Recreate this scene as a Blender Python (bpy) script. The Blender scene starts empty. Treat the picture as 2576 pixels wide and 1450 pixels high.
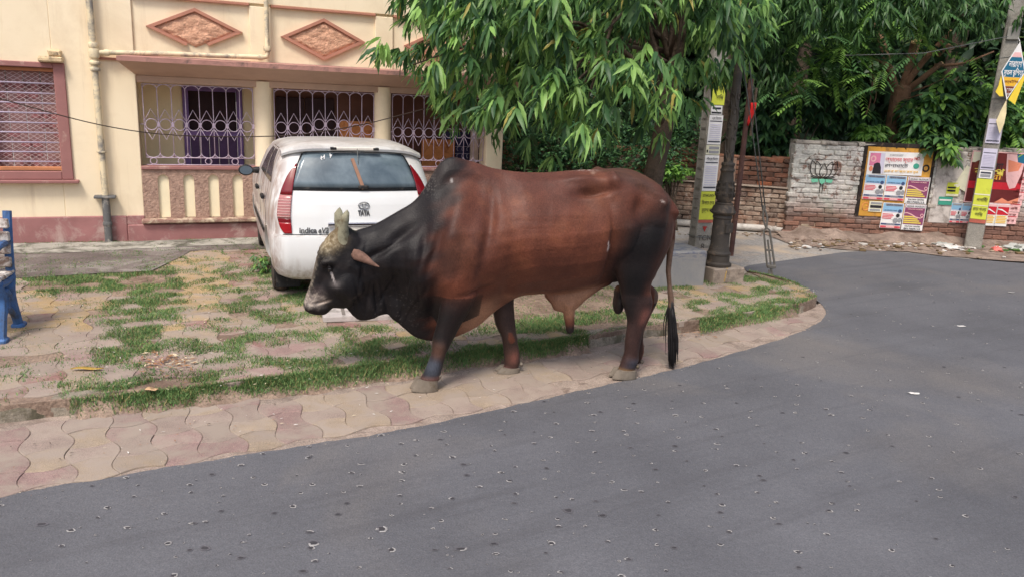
import bpy, bmesh, math, random
import numpy as np
from mathutils import Vector, Matrix, Euler
R = math.radians
rng = np.random.default_rng(7)
random.seed(7)
S = bpy.context.scene
COL = S.collection

# ---------------------------------------------------------------- camera
CAM_H = 2.0
FPX = 2000.0                     # focal length in units of a 2576 px wide frame
cam_d = bpy.data.cameras.new('camera')
cam_d.sensor_width = 36.0
cam_d.lens = 36.0 * FPX / 2576.0
cam_d.clip_start = 0.05
cam_d.clip_end = 400.0
cam = bpy.data.objects.new('camera', cam_d)
COL.objects.link(cam)
CAM_R = Matrix.Rotation(R(90 - 13.6), 3, 'X') @ Matrix.Rotation(R(2.6), 3, 'Z')
cam.matrix_world = Matrix.Translation((0, 0, CAM_H)) @ CAM_R.to_4x4()
S.camera = cam

# ---------------------------------------------------------------- light
SUN_EL, SUN_AZ = 58.0, 196.0      # azimuth the light comes from, clockwise from +Y
w = bpy.data.worlds.new('World')
S.world = w
w.use_nodes = True
nt = w.node_tree
nt.nodes.clear()
sky = nt.nodes.new('ShaderNodeTexSky')
sky.sky_type = 'NISHITA'
sky.sun_disc = False
sky.sun_elevation = R(SUN_EL)
sky.sun_rotation = R(SUN_AZ)
sky.air_density = 1.0
sky.dust_density = 4.0
sky.ozone_density = 0.6
bg = nt.nodes.new('ShaderNodeBackground')
bg.inputs['Strength'].default_value = 0.122
wo = nt.nodes.new('ShaderNodeOutputWorld')
nt.links.new(sky.outputs[0], bg.inputs['Color'])
nt.links.new(bg.outputs[0], wo.inputs['Surface'])
sd = bpy.data.lights.new('sun', 'SUN')
sd.energy = 1.9
sd.angle = R(14)
sd.color = (1.0, 0.95, 0.88)
sun = bpy.data.objects.new('sun', sd)
COL.objects.link(sun)
_az, _el = R(SUN_AZ), R(SUN_EL)
_dir = Vector((math.sin(_az) * math.cos(_el), math.cos(_az) * math.cos(_el), math.sin(_el)))
sun.rotation_euler = _dir.to_track_quat('Z', 'Y').to_euler()
sun.location = (0, -4, 12)
S.view_settings.view_transform = 'Standard'
S.view_settings.look = 'None'
S.view_settings.gamma = 1.0
S.view_settings.exposure = 0.5
S.view_settings.use_curve_mapping = False
try:
    S.cycles.max_bounces = 6
    S.cycles.diffuse_bounces = 4
    S.cycles.glossy_bounces = 2
    S.cycles.transmission_bounces = 4
    S.cycles.transparent_max_bounces = 6
    S.cycles.use_denoising = True
except Exception:
    pass

# ---------------------------------------------------------------- surveying helpers (plan positions read off the photograph)
def _ray(px, py):
    return CAM_R @ Vector(((px - 1288) / FPX, -(py - 725) / FPX, -1.0))
def G(px, py, z=0.0):
    d = _ray(px, py)
    t = (z - CAM_H) / d.z
    return Vector((d.x * t, d.y * t, z))
def PL(px, py, p0, n):
    d = _ray(px, py); o = Vector((0, 0, CAM_H))
    return o + d * ((Vector(p0) - o).dot(n) / d.dot(n))

# ---------------------------------------------------------------- object helpers
def tag(o, label=None, cat=None, group=None, kind=None):
    if label: o['label'] = label
    if cat: o['category'] = cat
    if group: o['group'] = group
    if kind: o['kind'] = kind
    return o
def empty(name, label, cat, loc=(0, 0, 0), rz=0.0, group=None):
    o = bpy.data.objects.new(name, None)
    o.empty_display_size = 0.1
    COL.objects.link(o)
    o.location = loc
    o.rotation_euler = (0, 0, rz)
    return tag(o, label, cat, group)

class MB:
    """collects geometry for one mesh"""
    def __init__(s):
        s.v = []; s.f = []; s.m = []
    def add(s, verts, faces, mi=0):
        b = len(s.v)
        s.v.extend([tuple(x) for x in verts])
        s.f.extend([tuple(i + b for i in f) for f in faces])
        s.m.extend([mi] * len(faces))
    def box(s, x0, x1, y0, y1, z0, z1, mi=0):
        s.add([(x0,y0,z0),(x1,y0,z0),(x1,y1,z0),(x0,y1,z0),(x0,y0,z1),(x1,y0,z1),(x1,y1,z1),(x0,y1,z1)],
              [(0,3,2,1),(4,5,6,7),(0,1,5,4),(1,2,6,5),(2,3,7,6),(3,0,4,7)], mi)
    def bbox(s, x0, x1, y0, y1, z0, z1, b=0.01, mi=0, jit=0.0):
        """box with chamfered edges"""
        cx, cy, cz = (x0+x1)/2, (y0+y1)/2, (z0+z1)/2
        hx, hy, hz = (x1-x0)/2, (y1-y0)/2, (z1-z0)/2
        b = min(b, hx*.49, hy*.49, hz*.49)
        vs = []; idx = {}
        for sx in (-1,1):
            for sy in (-1,1):
                for sz in (-1,1):
                    for k,(a,bb,c) in enumerate(((hx,hy-b,hz-b),(hx-b,hy,hz-b),(hx-b,hy-b,hz))):
                        idx[(sx,sy,sz,k)] = len(vs)
                        j = [random.uniform(-jit, jit) for _ in range(3)] if jit else (0,0,0)
                        vs.append((cx+sx*a+j[0], cy+sy*bb+j[1], cz+sz*c+j[2]))
        I = lambda *a: idx[a]
        fs = []
        for sx in (-1,1):
            q = [I(sx,-1,-1,0),I(sx,1,-1,0),I(sx,1,1,0),I(sx,-1,1,0)]
            fs.append(q if sx>0 else q[::-1])
            q = [I(-1,sx,-1,1),I(1,sx,-1,1),I(1,sx,1,1),I(-1,sx,1,1)]
            fs.append(q[::-1] if sx>0 else q)
            q = [I(-1,-1,sx,2),I(1,-1,sx,2),I(1,1,sx,2),I(-1,1,sx,2)]
            fs.append(q if sx>0 else q[::-1])
        for a in (-1,1):
            for c in (-1,1):
                q=[I(a,c,-1,0),I(a,c,1,0),I(a,c,1,1),I(a,c,-1,1)]; fs.append(q if a*c<0 else q[::-1])
                q=[I(a,-1,c,0),I(a,1,c,0),I(a,1,c,2),I(a,-1,c,2)]; fs.append(q if a*c>0 else q[::-1])
                q=[I(-1,a,c,1),I(1,a,c,1),I(1,a,c,2),I(-1,a,c,2)]; fs.append(q if a*c<0 else q[::-1])
                for d in (-1,1):
                    q=[I(a,c,d,0),I(a,c,d,1),I(a,c,d,2)]; fs.append(q if a*c*d>0 else q[::-1])
        s.add(vs, fs, mi)
    def prism(s, poly, z0, z1, mi=0, axis='z'):
        """polygon (2D) extruded; axis z: poly is xy; y: poly is xz extruded over y; x: poly is yz"""
        n = len(poly)
        def P(a, b, c):
            return (a,b,c) if axis=='z' else ((a,c,b) if axis=='y' else (c,a,b))
        vs = [P(a,b,z0) for a,b in poly] + [P(a,b,z1) for a,b in poly]
        fs = [tuple(range(n))[::-1], tuple(range(n, 2*n))] + [(i,(i+1)%n,n+(i+1)%n,n+i) for i in range(n)]
        if axis == 'y':
            fs = [f[::-1] for f in fs]
        s.add(vs, fs, mi)
    def loft(s, rings, mi=0, cap=True, closed=False):
        n = len(rings[0]); vs = [p for r in rings for p in r]; fs = []
        m = len(rings)
        for k in range(m if closed else m-1):
            a, b = k*n, ((k+1)%m)*n
            for i in range(n):
                j = (i+1)%n
                fs.append((a+i,a+j,b+j,b+i))
        if cap and not closed:
            fs.append(tuple(range(n))[::-1]); fs.append(tuple(range((m-1)*n, m*n)))
        s.add(vs, fs, mi)
    def tube(s, pts, r, n=8, mi=0, cap=True, closed=False):
        pts = [Vector(p) for p in pts]; k = len(pts)
        rr = r if isinstance(r, (list, tuple)) else [r]*k
        rings = []; up = None
        for i, p in enumerate(pts):
            if closed: t = pts[(i+1)%k]-pts[i-1]
            else: t = pts[min(i+1,k-1)]-pts[max(i-1,0)]
            t = t.normalized() if t.length>1e-9 else Vector((0,0,1))
            if up is None:
                up = Vector((0,0,1)) if abs(t.z)<.9 else Vector((1,0,0))
            a = t.cross(up)
            if a.length < 1e-6: a = t.cross(Vector((0,1,0)))
            a.normalize(); b = a.cross(t).normalized(); up = b
            rings.append([p + (a*math.cos(q)+b*math.sin(q))*rr[i] for q in [2*math.pi*j/n for j in range(n)]])
        s.loft(rings, mi, cap, closed)
    def lathe(s, prof, c=(0,0,0), n=24, mi=0):
        """prof: list of (radius, z) from bottom to top"""
        rings = [[(c[0]+r*math.cos(2*math.pi*j/n), c[1]+r*math.sin(2*math.pi*j/n), c[2]+z) for j in range(n)] for r, z in prof]
        s.loft(rings, mi, True)
    def quad(s, a, b, c, d, mi=0):
        s.add([a,b,c,d], [(0,1,2,3)], mi)
    def mesh(s, name):
        me = bpy.data.meshes.new(name)
        me.from_pydata(s.v, [], s.f)
        me.update()
        return me
    def build(s, name, mats, parent=None, smooth=False, fix=True, **kw):
        me = s.mesh(name)
        if not isinstance(mats, (list, tuple)): mats = [mats]
        for m in mats: me.materials.append(m)
        if len(mats) > 1: me.polygons.foreach_set('material_index', s.m)
        if fix:
            bm = bmesh.new(); bm.from_mesh(me); bmesh.ops.recalc_face_normals(bm, faces=bm.faces); bm.to_mesh(me); bm.free()
        if smooth: shade(me, smooth)
        return link(name, me, parent, **kw)
def shade(me, smooth=True):
    ang = 40 if smooth is True else smooth
    me.polygons.foreach_set('use_smooth', [True]*len(me.polygons))
    if ang < 180:
        bm = bmesh.new(); bm.from_mesh(me)
        for e in bm.edges:
            e.smooth = not (len(e.link_faces) == 2 and e.calc_face_angle(0) > R(ang))
        bm.to_mesh(me); bm.free()
def link(name, me, parent=None, label=None, cat=None, group=None, kind=None):
    o = bpy.data.objects.new(name, me)
    COL.objects.link(o)
    if parent is not None: o.parent = parent
    return tag(o, label, cat, group, kind)
def np_mesh(name, V, F, mats, MI=None, smooth=False):
    """fast mesh from arrays; F is (n,3) or (n,4)"""
    me = bpy.data.meshes.new(name)
    V = np.ascontiguousarray(V, dtype=np.float32); F = np.ascontiguousarray(F, dtype=np.int32)
    k = F.shape[1]
    me.vertices.add(len(V)); me.vertices.foreach_set('co', V.ravel())
    me.loops.add(F.size); me.loops.foreach_set('vertex_index', F.ravel())
    me.polygons.add(len(F))
    me.polygons.foreach_set('loop_start', np.arange(0, F.size, k, dtype=np.int32))
    me.polygons.foreach_set('loop_total', np.full(len(F), k, dtype=np.int32))
    for m in (mats if isinstance(mats, (list, tuple)) else [mats]): me.materials.append(m)
    if MI is not None: me.polygons.foreach_set('material_index', np.ascontiguousarray(MI, dtype=np.int32))
    if smooth: me.polygons.foreach_set('use_smooth', np.ones(len(F), dtype=bool))
    me.update(calc_edges=True)
    return me

# ---------------------------------------------------------------- materials
def srgb(r, g, b):
    f = lambda c: c/12.92 if c <= .04045 else ((c+.055)/1.055)**2.4
    return tuple(f(c/255.) for c in (r, g, b))
class NT:
    """small node-graph helper"""
    def __init__(s, name):
        s.m = bpy.data.materials.new(name); s.m.use_nodes = True
        s.t = s.m.node_tree; s.t.nodes.clear()
        s.out = s.n('ShaderNodeOutputMaterial'); s.b = s.n('ShaderNodeBsdfPrincipled')
        s.l(s.b.outputs[0], s.out.inputs['Surface'])
        s._co = None
    def n(s, t, **kw):
        x = s.t.nodes.new(t)
        for k, v in kw.items(): setattr(x, k, v)
        return x
    def l(s, a, b): s.t.links.new(a, b)
    def co(s, world=False):
        if world:
            g = s.n('ShaderNodeNewGeometry'); return g.outputs['Position']
        if s._co is None: s._co = s.n('ShaderNodeTexCoord').outputs['Object']
        return s._co
    def noise(s, scale, detail=5, rough=.6, vec=None, stretch=None, dist=0.0):
        x = s.n('ShaderNodeTexNoise'); x.inputs['Scale'].default_value = scale
        x.inputs['Detail'].default_value = detail; x.inputs['Roughness'].default_value = rough
        x.inputs['Distortion'].default_value = dist
        v = vec if vec is not None else s.co()
        if stretch:
            mp = s.n('ShaderNodeMapping'); mp.inputs['Scale'].default_value = stretch; s.l(v, mp.inputs['Vector']); v = mp.outputs[0]
        s.l(v, x.inputs['Vector']); return x.outputs['Fac']
    def voro(s, scale, feature='F1', vec=None, out='Distance'):
        x = s.n('ShaderNodeTexVoronoi', feature=feature); x.inputs['Scale'].default_value = scale
        s.l(vec if vec is not None else s.co(), x.inputs['Vector']); return x.outputs[out]
    def ramp(s, fac, stops):
        x = s.n('ShaderNodeValToRGB'); e = x.color_ramp.elements
        while len(e) < len(stops): e.new(.5)
        for k, (p, c) in enumerate(stops):
            e[k].position = p; e[k].color = (c, c, c, 1) if isinstance(c, (int, float)) else (*c[:3], 1)
        s.l(fac, x.inputs['Fac']); return x.outputs['Color']
    def mix(s, fac, a, b, mode='MIX'):
        x = s.n('ShaderNodeMix', data_type='RGBA', blend_type=mode)
        for sock, v in ((x.inputs['Factor'], fac), (x.inputs['A'], a), (x.inputs['B'], b)):
            if hasattr(v, 'is_output'): s.l(v, sock)
            elif isinstance(v, (int, float)): sock.default_value = v if sock.type == 'VALUE' else (v, v, v, 1)
            else: sock.default_value = (*v[:3], 1)
        return x.outputs['Result']
    def math(s, op, a, b=0.0):
        x = s.n('ShaderNodeMath', operation=op)
        for sock, v in ((x.inputs[0], a), (x.inputs[1], b)):
            if hasattr(v, 'is_output'): s.l(v, sock)
            else: sock.default_value = v
        return x.outputs[0]
    def col(s, c):
        if hasattr(c, 'is_output'): s.l(c, s.b.inputs['Base Color'])
        else: s.b.inputs['Base Color'].default_value = (*c[:3], 1)
    def rough(s, v):
        if hasattr(v, 'is_output'): s.l(v, s.b.inputs['Roughness'])
        else: s.b.inputs['Roughness'].default_value = v
    def bump(s, h, strength=.3, dist=.01):
        x = s.n('ShaderNodeBump'); x.inputs['Strength'].default_value = strength; x.inputs['Distance'].default_value = dist
        s.l(h, x.inputs['Height']); s.l(x.outputs[0], s.b.inputs['Normal'])
    def spec(s, v): s.b.inputs['Specular IOR Level'].default_value = v
    def rand(s): return s.n('ShaderNodeObjectInfo').outputs['Random']
def M(name, c, rough=.8, var=.25, scale=6., bump=.0, bscale=60., bdist=.005, spec=.3, metal=0., dirt=None, dirt_amt=.4, dscale=3., objvar=0., grain=0., world=False):
    """general weathered surface: colour mottled by noise, optional dirt blotches and fine relief"""
    t = NT(name)
    v = t.co(world)
    n1 = t.noise(scale, 6, .65, v)
    lo = tuple(x*(1-var) for x in c); hi = tuple(min(1, x*(1+var*.8)) for x in c)
    k = t.ramp(n1, [(.3, lo), (.7, hi)])
    if grain:
        k = t.mix(grain, k, t.ramp(t.noise(scale*25, 3, .7, v), [(.3, .25), (.7, 1.6)]), 'MULTIPLY')
    if dirt:
        f = t.ramp(t.noise(dscale, 8, .7, v, dist=.4), [(.62-dirt_amt*.35, 0.), (.72-dirt_amt*.2, 1.)])
        k = t.mix(f, k, dirt)
    if objvar:
        r = t.ramp(t.rand(), [(0, 1-objvar), (1, 1+objvar)])
        k = t.mix(1., k, r, 'MULTIPLY')
    t.col(k); t.rough(rough); t.spec(spec); t.b.inputs['Metallic'].default_value = metal
    if bump: t.bump(t.noise(bscale, 4, .6, v), bump, bdist)
    return t.m
# ---------------------------------------------------------------- the ground
VZ = 0.10                                    # height of the verge above the road
CRi = np.array(CAM_R.transposed())
def PRJ(V):
    v = (np.asarray(V, float)-np.array([0, 0, CAM_H]))@CRi.T
    return 1288+FPX*v[:,0]/-v[:,2], 725-FPX*v[:,1]/-v[:,2]
def poly_in(P, poly):
    x, y = P[:,0], P[:,1]; ins = np.zeros(len(P), bool); n = len(poly)
    for i in range(n):
        x0, y0 = poly[i]; x1, y1 = poly[(i+1)%n]
        c = ((y0>y)!=(y1>y))&(x < (x1-x0)*(y-y0)/(y1-y0+1e-12)+x0)
        ins ^= c
    return ins
def sheet(name, pts, z, mat, kind='structure', parent=None):
    m = MB(); m.add([(p[0], p[1], z) for p in pts], [tuple(range(len(pts)))])
    o = m.build(name, mat, parent, fix=False, kind=kind)
    if o.data.polygons[0].normal.z < 0: o.data.flip_normals()
    bm = bmesh.new(); bm.from_mesh(o.data); bmesh.ops.triangulate(bm, faces=bm.faces); bm.to_mesh(o.data); bm.free()
    return o
def smooth_line(pts, n=6):
    A = np.array(pts, float); m = len(A); ss = np.linspace(0, m-1, (m-1)*n+1); i0 = np.clip(ss.astype(int), 0, m-2); f = (ss-i0)[:,None]
    Am, A0, A1, A2 = A[np.clip(i0-1,0,m-1)], A[i0], A[i0+1], A[np.clip(i0+2,0,m-1)]
    return .5*((2*A0)+(-Am+A1)*f+(2*Am-5*A0+4*A1-A2)*f*f+(-Am+3*A0-3*A1+A2)*f**3)
def wob(P, a, f):
    P = np.array(P); k = np.cumsum(np.r_[0, np.linalg.norm(np.diff(P, axis=0), axis=1)])
    d = a*(np.sin(k*f)+.6*np.sin(k*f*2.7+1)+.5*np.sin(k*f*6.1+2))
    P[:,1] += d
    return P
m_ground = M('dusty_ground', srgb(128,118,112), .95, .3, 1.2, .5, 40, .01, grain=.4)
sheet('ground', [(-60,-20),(60,-20),(60,90),(-60,90)], -.04, m_ground)
# asphalt
edge_px = [(-500,1332),(-200,1283),(0,1245),(250,1203),(500,1161),(750,1121),(1000,1081),(1250,1028),(1500,972),(1700,927),(1850,886),(1980,846),(2050,815),(2076,792),(2070,768),(2035,742),(1990,722),(1940,708),(1895,694),(1870,672)]
edge = wob(smooth_line([G(x, y)[:2] for x, y in edge_px], 14), .007, 14)
far_px = [(1885,667),(2010,650),(2150,632),(2260,634),(2400,648),(2576,662),(2800,676)]
far = smooth_line([G(x, y)[:2] for x, y in far_px], 4)
road_poly = [tuple(p) for p in edge]+[tuple(p) for p in far]+[(22,11.5),(22,-6),(-16,-6),(-16,edge[0][1]-(edge[0][0]+16)*.6)]
t = NT('asphalt')
pos = t.co()
k = t.ramp(t.noise(.9, 6, .6), [(.3, srgb(87,87,91)), (.7, srgb(105,105,109))])
k = t.mix(t.ramp(t.noise(.5, 4, .6, dist=.6), [(.52,0.),(.75,.55)]), k, srgb(126,119,112))
k = t.mix(1., k, t.ramp(t.noise(120, 3, .8), [(.3,.72),(.68,1.25)]), 'MULTIPLY')
k = t.mix(1., k, t.ramp(t.noise(34, 6, .85), [(.3,.80),(.7,1.18)]), 'MULTIPLY')
k = t.mix(t.ramp(t.voro(42, vec=pos), [(.04,.55),(.09,0.)]), k, srgb(150,146,142))
k = t.mix(t.ramp(t.noise(3.2, 7, .75, stretch=(1,1,1)), [(.66,0.),(.74,.35)]), k, srgb(74,73,77))
k = t.mix(t.ramp(t.voro(26, vec=pos), [(.03,.5),(.07,0.)]), k, srgb(50,48,50))
mp = t.n('ShaderNodeMapping'); mp.inputs['Rotation'].default_value = (0,0,R(-31)); t.l(pos, mp.inputs['Vector'])
k = t.mix(t.ramp(t.noise(2.2, 5, .7, vec=mp.outputs[0], stretch=(.12,2.2,1)), [(.52,0.),(.70,.5)]), k, srgb(80,79,82))
t.col(k); t.rough(.82); t.spec(.35)
t.bump(t.mix(.5, t.noise(220, 3, .7), t.voro(90)), .55, .006)
m_asph = t.m
road = sheet('road', road_poly, 0.0, m_asph)
# pits and pale chips in the asphalt: shallow dark hollows with a raised pale rim
def pits():
    mb_ = MB(); r = random.Random(11)
    pxs = []
    def add(px, py, s, style):
        c = G(px, py); n = 8; a0 = r.uniform(0, 6.28); el = r.uniform(.5, .9); ph = r.uniform(0, 6.28)
        rad = [s*r.uniform(.75, 1.2) for _ in range(n)]
        P = lambda i, f, z: (c.x+rad[i]*f*math.cos(a0+6.283*i/n), c.y+rad[i]*f*el*math.sin(a0+6.283*i/n), z)
        inn = [P(i, .62, .0032) for i in range(n)]; out = [P(i, 1.0, .0028) for i in range(n)]; top = [P(i, .82, (.0046 if style else .004)) for i in range(n)]
        mb_.add(inn, [tuple(range(n))], 0)
        for i in range(n):
            j = (i+1)%n
            pale = style and (math.sin(a0+6.283*i/n+ph) < -.1 or r.random() < .2)
            mi = 1 if pale else 2
            mb_.add([inn[i], inn[j], top[j], top[i]], [(0,1,2,3)], mi)
            mb_.add([top[i], top[j], out[j], out[i]], [(0,1,2,3)], mi)
    n = 0
    # they sit in loose rows, as a roller left them
    for i in range(-14, 30):
        for j in range(0, 82):
            X = i*.27+.05*math.sin(j*.7)+r.gauss(0,.045); Y = 2.5+j*.115+.10*(i%2)+i*.03+r.gauss(0,.03)
            pxa, pya = PRJ(np.array([[X, Y, 0.]])); px, py = pxa[0], pya[0]
            if not (-40 < px < 2620 and 690 < py < 1470) or not poly_in(np.array([[X, Y]]), road_poly)[0]: continue
            dd = 1.1*math.exp(-((px-1150)/900.)**2-((py-1230)/280.)**2)+.32
            if r.random() > dd: continue
            add(px, py, r.uniform(.010, .022)*(.85 if py < 1000 else 1), 1 if r.random() < .8 else 0); n += 1
    for k in range(160):
        px, py = r.uniform(0, 2576), r.uniform(900, 1450); q = G(px, py)
        if poly_in(np.array([[q.x, q.y]]), road_poly)[0]: add(px, py, r.uniform(.003, .008), 1)
    for px, py, s in [(515,1378,.03),(478,1383,.016),(1375,1177,.018),(105,1318,.03),(790,1365,.035),(960,1330,.035),(1160,1380,.035),(1430,1283,.03)]:
        add(px, py, s, 1 if s > .031 else 0)
    mats = [M('pit_dark', srgb(62,60,63), .95), M('pit_pale_rim', srgb(160,157,155), .9, .3, 30), M('pit_grey_rim', srgb(92,90,94), .95)]
    mb_.build('asphalt_pits', mats, road, kind='stuff')
pits()
# concrete side lane
m_lane = M('lane_concrete', srgb(150,146,142), .92, .22, 1.4, .4, 60, .006, dirt=srgb(178,160,140), dirt_amt=.5, dscale=.8, grain=.5)
sheet('side_lane', [tuple(p) for p in far[:4]]+[G(2400,648)[:2],(11,12.2),(14,15),(4,14.6),(-9,17.5),(-13,22),(-16,19),(-3.4,11.2),(1.0,8.6),(2.6,7.9)], -.016, m_lane)
# dusty shoulder along the compound wall
sh_px = [(1985,612),(2080,622),(2150,629),(2260,631),(2400,645),(2576,658),(2760,670)]
m_dust = M('dusty_shoulder', srgb(152,134,122), .97, .35, 3.5, .8, 50, .012, dirt=srgb(112,96,86), dirt_amt=.5, dscale=5, grain=.5)
shl = smooth_line([G(x, y)[:2] for x, y in sh_px], 5)
sheet('shoulder', [tuple(p) for p in wob(shl, .02, 8)]+[(9.6,13.2),(4.0,13.3)], -.004, m_dust)
# ---- pavement strip along the road
kerb_px = [(-520,1128),(-200,1086),(0,1060),(170,1042),(300,1030),(430,1017),(560,1001),(780,972),(1000,940),(1240,905),(1400,884),(1490,871),(1620,848),(1750,831),(1900,806),(2000,789),(2046,773),(2050,764),(2030,750),(1985,730),(1930,713),(1880,703)]
kerb = smooth_line([G(x, y)[:2] for x, y in kerb_px], 8)
strip_poly = [tuple(p) for p in edge[:-66]]+[tuple(p) for p in kerb[:-34][::-1]]
m_bed = M('paving_bed', srgb(160,144,132), .97, .25, 5, .7, 70, .008, dirt=srgb(120,104,94), dirt_amt=.3, dscale=6, grain=.6)
strip = sheet('pavement', strip_poly, -.004, m_bed)
# ---- verge: a low raised bank of soil under pavers and grass
HA = 23.5
HO = G(40, 613, VZ)
hu = Vector((math.cos(R(HA)), math.sin(R(HA)), 0)); hn = Vector((-hu.y, hu.x, 0))
back = [HO+hu*s+hn*.05 for s in (7.2, 6.3, 3, 0, -6)]
verge_poly = [tuple(p) for p in kerb]+[(2.9,8.75),(2.5,9.2),(2.05,9.5),(1.2,10.2)]+[(p.x, p.y) for p in back]+[(-13.5,5.8),(-12.5,kerb[0][1]-2.4)]
m_soil = M('verge_soil', srgb(150,130,114), .97, .3, 2.2, .9, 45, .012, dirt=srgb(112,92,80), dirt_amt=.45, dscale=3, grain=.6)
mbv = MB(); nvp = len(verge_poly)
mbv.add([(x, y, VZ) for x, y in verge_poly]+[(x, y, -.03) for x, y in verge_poly], [tuple(range(nvp))]+[(i, (i+1)%nvp, nvp+(i+1)%nvp, nvp+i) for i in range(nvp)])
verge = mbv.build('verge', m_soil, kind='structure')
bm = bmesh.new(); bm.from_mesh(verge.data); bmesh.ops.triangulate(bm, faces=[f for f in bm.faces if len(f.verts) > 4]); bm.to_mesh(verge.data); bm.free()
# kerb stones
m_kerb = M('kerb_concrete', srgb(150,140,126), .95, .3, 5, .8, 50, .012, dirt=srgb(96,90,74), dirt_amt=.5, dscale=5, grain=.5, objvar=.15)
def kerbs():
    P = np.array(kerb); L = np.cumsum(np.r_[0, np.linalg.norm(np.diff(P, axis=0), axis=1)])
    s = 0.; r = random.Random(4)
    at = lambda q: Vector((np.interp(q, L, P[:,0]), np.interp(q, L, P[:,1])))
    while s < L[-1]-.1:
        ln = r.uniform(.36, .52); a = at(s+.01); b = at(min(s+ln-.012, L[-1])); s += ln
        if (b-a).length < .12: continue
        pxk = PRJ(np.array([[a.x, a.y, VZ]]))[0][0]
        if 175 < pxk < 1440: continue                    # buried under earth and grass there
        m = MB(); l = (b-a).length
        # a worn block: irregular top and face
        rs = []
        for f in (0, .04, .3, .62, .96, 1):
            e = .012 if f in (0, 1) else 0
            j = lambda q: r.uniform(-q, q)
            rs.append([(f*l, -.012+e+j(.01), -.03),(f*l, -.006+e+j(.012), .05),(f*l, .006+e+j(.01), VZ-.022+j(.012)-e),(f*l, .03+j(.01), VZ+.008-e+j(.008)),(f*l, .11, VZ+.006-e+j(.006)),(f*l, .135, VZ-.02),(f*l, .135, -.03)])
        m.loft(rs)
        o = m.build('kerb_stone', m_kerb, verge, smooth=35)
        o.location = (a.x, a.y, r.uniform(-.02, .0)); o.rotation_euler = (0, 0, math.atan2(b.y-a.y, b.x-a.x))
kerbs()
# ---- interlocking pavers
CS = .215
def paver_mesh(name, mat):
    h = CS/2-.0012; b = .14*CS; pts = []
    def arc(p, q, nx, ny, s):
        for k in range(5):
            f = k/5.; e = math.sin(math.pi*f)*b*s
            pts.append((p[0]+(q[0]-p[0])*f+nx*e, p[1]+(q[1]-p[1])*f+ny*e))
    arc((-h,-h),(h,-h),0,-1,-1); arc((h,-h),(h,h),1,0,1); arc((h,h),(-h,h),0,1,-1); arc((-h,h),(-h,-h),-1,0,1)
    n = len(pts)
    sc = lambda f: [(x*f, y*f) for x, y in pts]
    m = MB()
    V = [(x, y, 0) for x, y in sc(.972)]+[(x, y, -.004) for x, y in pts]+[(x, y, -.05) for x, y in pts]
    F = [tuple(range(n))]+[(i, n+i, n+(i+1)%n, (i+1)%n) for i in range(n)]+[(n+i, 2*n+i, 2*n+(i+1)%n, n+(i+1)%n) for i in range(n)]
    m.add(V, F); me = m.mesh(name); me.materials.append(mat)
    return me
def pmat(name, c):
    return M(name, c, .93, .16, 7, .6, 130, .004, dirt=srgb(156,142,130), dirt_amt=.6, dscale=4, grain=.5, objvar=.09, world=True)
PM = [paver_mesh('paver_'+nm, pmat('paver_'+nm, c)) for nm, c in (('pink', srgb(150,125,119)), ('tan', srgb(158,141,122)), ('dull', srgb(152,135,125)), ('red', srgb(142,108,101)), ('yellow', srgb(168,144,108)))]
PANG = R(31); pcos, psin = math.cos(PANG), math.sin(PANG)
PO = np.array([-1.0, 4.0])
def lay(poly, z, parent, pick, cap=300, inset=.0, skip=None):
    r = random.Random(9); poly = [tuple(p) for p in poly]
    cand = []
    for i in range(-60, 70):
        for j in range(-30, 45):
            a, b = i*CS, j*CS
            x = PO[0]+a*pcos-b*psin; y = PO[1]+a*psin+b*pcos
            cand.append((i, j, x, y))
    C = np.array([(c[2], c[3]) for c in cand])
    ok = poly_in(C, poly)
    for dx, dy in ((.1,0),(-.1,0),(0,.1),(0,-.1)):
        a, b = dx*(CS-inset)/.215*.95, dy*(CS-inset)/.215*.95
        ok &= poly_in(C+np.array([a*pcos-b*psin, a*psin+b*pcos]), poly)
    px, py = PRJ(np.c_[C, np.full(len(C), z)])
    vis = ok&(px > -160)&(px < 2700)&(py < 1500)&(C[:,1] > .5)
    lst = [(py[k], cand[k], px[k]) for k in np.nonzero(vis)[0]]
    lst.sort(key=lambda q: -q[0])
    rest = MB(); rm = []
    for n, (yy, (i, j, x, y), xx) in enumerate(lst):
        if skip and skip(xx, yy, r): continue
        k = pick(xx, yy, i, j, r); rot = PANG+(math.pi/2 if (i+j)%2 else 0)
        T = Matrix.Translation((x, y, z+r.uniform(-.003,.003)))@Euler((r.uniform(-.008,.008), r.uniform(-.008,.008), rot+r.uniform(-.01,.01))).to_matrix().to_4x4()
        if n < cap:
            o = link('paver', PM[k], parent); o.matrix_basis = T
        else:
            me = PM[k]; rest.add([T@v.co for v in me.vertices], [tuple(p.vertices) for p in me.polygons], k)
    if rest.v: rest.build('far_pavers', [m.materials[0] for m in PM], parent, fix=False, kind='stuff')
def pick_strip(x, y, i, j, r):
    if x > 1150: return r.choice([1,1,2,2,2,0])
    return 0 if (math.sin(i*1.9+j*.6)+r.uniform(-.8,.8)) > .15 else r.choice([1,1,2])
lay(strip_poly, .004, strip, pick_strip)
def pick_verge(x, y, i, j, r):
    if 440 < x < 570 and y < 780: return 4
    if 570 < x < 680 and y < 720: return 3
    if x < 330 and y > 730: return 4 if (x < 250 and y < 830 and r.random() < .75) else r.choice([0,1,1,2,3])
    if x > 1600: return r.choice([1,2,4,1])
    return r.choice([4,1,1,2,0,3]) if y < 860 else r.choice([0,0,1,2])
def skip_verge(x, y, r):
    if 1180 < x < 1560 and 700 < y < 830: return r.random() < .92
    if 40 < x < 440 and y < 735: return True
    if 900 < x < 1300 and y > 850: return r.random() < .5
    return r.random() < .1
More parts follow.
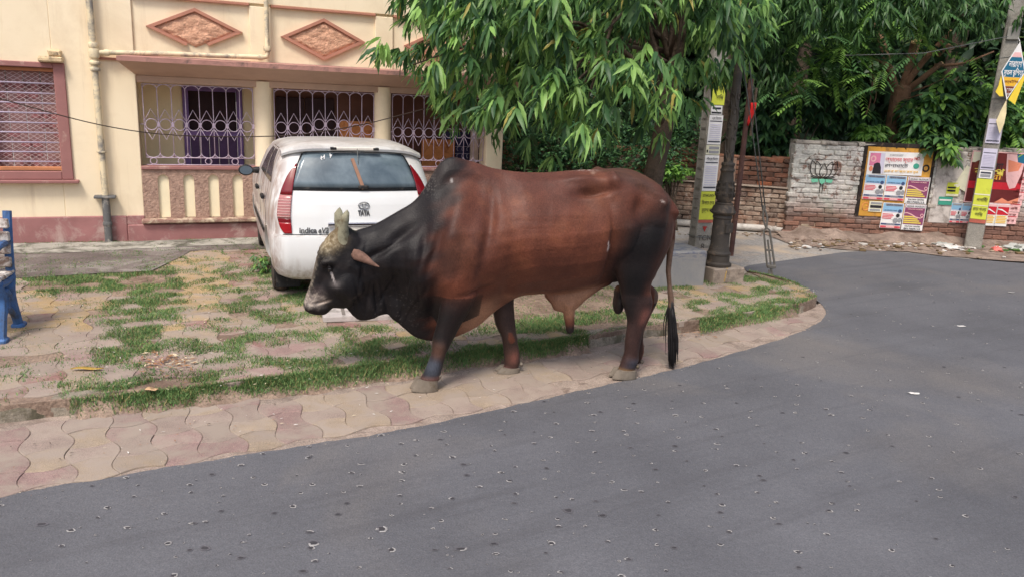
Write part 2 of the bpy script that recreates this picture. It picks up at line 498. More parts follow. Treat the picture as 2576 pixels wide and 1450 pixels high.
lay(verge_poly, VZ+.008, verge, pick_verge, 300, skip=skip_verge)
# old cement apron in front of the house
m_apron = M('apron_cement', srgb(112,102,98), .95, .3, 2.2, .6, 40, .01, dirt=srgb(150,144,138), dirt_amt=.3, dscale=1.6, grain=.5)
ap_px = [(-400,640),(0,622),(320,616),(640,603),(900,590),(1100,580),(1120,592),(900,612),(660,628),(480,634),(455,648),(380,684),(250,690),(40,702),(-400,722)]
ap = [G(x, y, VZ)[:2] for x, y in ap_px]
sheet('apron', ap, VZ+.012, m_apron)
sheet('apron_edge', [G(x, y, VZ)[:2] for x, y in [(-400,632),(0,616),(320,611),(640,600),(900,588),(1100,577),(1100,583),(900,597),(640,617),(480,622),(330,630),(150,640),(0,640),(-400,655)]], VZ+.016, M('apron_pale', srgb(172,168,158), .95, .3, 3, .5, 40, .01, dirt=srgb(92,90,80), dirt_amt=.5, dscale=4))
# ---- grass
def fillet():
    q = MB(); K_ = np.array(kerb); row = []
    for i in range(len(K_)):
        a = K_[max(i-1,0)]; b = K_[min(i+1,len(K_)-1)]; t_ = (b-a)/(np.linalg.norm(b-a)+1e-9); n_ = np.array([t_[1], -t_[0]])
        px_, _ = PRJ(np.array([[K_[i][0], K_[i][1], VZ]])); px_ = px_[0]
        on = 1. if (185 < px_ < 1470) else (.6 if 1790 < px_ < 2000 else 0.)
        w_ = (.08+.02*math.sin(i*.7)+.02*math.sin(i*1.7))*on
        row.append([(K_[i][0]-n_[0]*.05, K_[i][1]-n_[1]*.05, VZ+.012 if on else VZ-.06), (K_[i][0]+n_[0]*w_*.5, K_[i][1]+n_[1]*w_*.5, VZ*.5 if on else -.02), (K_[i][0]+n_[0]*(w_+.04), K_[i][1]+n_[1]*(w_+.04), -.008 if on else -.03)])
    q.add([p for r_ in row for p in r_], [(i*3+j, i*3+3+j, i*3+4+j, i*3+1+j) for i in range(len(row)-1) for j in (0,1)])
    q.build('soil_slope', m_soil, verge, smooth=60)
fillet()
def grass():
    r = np.random.default_rng(21)
    N = 2600000
    xs = r.uniform(-6.5, 3.3, N); ys = r.uniform(2.2, 10.8, N)
    P = np.c_[xs, ys]; P = P[poly_in(P, verge_poly)|(r.random(N) < 0)]
    px, py = PRJ(np.c_[P, np.full(len(P), VZ)])
    k = (px > -60)&(px < 2150)&(py < 1120); P, px, py = P[k], px[k], py[k]
    zb = np.full(len(P), VZ)
    # the grassy slope that spills over the kerb
    K_ = np.array(kerb); kk = []; kz = []
    L_ = np.cumsum(np.r_[0, np.linalg.norm(np.diff(K_, axis=0), axis=1)]); M_ = 330000
    q_ = r.uniform(0, L_[-1], M_); o_ = r.uniform(0, 1, M_)
    kx, ky = np.interp(q_, L_, K_[:,0]), np.interp(q_, L_, K_[:,1]); tx = np.interp(q_+.02, L_, K_[:,0])-kx; ty = np.interp(q_+.02, L_, K_[:,1])-ky; tl = np.hypot(tx, ty)+1e-9
    wd = .09+.025*np.sin(q_*2.3)+.02*np.sin(q_*7.1+1)+.03*r.normal(size=M_)
    S_ = np.c_[kx+ty/tl*o_*wd, ky-tx/tl*o_*wd]; sz = VZ*(1-o_)**1.2
    sx, sy = PRJ(np.c_[S_, sz]); k2 = ((sx > 175)&(sx < 1480))|((sx > 1760)&(sx < 2010)&(r.random(M_) < .55)); k2 &= r.random(M_) < np.clip(.8+.4*np.sin(q_*3.1)+.25*np.sin(q_*8), .2, 1)*(1-o_**2)*.8
    P = np.r_[P, S_[k2]]; px = np.r_[px, sx[k2]]; py = np.r_[py, sy[k2]]; zb = np.r_[zb, sz[k2]]; slope = np.r_[np.zeros(len(px)-k2.sum(), bool), np.ones(k2.sum(), bool)]
    d = np.full(len(P), .20)
    def B(x, y, rx, ry, ang, a):
        c, s = math.cos(R(ang)), math.sin(R(ang)); dx, dy = px-x, py-y
        u_, v_ = (dx*c+dy*s)/rx, (-dx*s+dy*c)/ry
        np.maximum(d, a*1.1*np.exp(-.8*(u_**2+v_**2)**1.3), out=d)
    B(230,716,250,22,-3,1.); B(390,760,85,70,-40,.95); B(330,850,90,120,18,1.); B(290,960,120,50,0,.75); B(170,965,190,14,-8,.55)
    B(420,1000,200,42,-9,.95); B(640,945,330,45,-9,.7); B(880,905,190,50,-10,.9); B(560,880,200,50,0,.6); B(720,960,300,25,-9,.95)
    B(760,760,70,38,15,.9); B(880,830,170,26,-4,.75); B(650,790,120,60,10,.62); B(600,700,120,50,0,.5); B(690,690,36,50,0,.6)
    B(1020,890,100,44,-10,.9); B(1200,880,110,40,-10,.9); B(1390,838,120,45,-10,.95); B(1500,795,90,26,0,.6); B(1130,920,140,22,-8,.9)
    B(1700,730,60,14,0,.6); B(1850,730,110,20,8,.65); B(1780,775,100,26,-6,.7); B(1890,790,110,26,-10,.9); B(1985,768,70,22,0,.75); B(1650,790,90,24,0,.55); B(1940,735,60,18,10,.6); B(1880,706,90,10,6,.8)
    B(470,640,30,5,0,.4); B(640,650,16,24,0,.5); B(640,840,200,30,-6,.5)
    # patchiness
    nz = np.zeros(len(P)); rr = np.random.default_rng(5)
    for q in range(34):
        a = rr.uniform(0, 6.28); f = rr.uniform(3, 26); nz += np.sin((P[:,0]*math.cos(a)+P[:,1]*math.sin(a))*f+rr.uniform(0,6.28))/math.sqrt(30)
    d *= np.clip(.9+.95*nz, .06, 1.6)
    # joints of the paving catch the grass
    q = P-PO; a = (q[:,0]*pcos+q[:,1]*psin)/CS+.5; b = (-q[:,0]*psin+q[:,1]*pcos)/CS+.5
    fa, fb = np.abs((a%1)-.5), np.abs((b%1)-.5); joint = np.maximum(fa, fb)
    jn = np.clip((joint-.36)/.1, 0, 1)
    bare = np.clip(1-d*2.2, 0, 1)
    d = d*(1-.85*bare*(1-jn))+.22*jn*np.clip(.7+nz, 0, 1)
    d[slope] = .95
    hole = np.exp(-(((px-420)/52)**4+((py-908)/22)**4)); d *= 1-hole
    hole = np.exp(-(((px-905)/95)**4+((py-795)/22)**4)); d *= 1-hole
    d *= 1-.8*np.exp(-(((px-130)/140)**2+((py-835)/85)**2)**1.5)-.75*np.exp(-(((px-1370)/190)**2+((py-760)/40)**2)**1.5)
    keep = r.random(len(P)) < d*.5
    P, dd, px = P[keep], d[keep], px[keep]; n = len(P)
    h = (.011+.022*r.random(n)**1.6)*(.6+.6*np.clip(dd, 0, 1)); wdt = r.uniform(.0014, .0032, n)
    a = r.uniform(0, 6.28, n); lean = r.uniform(.2, 1.1, n)*h; la = r.uniform(0, 6.28, n)
    z0 = zb[keep]+.002
    c, s = np.cos(a)*wdt, np.sin(a)*wdt
    V = np.empty((n, 5, 3))
    V[:,0] = np.c_[P[:,0]-c, P[:,1]-s, z0]; V[:,1] = np.c_[P[:,0]+c, P[:,1]+s, z0]
    mx, my = P[:,0]+np.cos(la)*lean*.4, P[:,1]+np.sin(la)*lean*.4
    V[:,2] = np.c_[mx+c*.8, my+s*.8, z0+h*.65]; V[:,3] = np.c_[mx-c*.8, my-s*.8, z0+h*.65]
    V[:,4] = np.c_[P[:,0]+np.cos(la)*lean, P[:,1]+np.sin(la)*lean, z0+h]
    base = np.arange(n)[:,None]*5
    F = np.concatenate([base+np.array([[0,1,2]]), base+np.array([[0,2,3]]), base+np.array([[3,2,4]])])
    mi = r.choice(3, n, p=[.55,.33,.12])
    mats = []
    for nm, cc in (('grass_green', srgb(90,122,72)), ('grass_light', srgb(120,146,88)), ('grass_dry', srgb(156,144,98))):
        t = NT(nm); t.col(t.ramp(t.noise(2.0, 3), [(.3, tuple(x*.75 for x in cc)), (.7, tuple(x*1.2 for x in cc))])); t.rough(.7); t.spec(.2); mats.append(t.m)
    me = np_mesh('grass', V.reshape(-1,3), F, mats, np.tile(mi, 3))
    link('grass', me, None, 'short patchy grass growing over the old pavers', kind='stuff')
    print('grass blades', n)
grass()
# ---------------------------------------------------------------- the yellow house
def build_house():
    H = empty('house', 'cream yellow house with a barred verandah, mauve plinth and red diamond panels', 'house', HO, R(HA))
    t = NT('cream_wall'); P = t.co()
    k = t.ramp(t.noise(.9, 6, .65), [(.3, srgb(240,222,190)), (.7, srgb(250,234,204))])
    k = t.mix(t.ramp(t.noise(1.1, 8, .7, dist=.4), [(.5,0.),(.66,.7)]), k, srgb(230,210,178))
    k = t.mix(t.ramp(t.noise(2.4, 6, .7, stretch=(3.2,3.2,.22)), [(.56,0.),(.74,.38)]), k, srgb(196,172,140))
    k = t.mix(t.ramp(t.noise(9, 8, .8), [(.69,0.),(.74,.3)]), k, srgb(206,184,152))
    t.col(k); t.rough(.9); t.spec(.25); t.bump(t.noise(24, 5, .6), .16, .006); my = t.m
    myl = M('pale_infill', srgb(246,234,200), .9, .08, 2, .1, 30)
    mm = M('mauve_paint', srgb(158,112,108), .85, .14, 2.5, .25, 40, .004, dirt=srgb(188,158,146), dirt_amt=.15, dscale=6)
    mpl = M('plinth_mauve', srgb(158,112,110), .88, .2, 2.2, .3, 35, .005, dirt=srgb(186,160,152), dirt_amt=.3, dscale=3.5)
    mst = M('stucco_mauve', srgb(178,148,132), .95, .25, 14, .9, 34, .022, dirt=srgb(146,118,106), dirt_amt=.35, dscale=16)
    mstp = M('stucco_pink', srgb(228,178,148), .95, .2, 16, .9, 36, .03)
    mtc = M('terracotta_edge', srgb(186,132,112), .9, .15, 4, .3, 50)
    mcan = M('canopy_paint', srgb(176,132,122), .9, .22, 3, .3, 40, .005, dirt=srgb(110,92,86), dirt_amt=.35, dscale=3)
    mund = M('canopy_soffit', srgb(190,160,140), .9, .12, 2, .15, 40)
    mgr = M('grille_lilac', srgb(204,186,204), .5, .12, 12, spec=.4)
    mpipe = M('pipe_cream', srgb(226,210,176), .7, .12, 4, .2, 40, .003, dirt=srgb(138,134,128), dirt_amt=.42, dscale=5)
    mpipeg = M('pipe_grey', srgb(104,104,104), .7, .2, 6, .2, 40, .003, dirt=srgb(170,164,152), dirt_amt=.2, dscale=9)
    mpurp = M('door_purple', srgb(86,62,98), .6, .2, 8, spec=.3)
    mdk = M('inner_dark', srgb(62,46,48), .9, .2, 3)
    mfl = M('slab_peeled', srgb(150,118,106), .95, .2, 6, .5, 40, .008, dirt=srgb(214,200,172), dirt_amt=.42, dscale=9)
    def B(name, boxes, mat, parent=H, bev=.006, **kw):
        m = MB()
        for b in boxes: m.bbox(*b, b=bev)
        return m.build(name, mat, parent, **kw)
    # left wall round the window opening
    WX0, WX1, WZ0, WZ1 = -1.3, .53, .83, 1.97
    B('wall', [(-6,WX0,0,.28,.29,4.6),(WX0,WX1,0,.28,.29,WZ0),(WX0,WX1,0,.28,WZ1,4.6),(WX1,1.36,0,.28,.29,4.6)], my)
    B('plinth', [(-6,1.17,-.022,.2,-.12,.305),(1.17,6.0,-.05,.2,-.12,.20)], mpl, bev=.012)
    B('plinth_return', [(1.172,1.36,-.026,.1,.198,.305)], mpl)
    # upper wall: recessed panels between pilasters
    B('upper_wall', [(1.36,5.98,.035,.28,1.94,4.6)], my)
    B('pilaster', [(2.64,2.89,0,.034,2.0,2.80)], my); B('pilaster', [(4.17,4.40,0,.034,2.0,2.80)], my); B('pilaster', [(5.74,5.98,0,.034,2.0,2.80)], my)
    B('upper_band', [(1.36,5.98,-.004,.034,2.83,4.6)], my)
    B('shadow_strip', [(1.36,2.64,-.02,.034,2.803,2.828)], mtc, bev=.003); B('shadow_strip', [(2.89,4.17,-.02,.034,2.803,2.828)], mtc, bev=.003); B('shadow_strip', [(4.40,5.74,-.02,.034,2.803,2.828)], mtc, bev=.003)  # raised strips coloured as the shadow line at each panel top
    # diamonds
    for cx, cz, hw, hh, brk in ((2.03,2.49,.53,.238,True),(3.52,2.475,.52,.25,False),(5.05,2.47,.5,.24,False)):
        d = MB(); k = .84; r = random.Random(int(cx*10))
        n = 13; vs = []
        for i in range(n+1):
            for j in range(n+1):
                a, b = i/n*2-1, j/n*2-1
                x = cx+(a+b)/2*hw*k; z = cz+(b-a)/2*hh*k
                vs.append((x, .004+(r.uniform(-.012,.012) if 0 < i < n and 0 < j < n else .02), z))
        d.add(vs, [(i*(n+1)+j, i*(n+1)+j+1, (i+1)*(n+1)+j+1, (i+1)*(n+1)+j) for i in range(n) for j in range(n)])
        o = d.build('diamond_panel', mstp, H, smooth=60)
        pts = [(hw,0),(0,hh),(-hw,0),(0,-hh)]
        for i in range(4):
            a, b = pts[i], pts[(i+1)%4]
            f = MB()
            if brk and i in (2,3):     # the plaster edge has fallen off near the lower corner
                if i == 2: b = (a[0]+(b[0]-a[0])*.80, a[1]+(b[1]-a[1])*.80)
                else: a = (b[0]+(a[0]-b[0])*.74, b[1]+(a[1]-b[1])*.74)
            q = [(cx+a[0],cz+a[1]),(cx+b[0],cz+b[1]),(cx+b[0]*k,cz+b[1]*k),(cx+a[0]*k,cz+a[1]*k)]
            f.prism(q, -.018+.0007*i, .034, axis='y')
            f.build('diamond_edge', mtc, o)
    # sloping canopy
    c = MB()
    c.add([(1.19,-.36,2.085),(1.19,-.36,2.135),(1.30,.03,2.165),(1.36,.03,1.94),(6.15,-.36,2.085),(6.15,-.36,2.135),(6.1,.03,2.165),(6.1,.03,1.94)],
          [(0,1,2,3),(4,7,6,5),(0,4,5,1),(1,5,6,2)], 0)
    c.add([(1.19,-.36,2.085),(1.36,.03,1.94),(6.1,.03,1.94),(6.15,-.36,2.085)], [(0,1,2,3)], 1)
    c.build('canopy', [mcan, mund], H)
    # verandah shell
    myi = M('inner_cream', srgb(248,230,190), .9, .08, 1.2, .1, 30)
    B('verandah_wall', [(1.36,1.86,.70,.90,.2,2.3),(2.58,2.98,.70,.90,.2,2.3),(1.86,2.58,.70,.90,1.84,2.3),(1.20,1.36,.1,.70,.2,2.3)], myi)
    B('verandah_wall', [(2.98,6.1,.70,.90,.2,2.3)], M('verandah_brown', srgb(122,86,74), .85, .2, 2), label='dark brown painted back wall')
    B('verandah_floor', [(1.2,6.1,.1,1.0,.18,.265)], mfl); B('verandah_ceiling', [(1.2,6.1,.16,1.2,1.97,2.05)], mund)
    B('lintel', [(1.36,5.98,.02,.16,1.86,1.94)], mund)
    B('end_wall', [(5.74,5.98,.0,.28,.2,1.94)], my); B('side_wall', [(5.94,6.1,.28,7,-.1,4.6)], my)
    B('roof', [(-6,6.1,0,7,4.6,4.75)], mfl)
    for s in (2.775, 4.29):
        q = MB(); q.lathe([(.112,.88),(.112,1.93)], (s,.10,0), 28); q.build('column', my, H, smooth=True)
    # parapet with slots
    slots = [1.59+.283*i for i in range(15)]
    B('railing_cap', [(1.36,5.74,-.025,.15,.855,.895)], mm); B('railing_sill', [(1.33,5.74,-.10,.12,.215,.268)], mfl, bev=.012)
    x0 = 1.36
    for i, sx in enumerate(slots):
        if sx > 5.6: break
        b = MB(); w2 = .062; zt = .735
        nx0 = sx+.283/2 if sx+.283 < 5.6 else 5.74
        # post left of the slot plus its arch half, post right
        arc = [(sx+w2*math.cos(q), zt+w2*math.sin(q)) for q in [math.pi-k*math.pi/10 for k in range(11)]]
        b.prism([(x0,.27),(sx-w2,.27)]+arc+[(sx+w2,.27),(nx0,.27),(nx0,.853),(x0,.853)], .0, .10, axis='y')
        me = b
        o = b.build('baluster_panel', mst, H)
        bm = bmesh.new(); bm.from_mesh(o.data); bmesh.ops.triangulate(bm, faces=[f for f in bm.faces if len(f.verts) > 4]); bm.to_mesh(o.data); bm.free()
        p = MB(); p.box(sx-w2-.01, sx+w2+.01, .035, .09, .272, .80); p.build('infill', myl, o)
        x0 = nx0
    # lilac grilles
    def tube_part(m, pts, r=.0055, n=5, closed=False): m.tube(pts, r, n, closed=closed)
    def grille(xa, xb, ztop=1.845, zc=1.38, zb=.905, gate=None):
        g = empty('grille', None, None); g.parent = H
        y = .075; n = max(2, round((xb-xa)/.152)); p = (xb-xa)/n
        fr = MB()
        for z in (ztop, zb+.085, zb): fr.tube([(xa,y,z),(xb,y,z)], .0055, 5)
        fr.tube([(xa-.05,y,zc),(xa,y,zc)], .0055, 5); fr.tube([(xb,y,zc),(xb+.05,y,zc)], .0055, 5)
        fr.build('grille_rail', mgr, g, smooth=180)
        ra = p/2
        for i in range(n+1):
            x = xa+i*p; m = MB()
            m.tube([(x,y,zb+.085),(x,y,ztop-(0 if i in (0,n) else .05))], .0055, 5)
            m.build('bar', mgr, g, smooth=180)
        for i in range(n):
            cx = xa+(i+.5)*p; dz = 0
            zcc = zc+(gate[2] if gate and gate[0] <= i < gate[1] else 0)
            m = MB(); m.tube([(cx+(ra-.012)*math.cos(q), y-.008, zcc+(ra-.012)*math.sin(q)) for q in [2*math.pi*k/20 for k in range(20)]], .0055, 5, closed=True); m.build('ring', mgr, g, smooth=180)
            for sg in (1,-1):
                m = MB(); m.tube([(cx-ra+.006,y-.004,zcc+sg*.045),(cx,y-.004,zcc+sg*.178),(cx+ra-.006,y-.004,zcc+sg*.045)], .0055, 5)
                m.build('lancet', mgr, g, smooth=180)
            m = MB()
            m.tube([(cx+ra*math.cos(q), y, ztop-.055+.055*math.sin(q)) for q in [math.pi-math.pi*k/10 for k in range(11)]], .005, 5)
            m.build('arch', mgr, g, smooth=180); m = MB()
            m.tube([(cx+ra*math.cos(q), y, zb+.14-.055*math.sin(q)) for q in [math.pi-math.pi*k/10 for k in range(11)]], .005, 5)
            m.build('arch', mgr, g, smooth=180)
            if i % 2 == 0:
                m = MB(); m.tube([(cx+.038*math.cos(q), y, zb+.043+.038*math.sin(q)) for q in [2*math.pi*k/16 for k in range(16)]], .005, 5, closed=True)
                if gate: m.tube([(cx+.05*math.cos(q), y, ztop+.05+.05*math.sin(q)) for q in [math.pi*.85+math.pi*1.3*k/14 for k in range(15)]], .005, 5)
                m.build('small_ring', mgr, g, smooth=180)
            m = MB(); m.bbox(cx+ra-.012, cx+ra+.012, y-.012, y+.008, zcc-.03, zcc+.03, b=.004)
            m.build('clasp', mgr, g)
    grille(1.42, 2.655); grille(2.91, 4.17, gate=(3,6,.05)); grille(4.42, 5.72, zc=1.36)
    # purple door behind the first bay
    d = MB()
    for b in ((1.86,1.93,.66,.73,.27,1.84),(2.51,2.58,.66,.73,.27,1.84),(1.93,2.51,.66,.73,1.78,1.84),(1.93,2.51,.66,.72,1.22,1.28)): d.bbox(*b, b=.006)
    do = d.build('door', M('door_frame_lilac', srgb(124,98,150), .6, .2, 8), H)
    for k in range(5): B('door_board', [(1.934+k*.115,2.043+k*.115,.69,.72,.27,1.22)], mpurp, do, bev=.008)
    B('opening_shade', [(1.93,2.51,.80,.84,1.28,1.78)], mdk, do)  # dark-coloured sheet stands for the shade inside the open upper half
    # things dimly seen behind the second and third bay
    mor = M('plywood_orange', srgb(206,138,86), .7, .2, 5, dirt=srgb(150,90,56), dirt_amt=.3, dscale=5)
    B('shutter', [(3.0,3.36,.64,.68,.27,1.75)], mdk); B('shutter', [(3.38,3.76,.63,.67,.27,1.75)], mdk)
    B('plywood_sheet', [(3.80,4.34,.46,.50,.27,1.47)], mor); B('plywood_sheet', [(4.95,5.44,.46,.50,.27,1.25)], mor)
    B('cupboard', [(5.46,5.9,.45,.68,.27,.95)], M('cupboard_brown', srgb(92,56,44), .6))
    mblue = M('board_blue', srgb(60,56,92), .6, .2, 6)
    sb = B('name_board', [(5.30,5.92,.52,.55,.96,1.36)], mblue)
    s = MB(); r = random.Random(2)
    for row, z in enumerate((1.02, 1.12)):
        for k in range(7):
            x = 5.36+k*.075; a0 = r.uniform(1.4,2.2)
            s.tube([(x+.022*math.cos(q), .512, z+.03*math.sin(q)) for q in [a0+2.6*j/7 for j in range(8)]], .006, 4)
        s.tube([(5.34,.512,z+.034),(5.88,.512,z+.034)], .004, 4)
    s.build('board_lettering', M('board_white', srgb(190,180,200), .7), sb, kind='stuff')
    B('curtain', [(5.62,5.74,.3,.34,.95,1.5)], M('curtain_white', srgb(206,186,176), .9))
    # window
    w = MB(); t_ = .11
    for b in ((-1.40,-1.30,-.03,.1,.735,2.03),(WX1,WX1+.115,-.03,.1,.735,2.03),(-1.30,WX1,-.03,.1,WZ1,2.03),(-1.30,WX1,-.03,.1,.735,WZ0)): w.bbox(*b, b=.008)
    wo_ = w.build('window', mm, H)
    mow = M('casement_orange', srgb(196,132,94), .7, .2, 6)
    B('window_sill', [(-1.5,.70,-.10,.0,.70,.733)], mm, wo_)
    B('casement', [(-1.3,WX1,.03,.09,WZ0,WZ0+.045),(-.16,-.09,.03,.09,WZ0+.046,WZ1),(-1.3,WX1,.04,.09,WZ1-.04,WZ1)], mow, wo_)
    for k in range(9):
        z = .932+k*.1085; m = MB(); m.tube([(-1.3,.045,z),(WX1,.045,z)], .0095, 6); m.build('window_bar', M('bar_lilac', srgb(200,188,208), .5, .1, 9) if k == 0 else bpy.data.materials['bar_lilac'], wo_, smooth=180)
    m = MB(); pz, px_ = .047, .072
    zr = np.arange(WZ0+.03, 1.90, pz)
    for zi in zr:
        for sg in (1,-1):
            pts = []; k = 0; x = -1.28
            while x < WX1:
                pts.append((x, .095+(.004 if k%2 else 0), zi+sg*(pz*.5 if k%2 else 0))); x += px_*.5; k += 1
            for a, b in zip(pts, pts[1:]):
                m.add([(a[0],a[1],a[2]-.0022),(b[0],b[1],b[2]-.0022),(b[0],b[1],b[2]+.0022),(a[0],a[1],a[2]+.0022)], [(0,1,2,3)])
    m.build('wire_mesh', M('mesh_lilac', srgb(222,200,200), .6, .15, 20), wo_, fix=False, kind='stuff')
    msh = M('shutter_mauve', srgb(160,124,122), .85, .2, 6, objvar=.12)
    for k in range(11):
        B('shutter_board', [(-1.3+k*.168,-1.3+k*.168+.160,.155,.175,WZ0,WZ1)], msh, wo_, bev=.004)
    r = random.Random(3)
    for k in range(44):
        x, z = -.5+r.random()*1.0, WZ0+.04+.1085*int(r.random()*9)
        B('shutter_patch', [(x,x+.12,.149,.153,z,z+.07)], msh if False else M('patch_rose', srgb(166,110,112), .9) if k == 0 else (bpy.data.materials['patch_rose'] if k % 2 else M('patch_olive', srgb(136,122,96), .9) if k == 1 else bpy.data.materials.get('patch_olive') or bpy.data.materials['patch_rose']), wo_, bev=.002)
    # broken masonry stub over the window
    r = random.Random(8)
    m = MB(); m.bbox(.40,.64,-.10,.0,2.035,2.09, b=.015, jit=.006); m.bbox(.50,.63,-.07,.0,2.092,2.17, b=.018, jit=.01)
    m.build('masonry_stub', M('stub_plaster', srgb(214,190,152), .95, .25, 9, .8, 40, .01, dirt=srgb(110,96,84), dirt_amt=.35, dscale=14), H)
    # rainwater pipes
    p = MB(); p.tube([(.935,-.075,4.6),(.95,-.075,2.15),(.96,-.075,.56)], .036, 14)
    po = p.build('downpipe', mpipe, H, smooth=True)
    for z, rr, hh in ((2.155,.058,.05),(2.05,.056,.02),(1.98,.053,.02),(2.24,.052,.03),(1.06,.050,.012)):
        q = MB(); q.lathe([(rr*.9,-hh),(rr,-hh*.6),(rr,hh*.6),(rr*.9,hh)], (.955,-.075,z), 18); q.build('pipe_collar', mpipe, po, smooth=True)
    q = MB(); q.bbox(.84,1.07,-.13,-.0,.525,.555, b=.006); q.build('pipe_clamp', mpipeg, po)
    q = MB(); q.tube([(.96,-.075,.56),(.962,-.08,-.02)], .043, 14); q.lathe([(.047,.2),(.051,.21),(.051,.24),(.047,.25)], (.962,-.078,0), 16); q.build('pipe_foot', mpipeg, po, smooth=True)
    p = MB(); p.tube([(.99,-.075,2.165),(1.6,-.08,2.19),(2.78,-.08,2.215),(2.815,-.08,2.225),(2.83,-.075,2.26),(2.83,-.07,4.6)], .027, 12)
    po = p.build('branch_pipe', mpipe, H, smooth=True)
    for x, z in ((1.06,2.168),(2.72,2.214)):
        q = MB(); q.tube([(x,-.08,z),(x+.05,-.08,z+.001)], .036, 14); q.build('pipe_collar', mpipe, po, smooth=True)
    q = MB(); q.lathe([(.042,2.29),(.045,2.30),(.045,2.34),(.042,2.35)], (2.83,-.072,0), 14); q.build('pipe_collar', mpipe, po, smooth=True)
    q = MB(); q.bbox(1.0,1.36,-.035,-.002,2.09,2.118, b=.003); q.build('pipe_bracket', mtc, po)
    return H
house = build_house()
# thin cable sagging in front of the house
def on_house(px, py, d): return PL(px, py, HO+hn*d, hn)
cb = MB()
pts = smooth_line([on_house(x, y, -.45) for x, y in [(-60,232),(50,262),(140,287),(250,314),(370,334),(500,343),(640,344),(760,338),(900,316),(1000,292),(1110,262),(1250,215),(1400,160)]], 3)
cb.tube([tuple(p) for p in pts], .006, 5)
cb.build('cable', M('cable_black', srgb(60,48,42), .7), smooth=180, label='thin dark cable sagging across the front of the yellow house', cat='cable')
# ---------------------------------------------------------------- lettering
def text_mesh(name, s, size, mat, parent, loc, rot=(R(90),0,0), extrude=.001, align='LEFT', sx=1.0, bold=0.0, shear=0.0, label=None, fit=None):
    cu = bpy.data.curves.new(name, 'FONT'); cu.body = s; cu.size = size; cu.extrude = extrude; cu.align_x = align; cu.align_y = 'CENTER'; cu.offset = bold; cu.shear = shear; cu.resolution_u = 3
    tmp = bpy.data.objects.new(name, cu); COL.objects.link(tmp)
    dg = bpy.context.evaluated_depsgraph_get(); dg.update()
    me = bpy.data.meshes.new_from_object(tmp.evaluated_get(dg)); bpy.data.objects.remove(tmp); bpy.data.curves.remove(cu)
    me.name = name; me.materials.clear(); me.materials.append(mat)
    if fit and len(me.vertices):
        xs = [v.co.x for v in me.vertices]; sx = fit/max(1e-4, max(xs)-min(xs))
    o = link(name, me, parent, label=label)
    o.location = loc; o.rotation_euler = rot; o.scale = (sx, 1, 1)
    return o
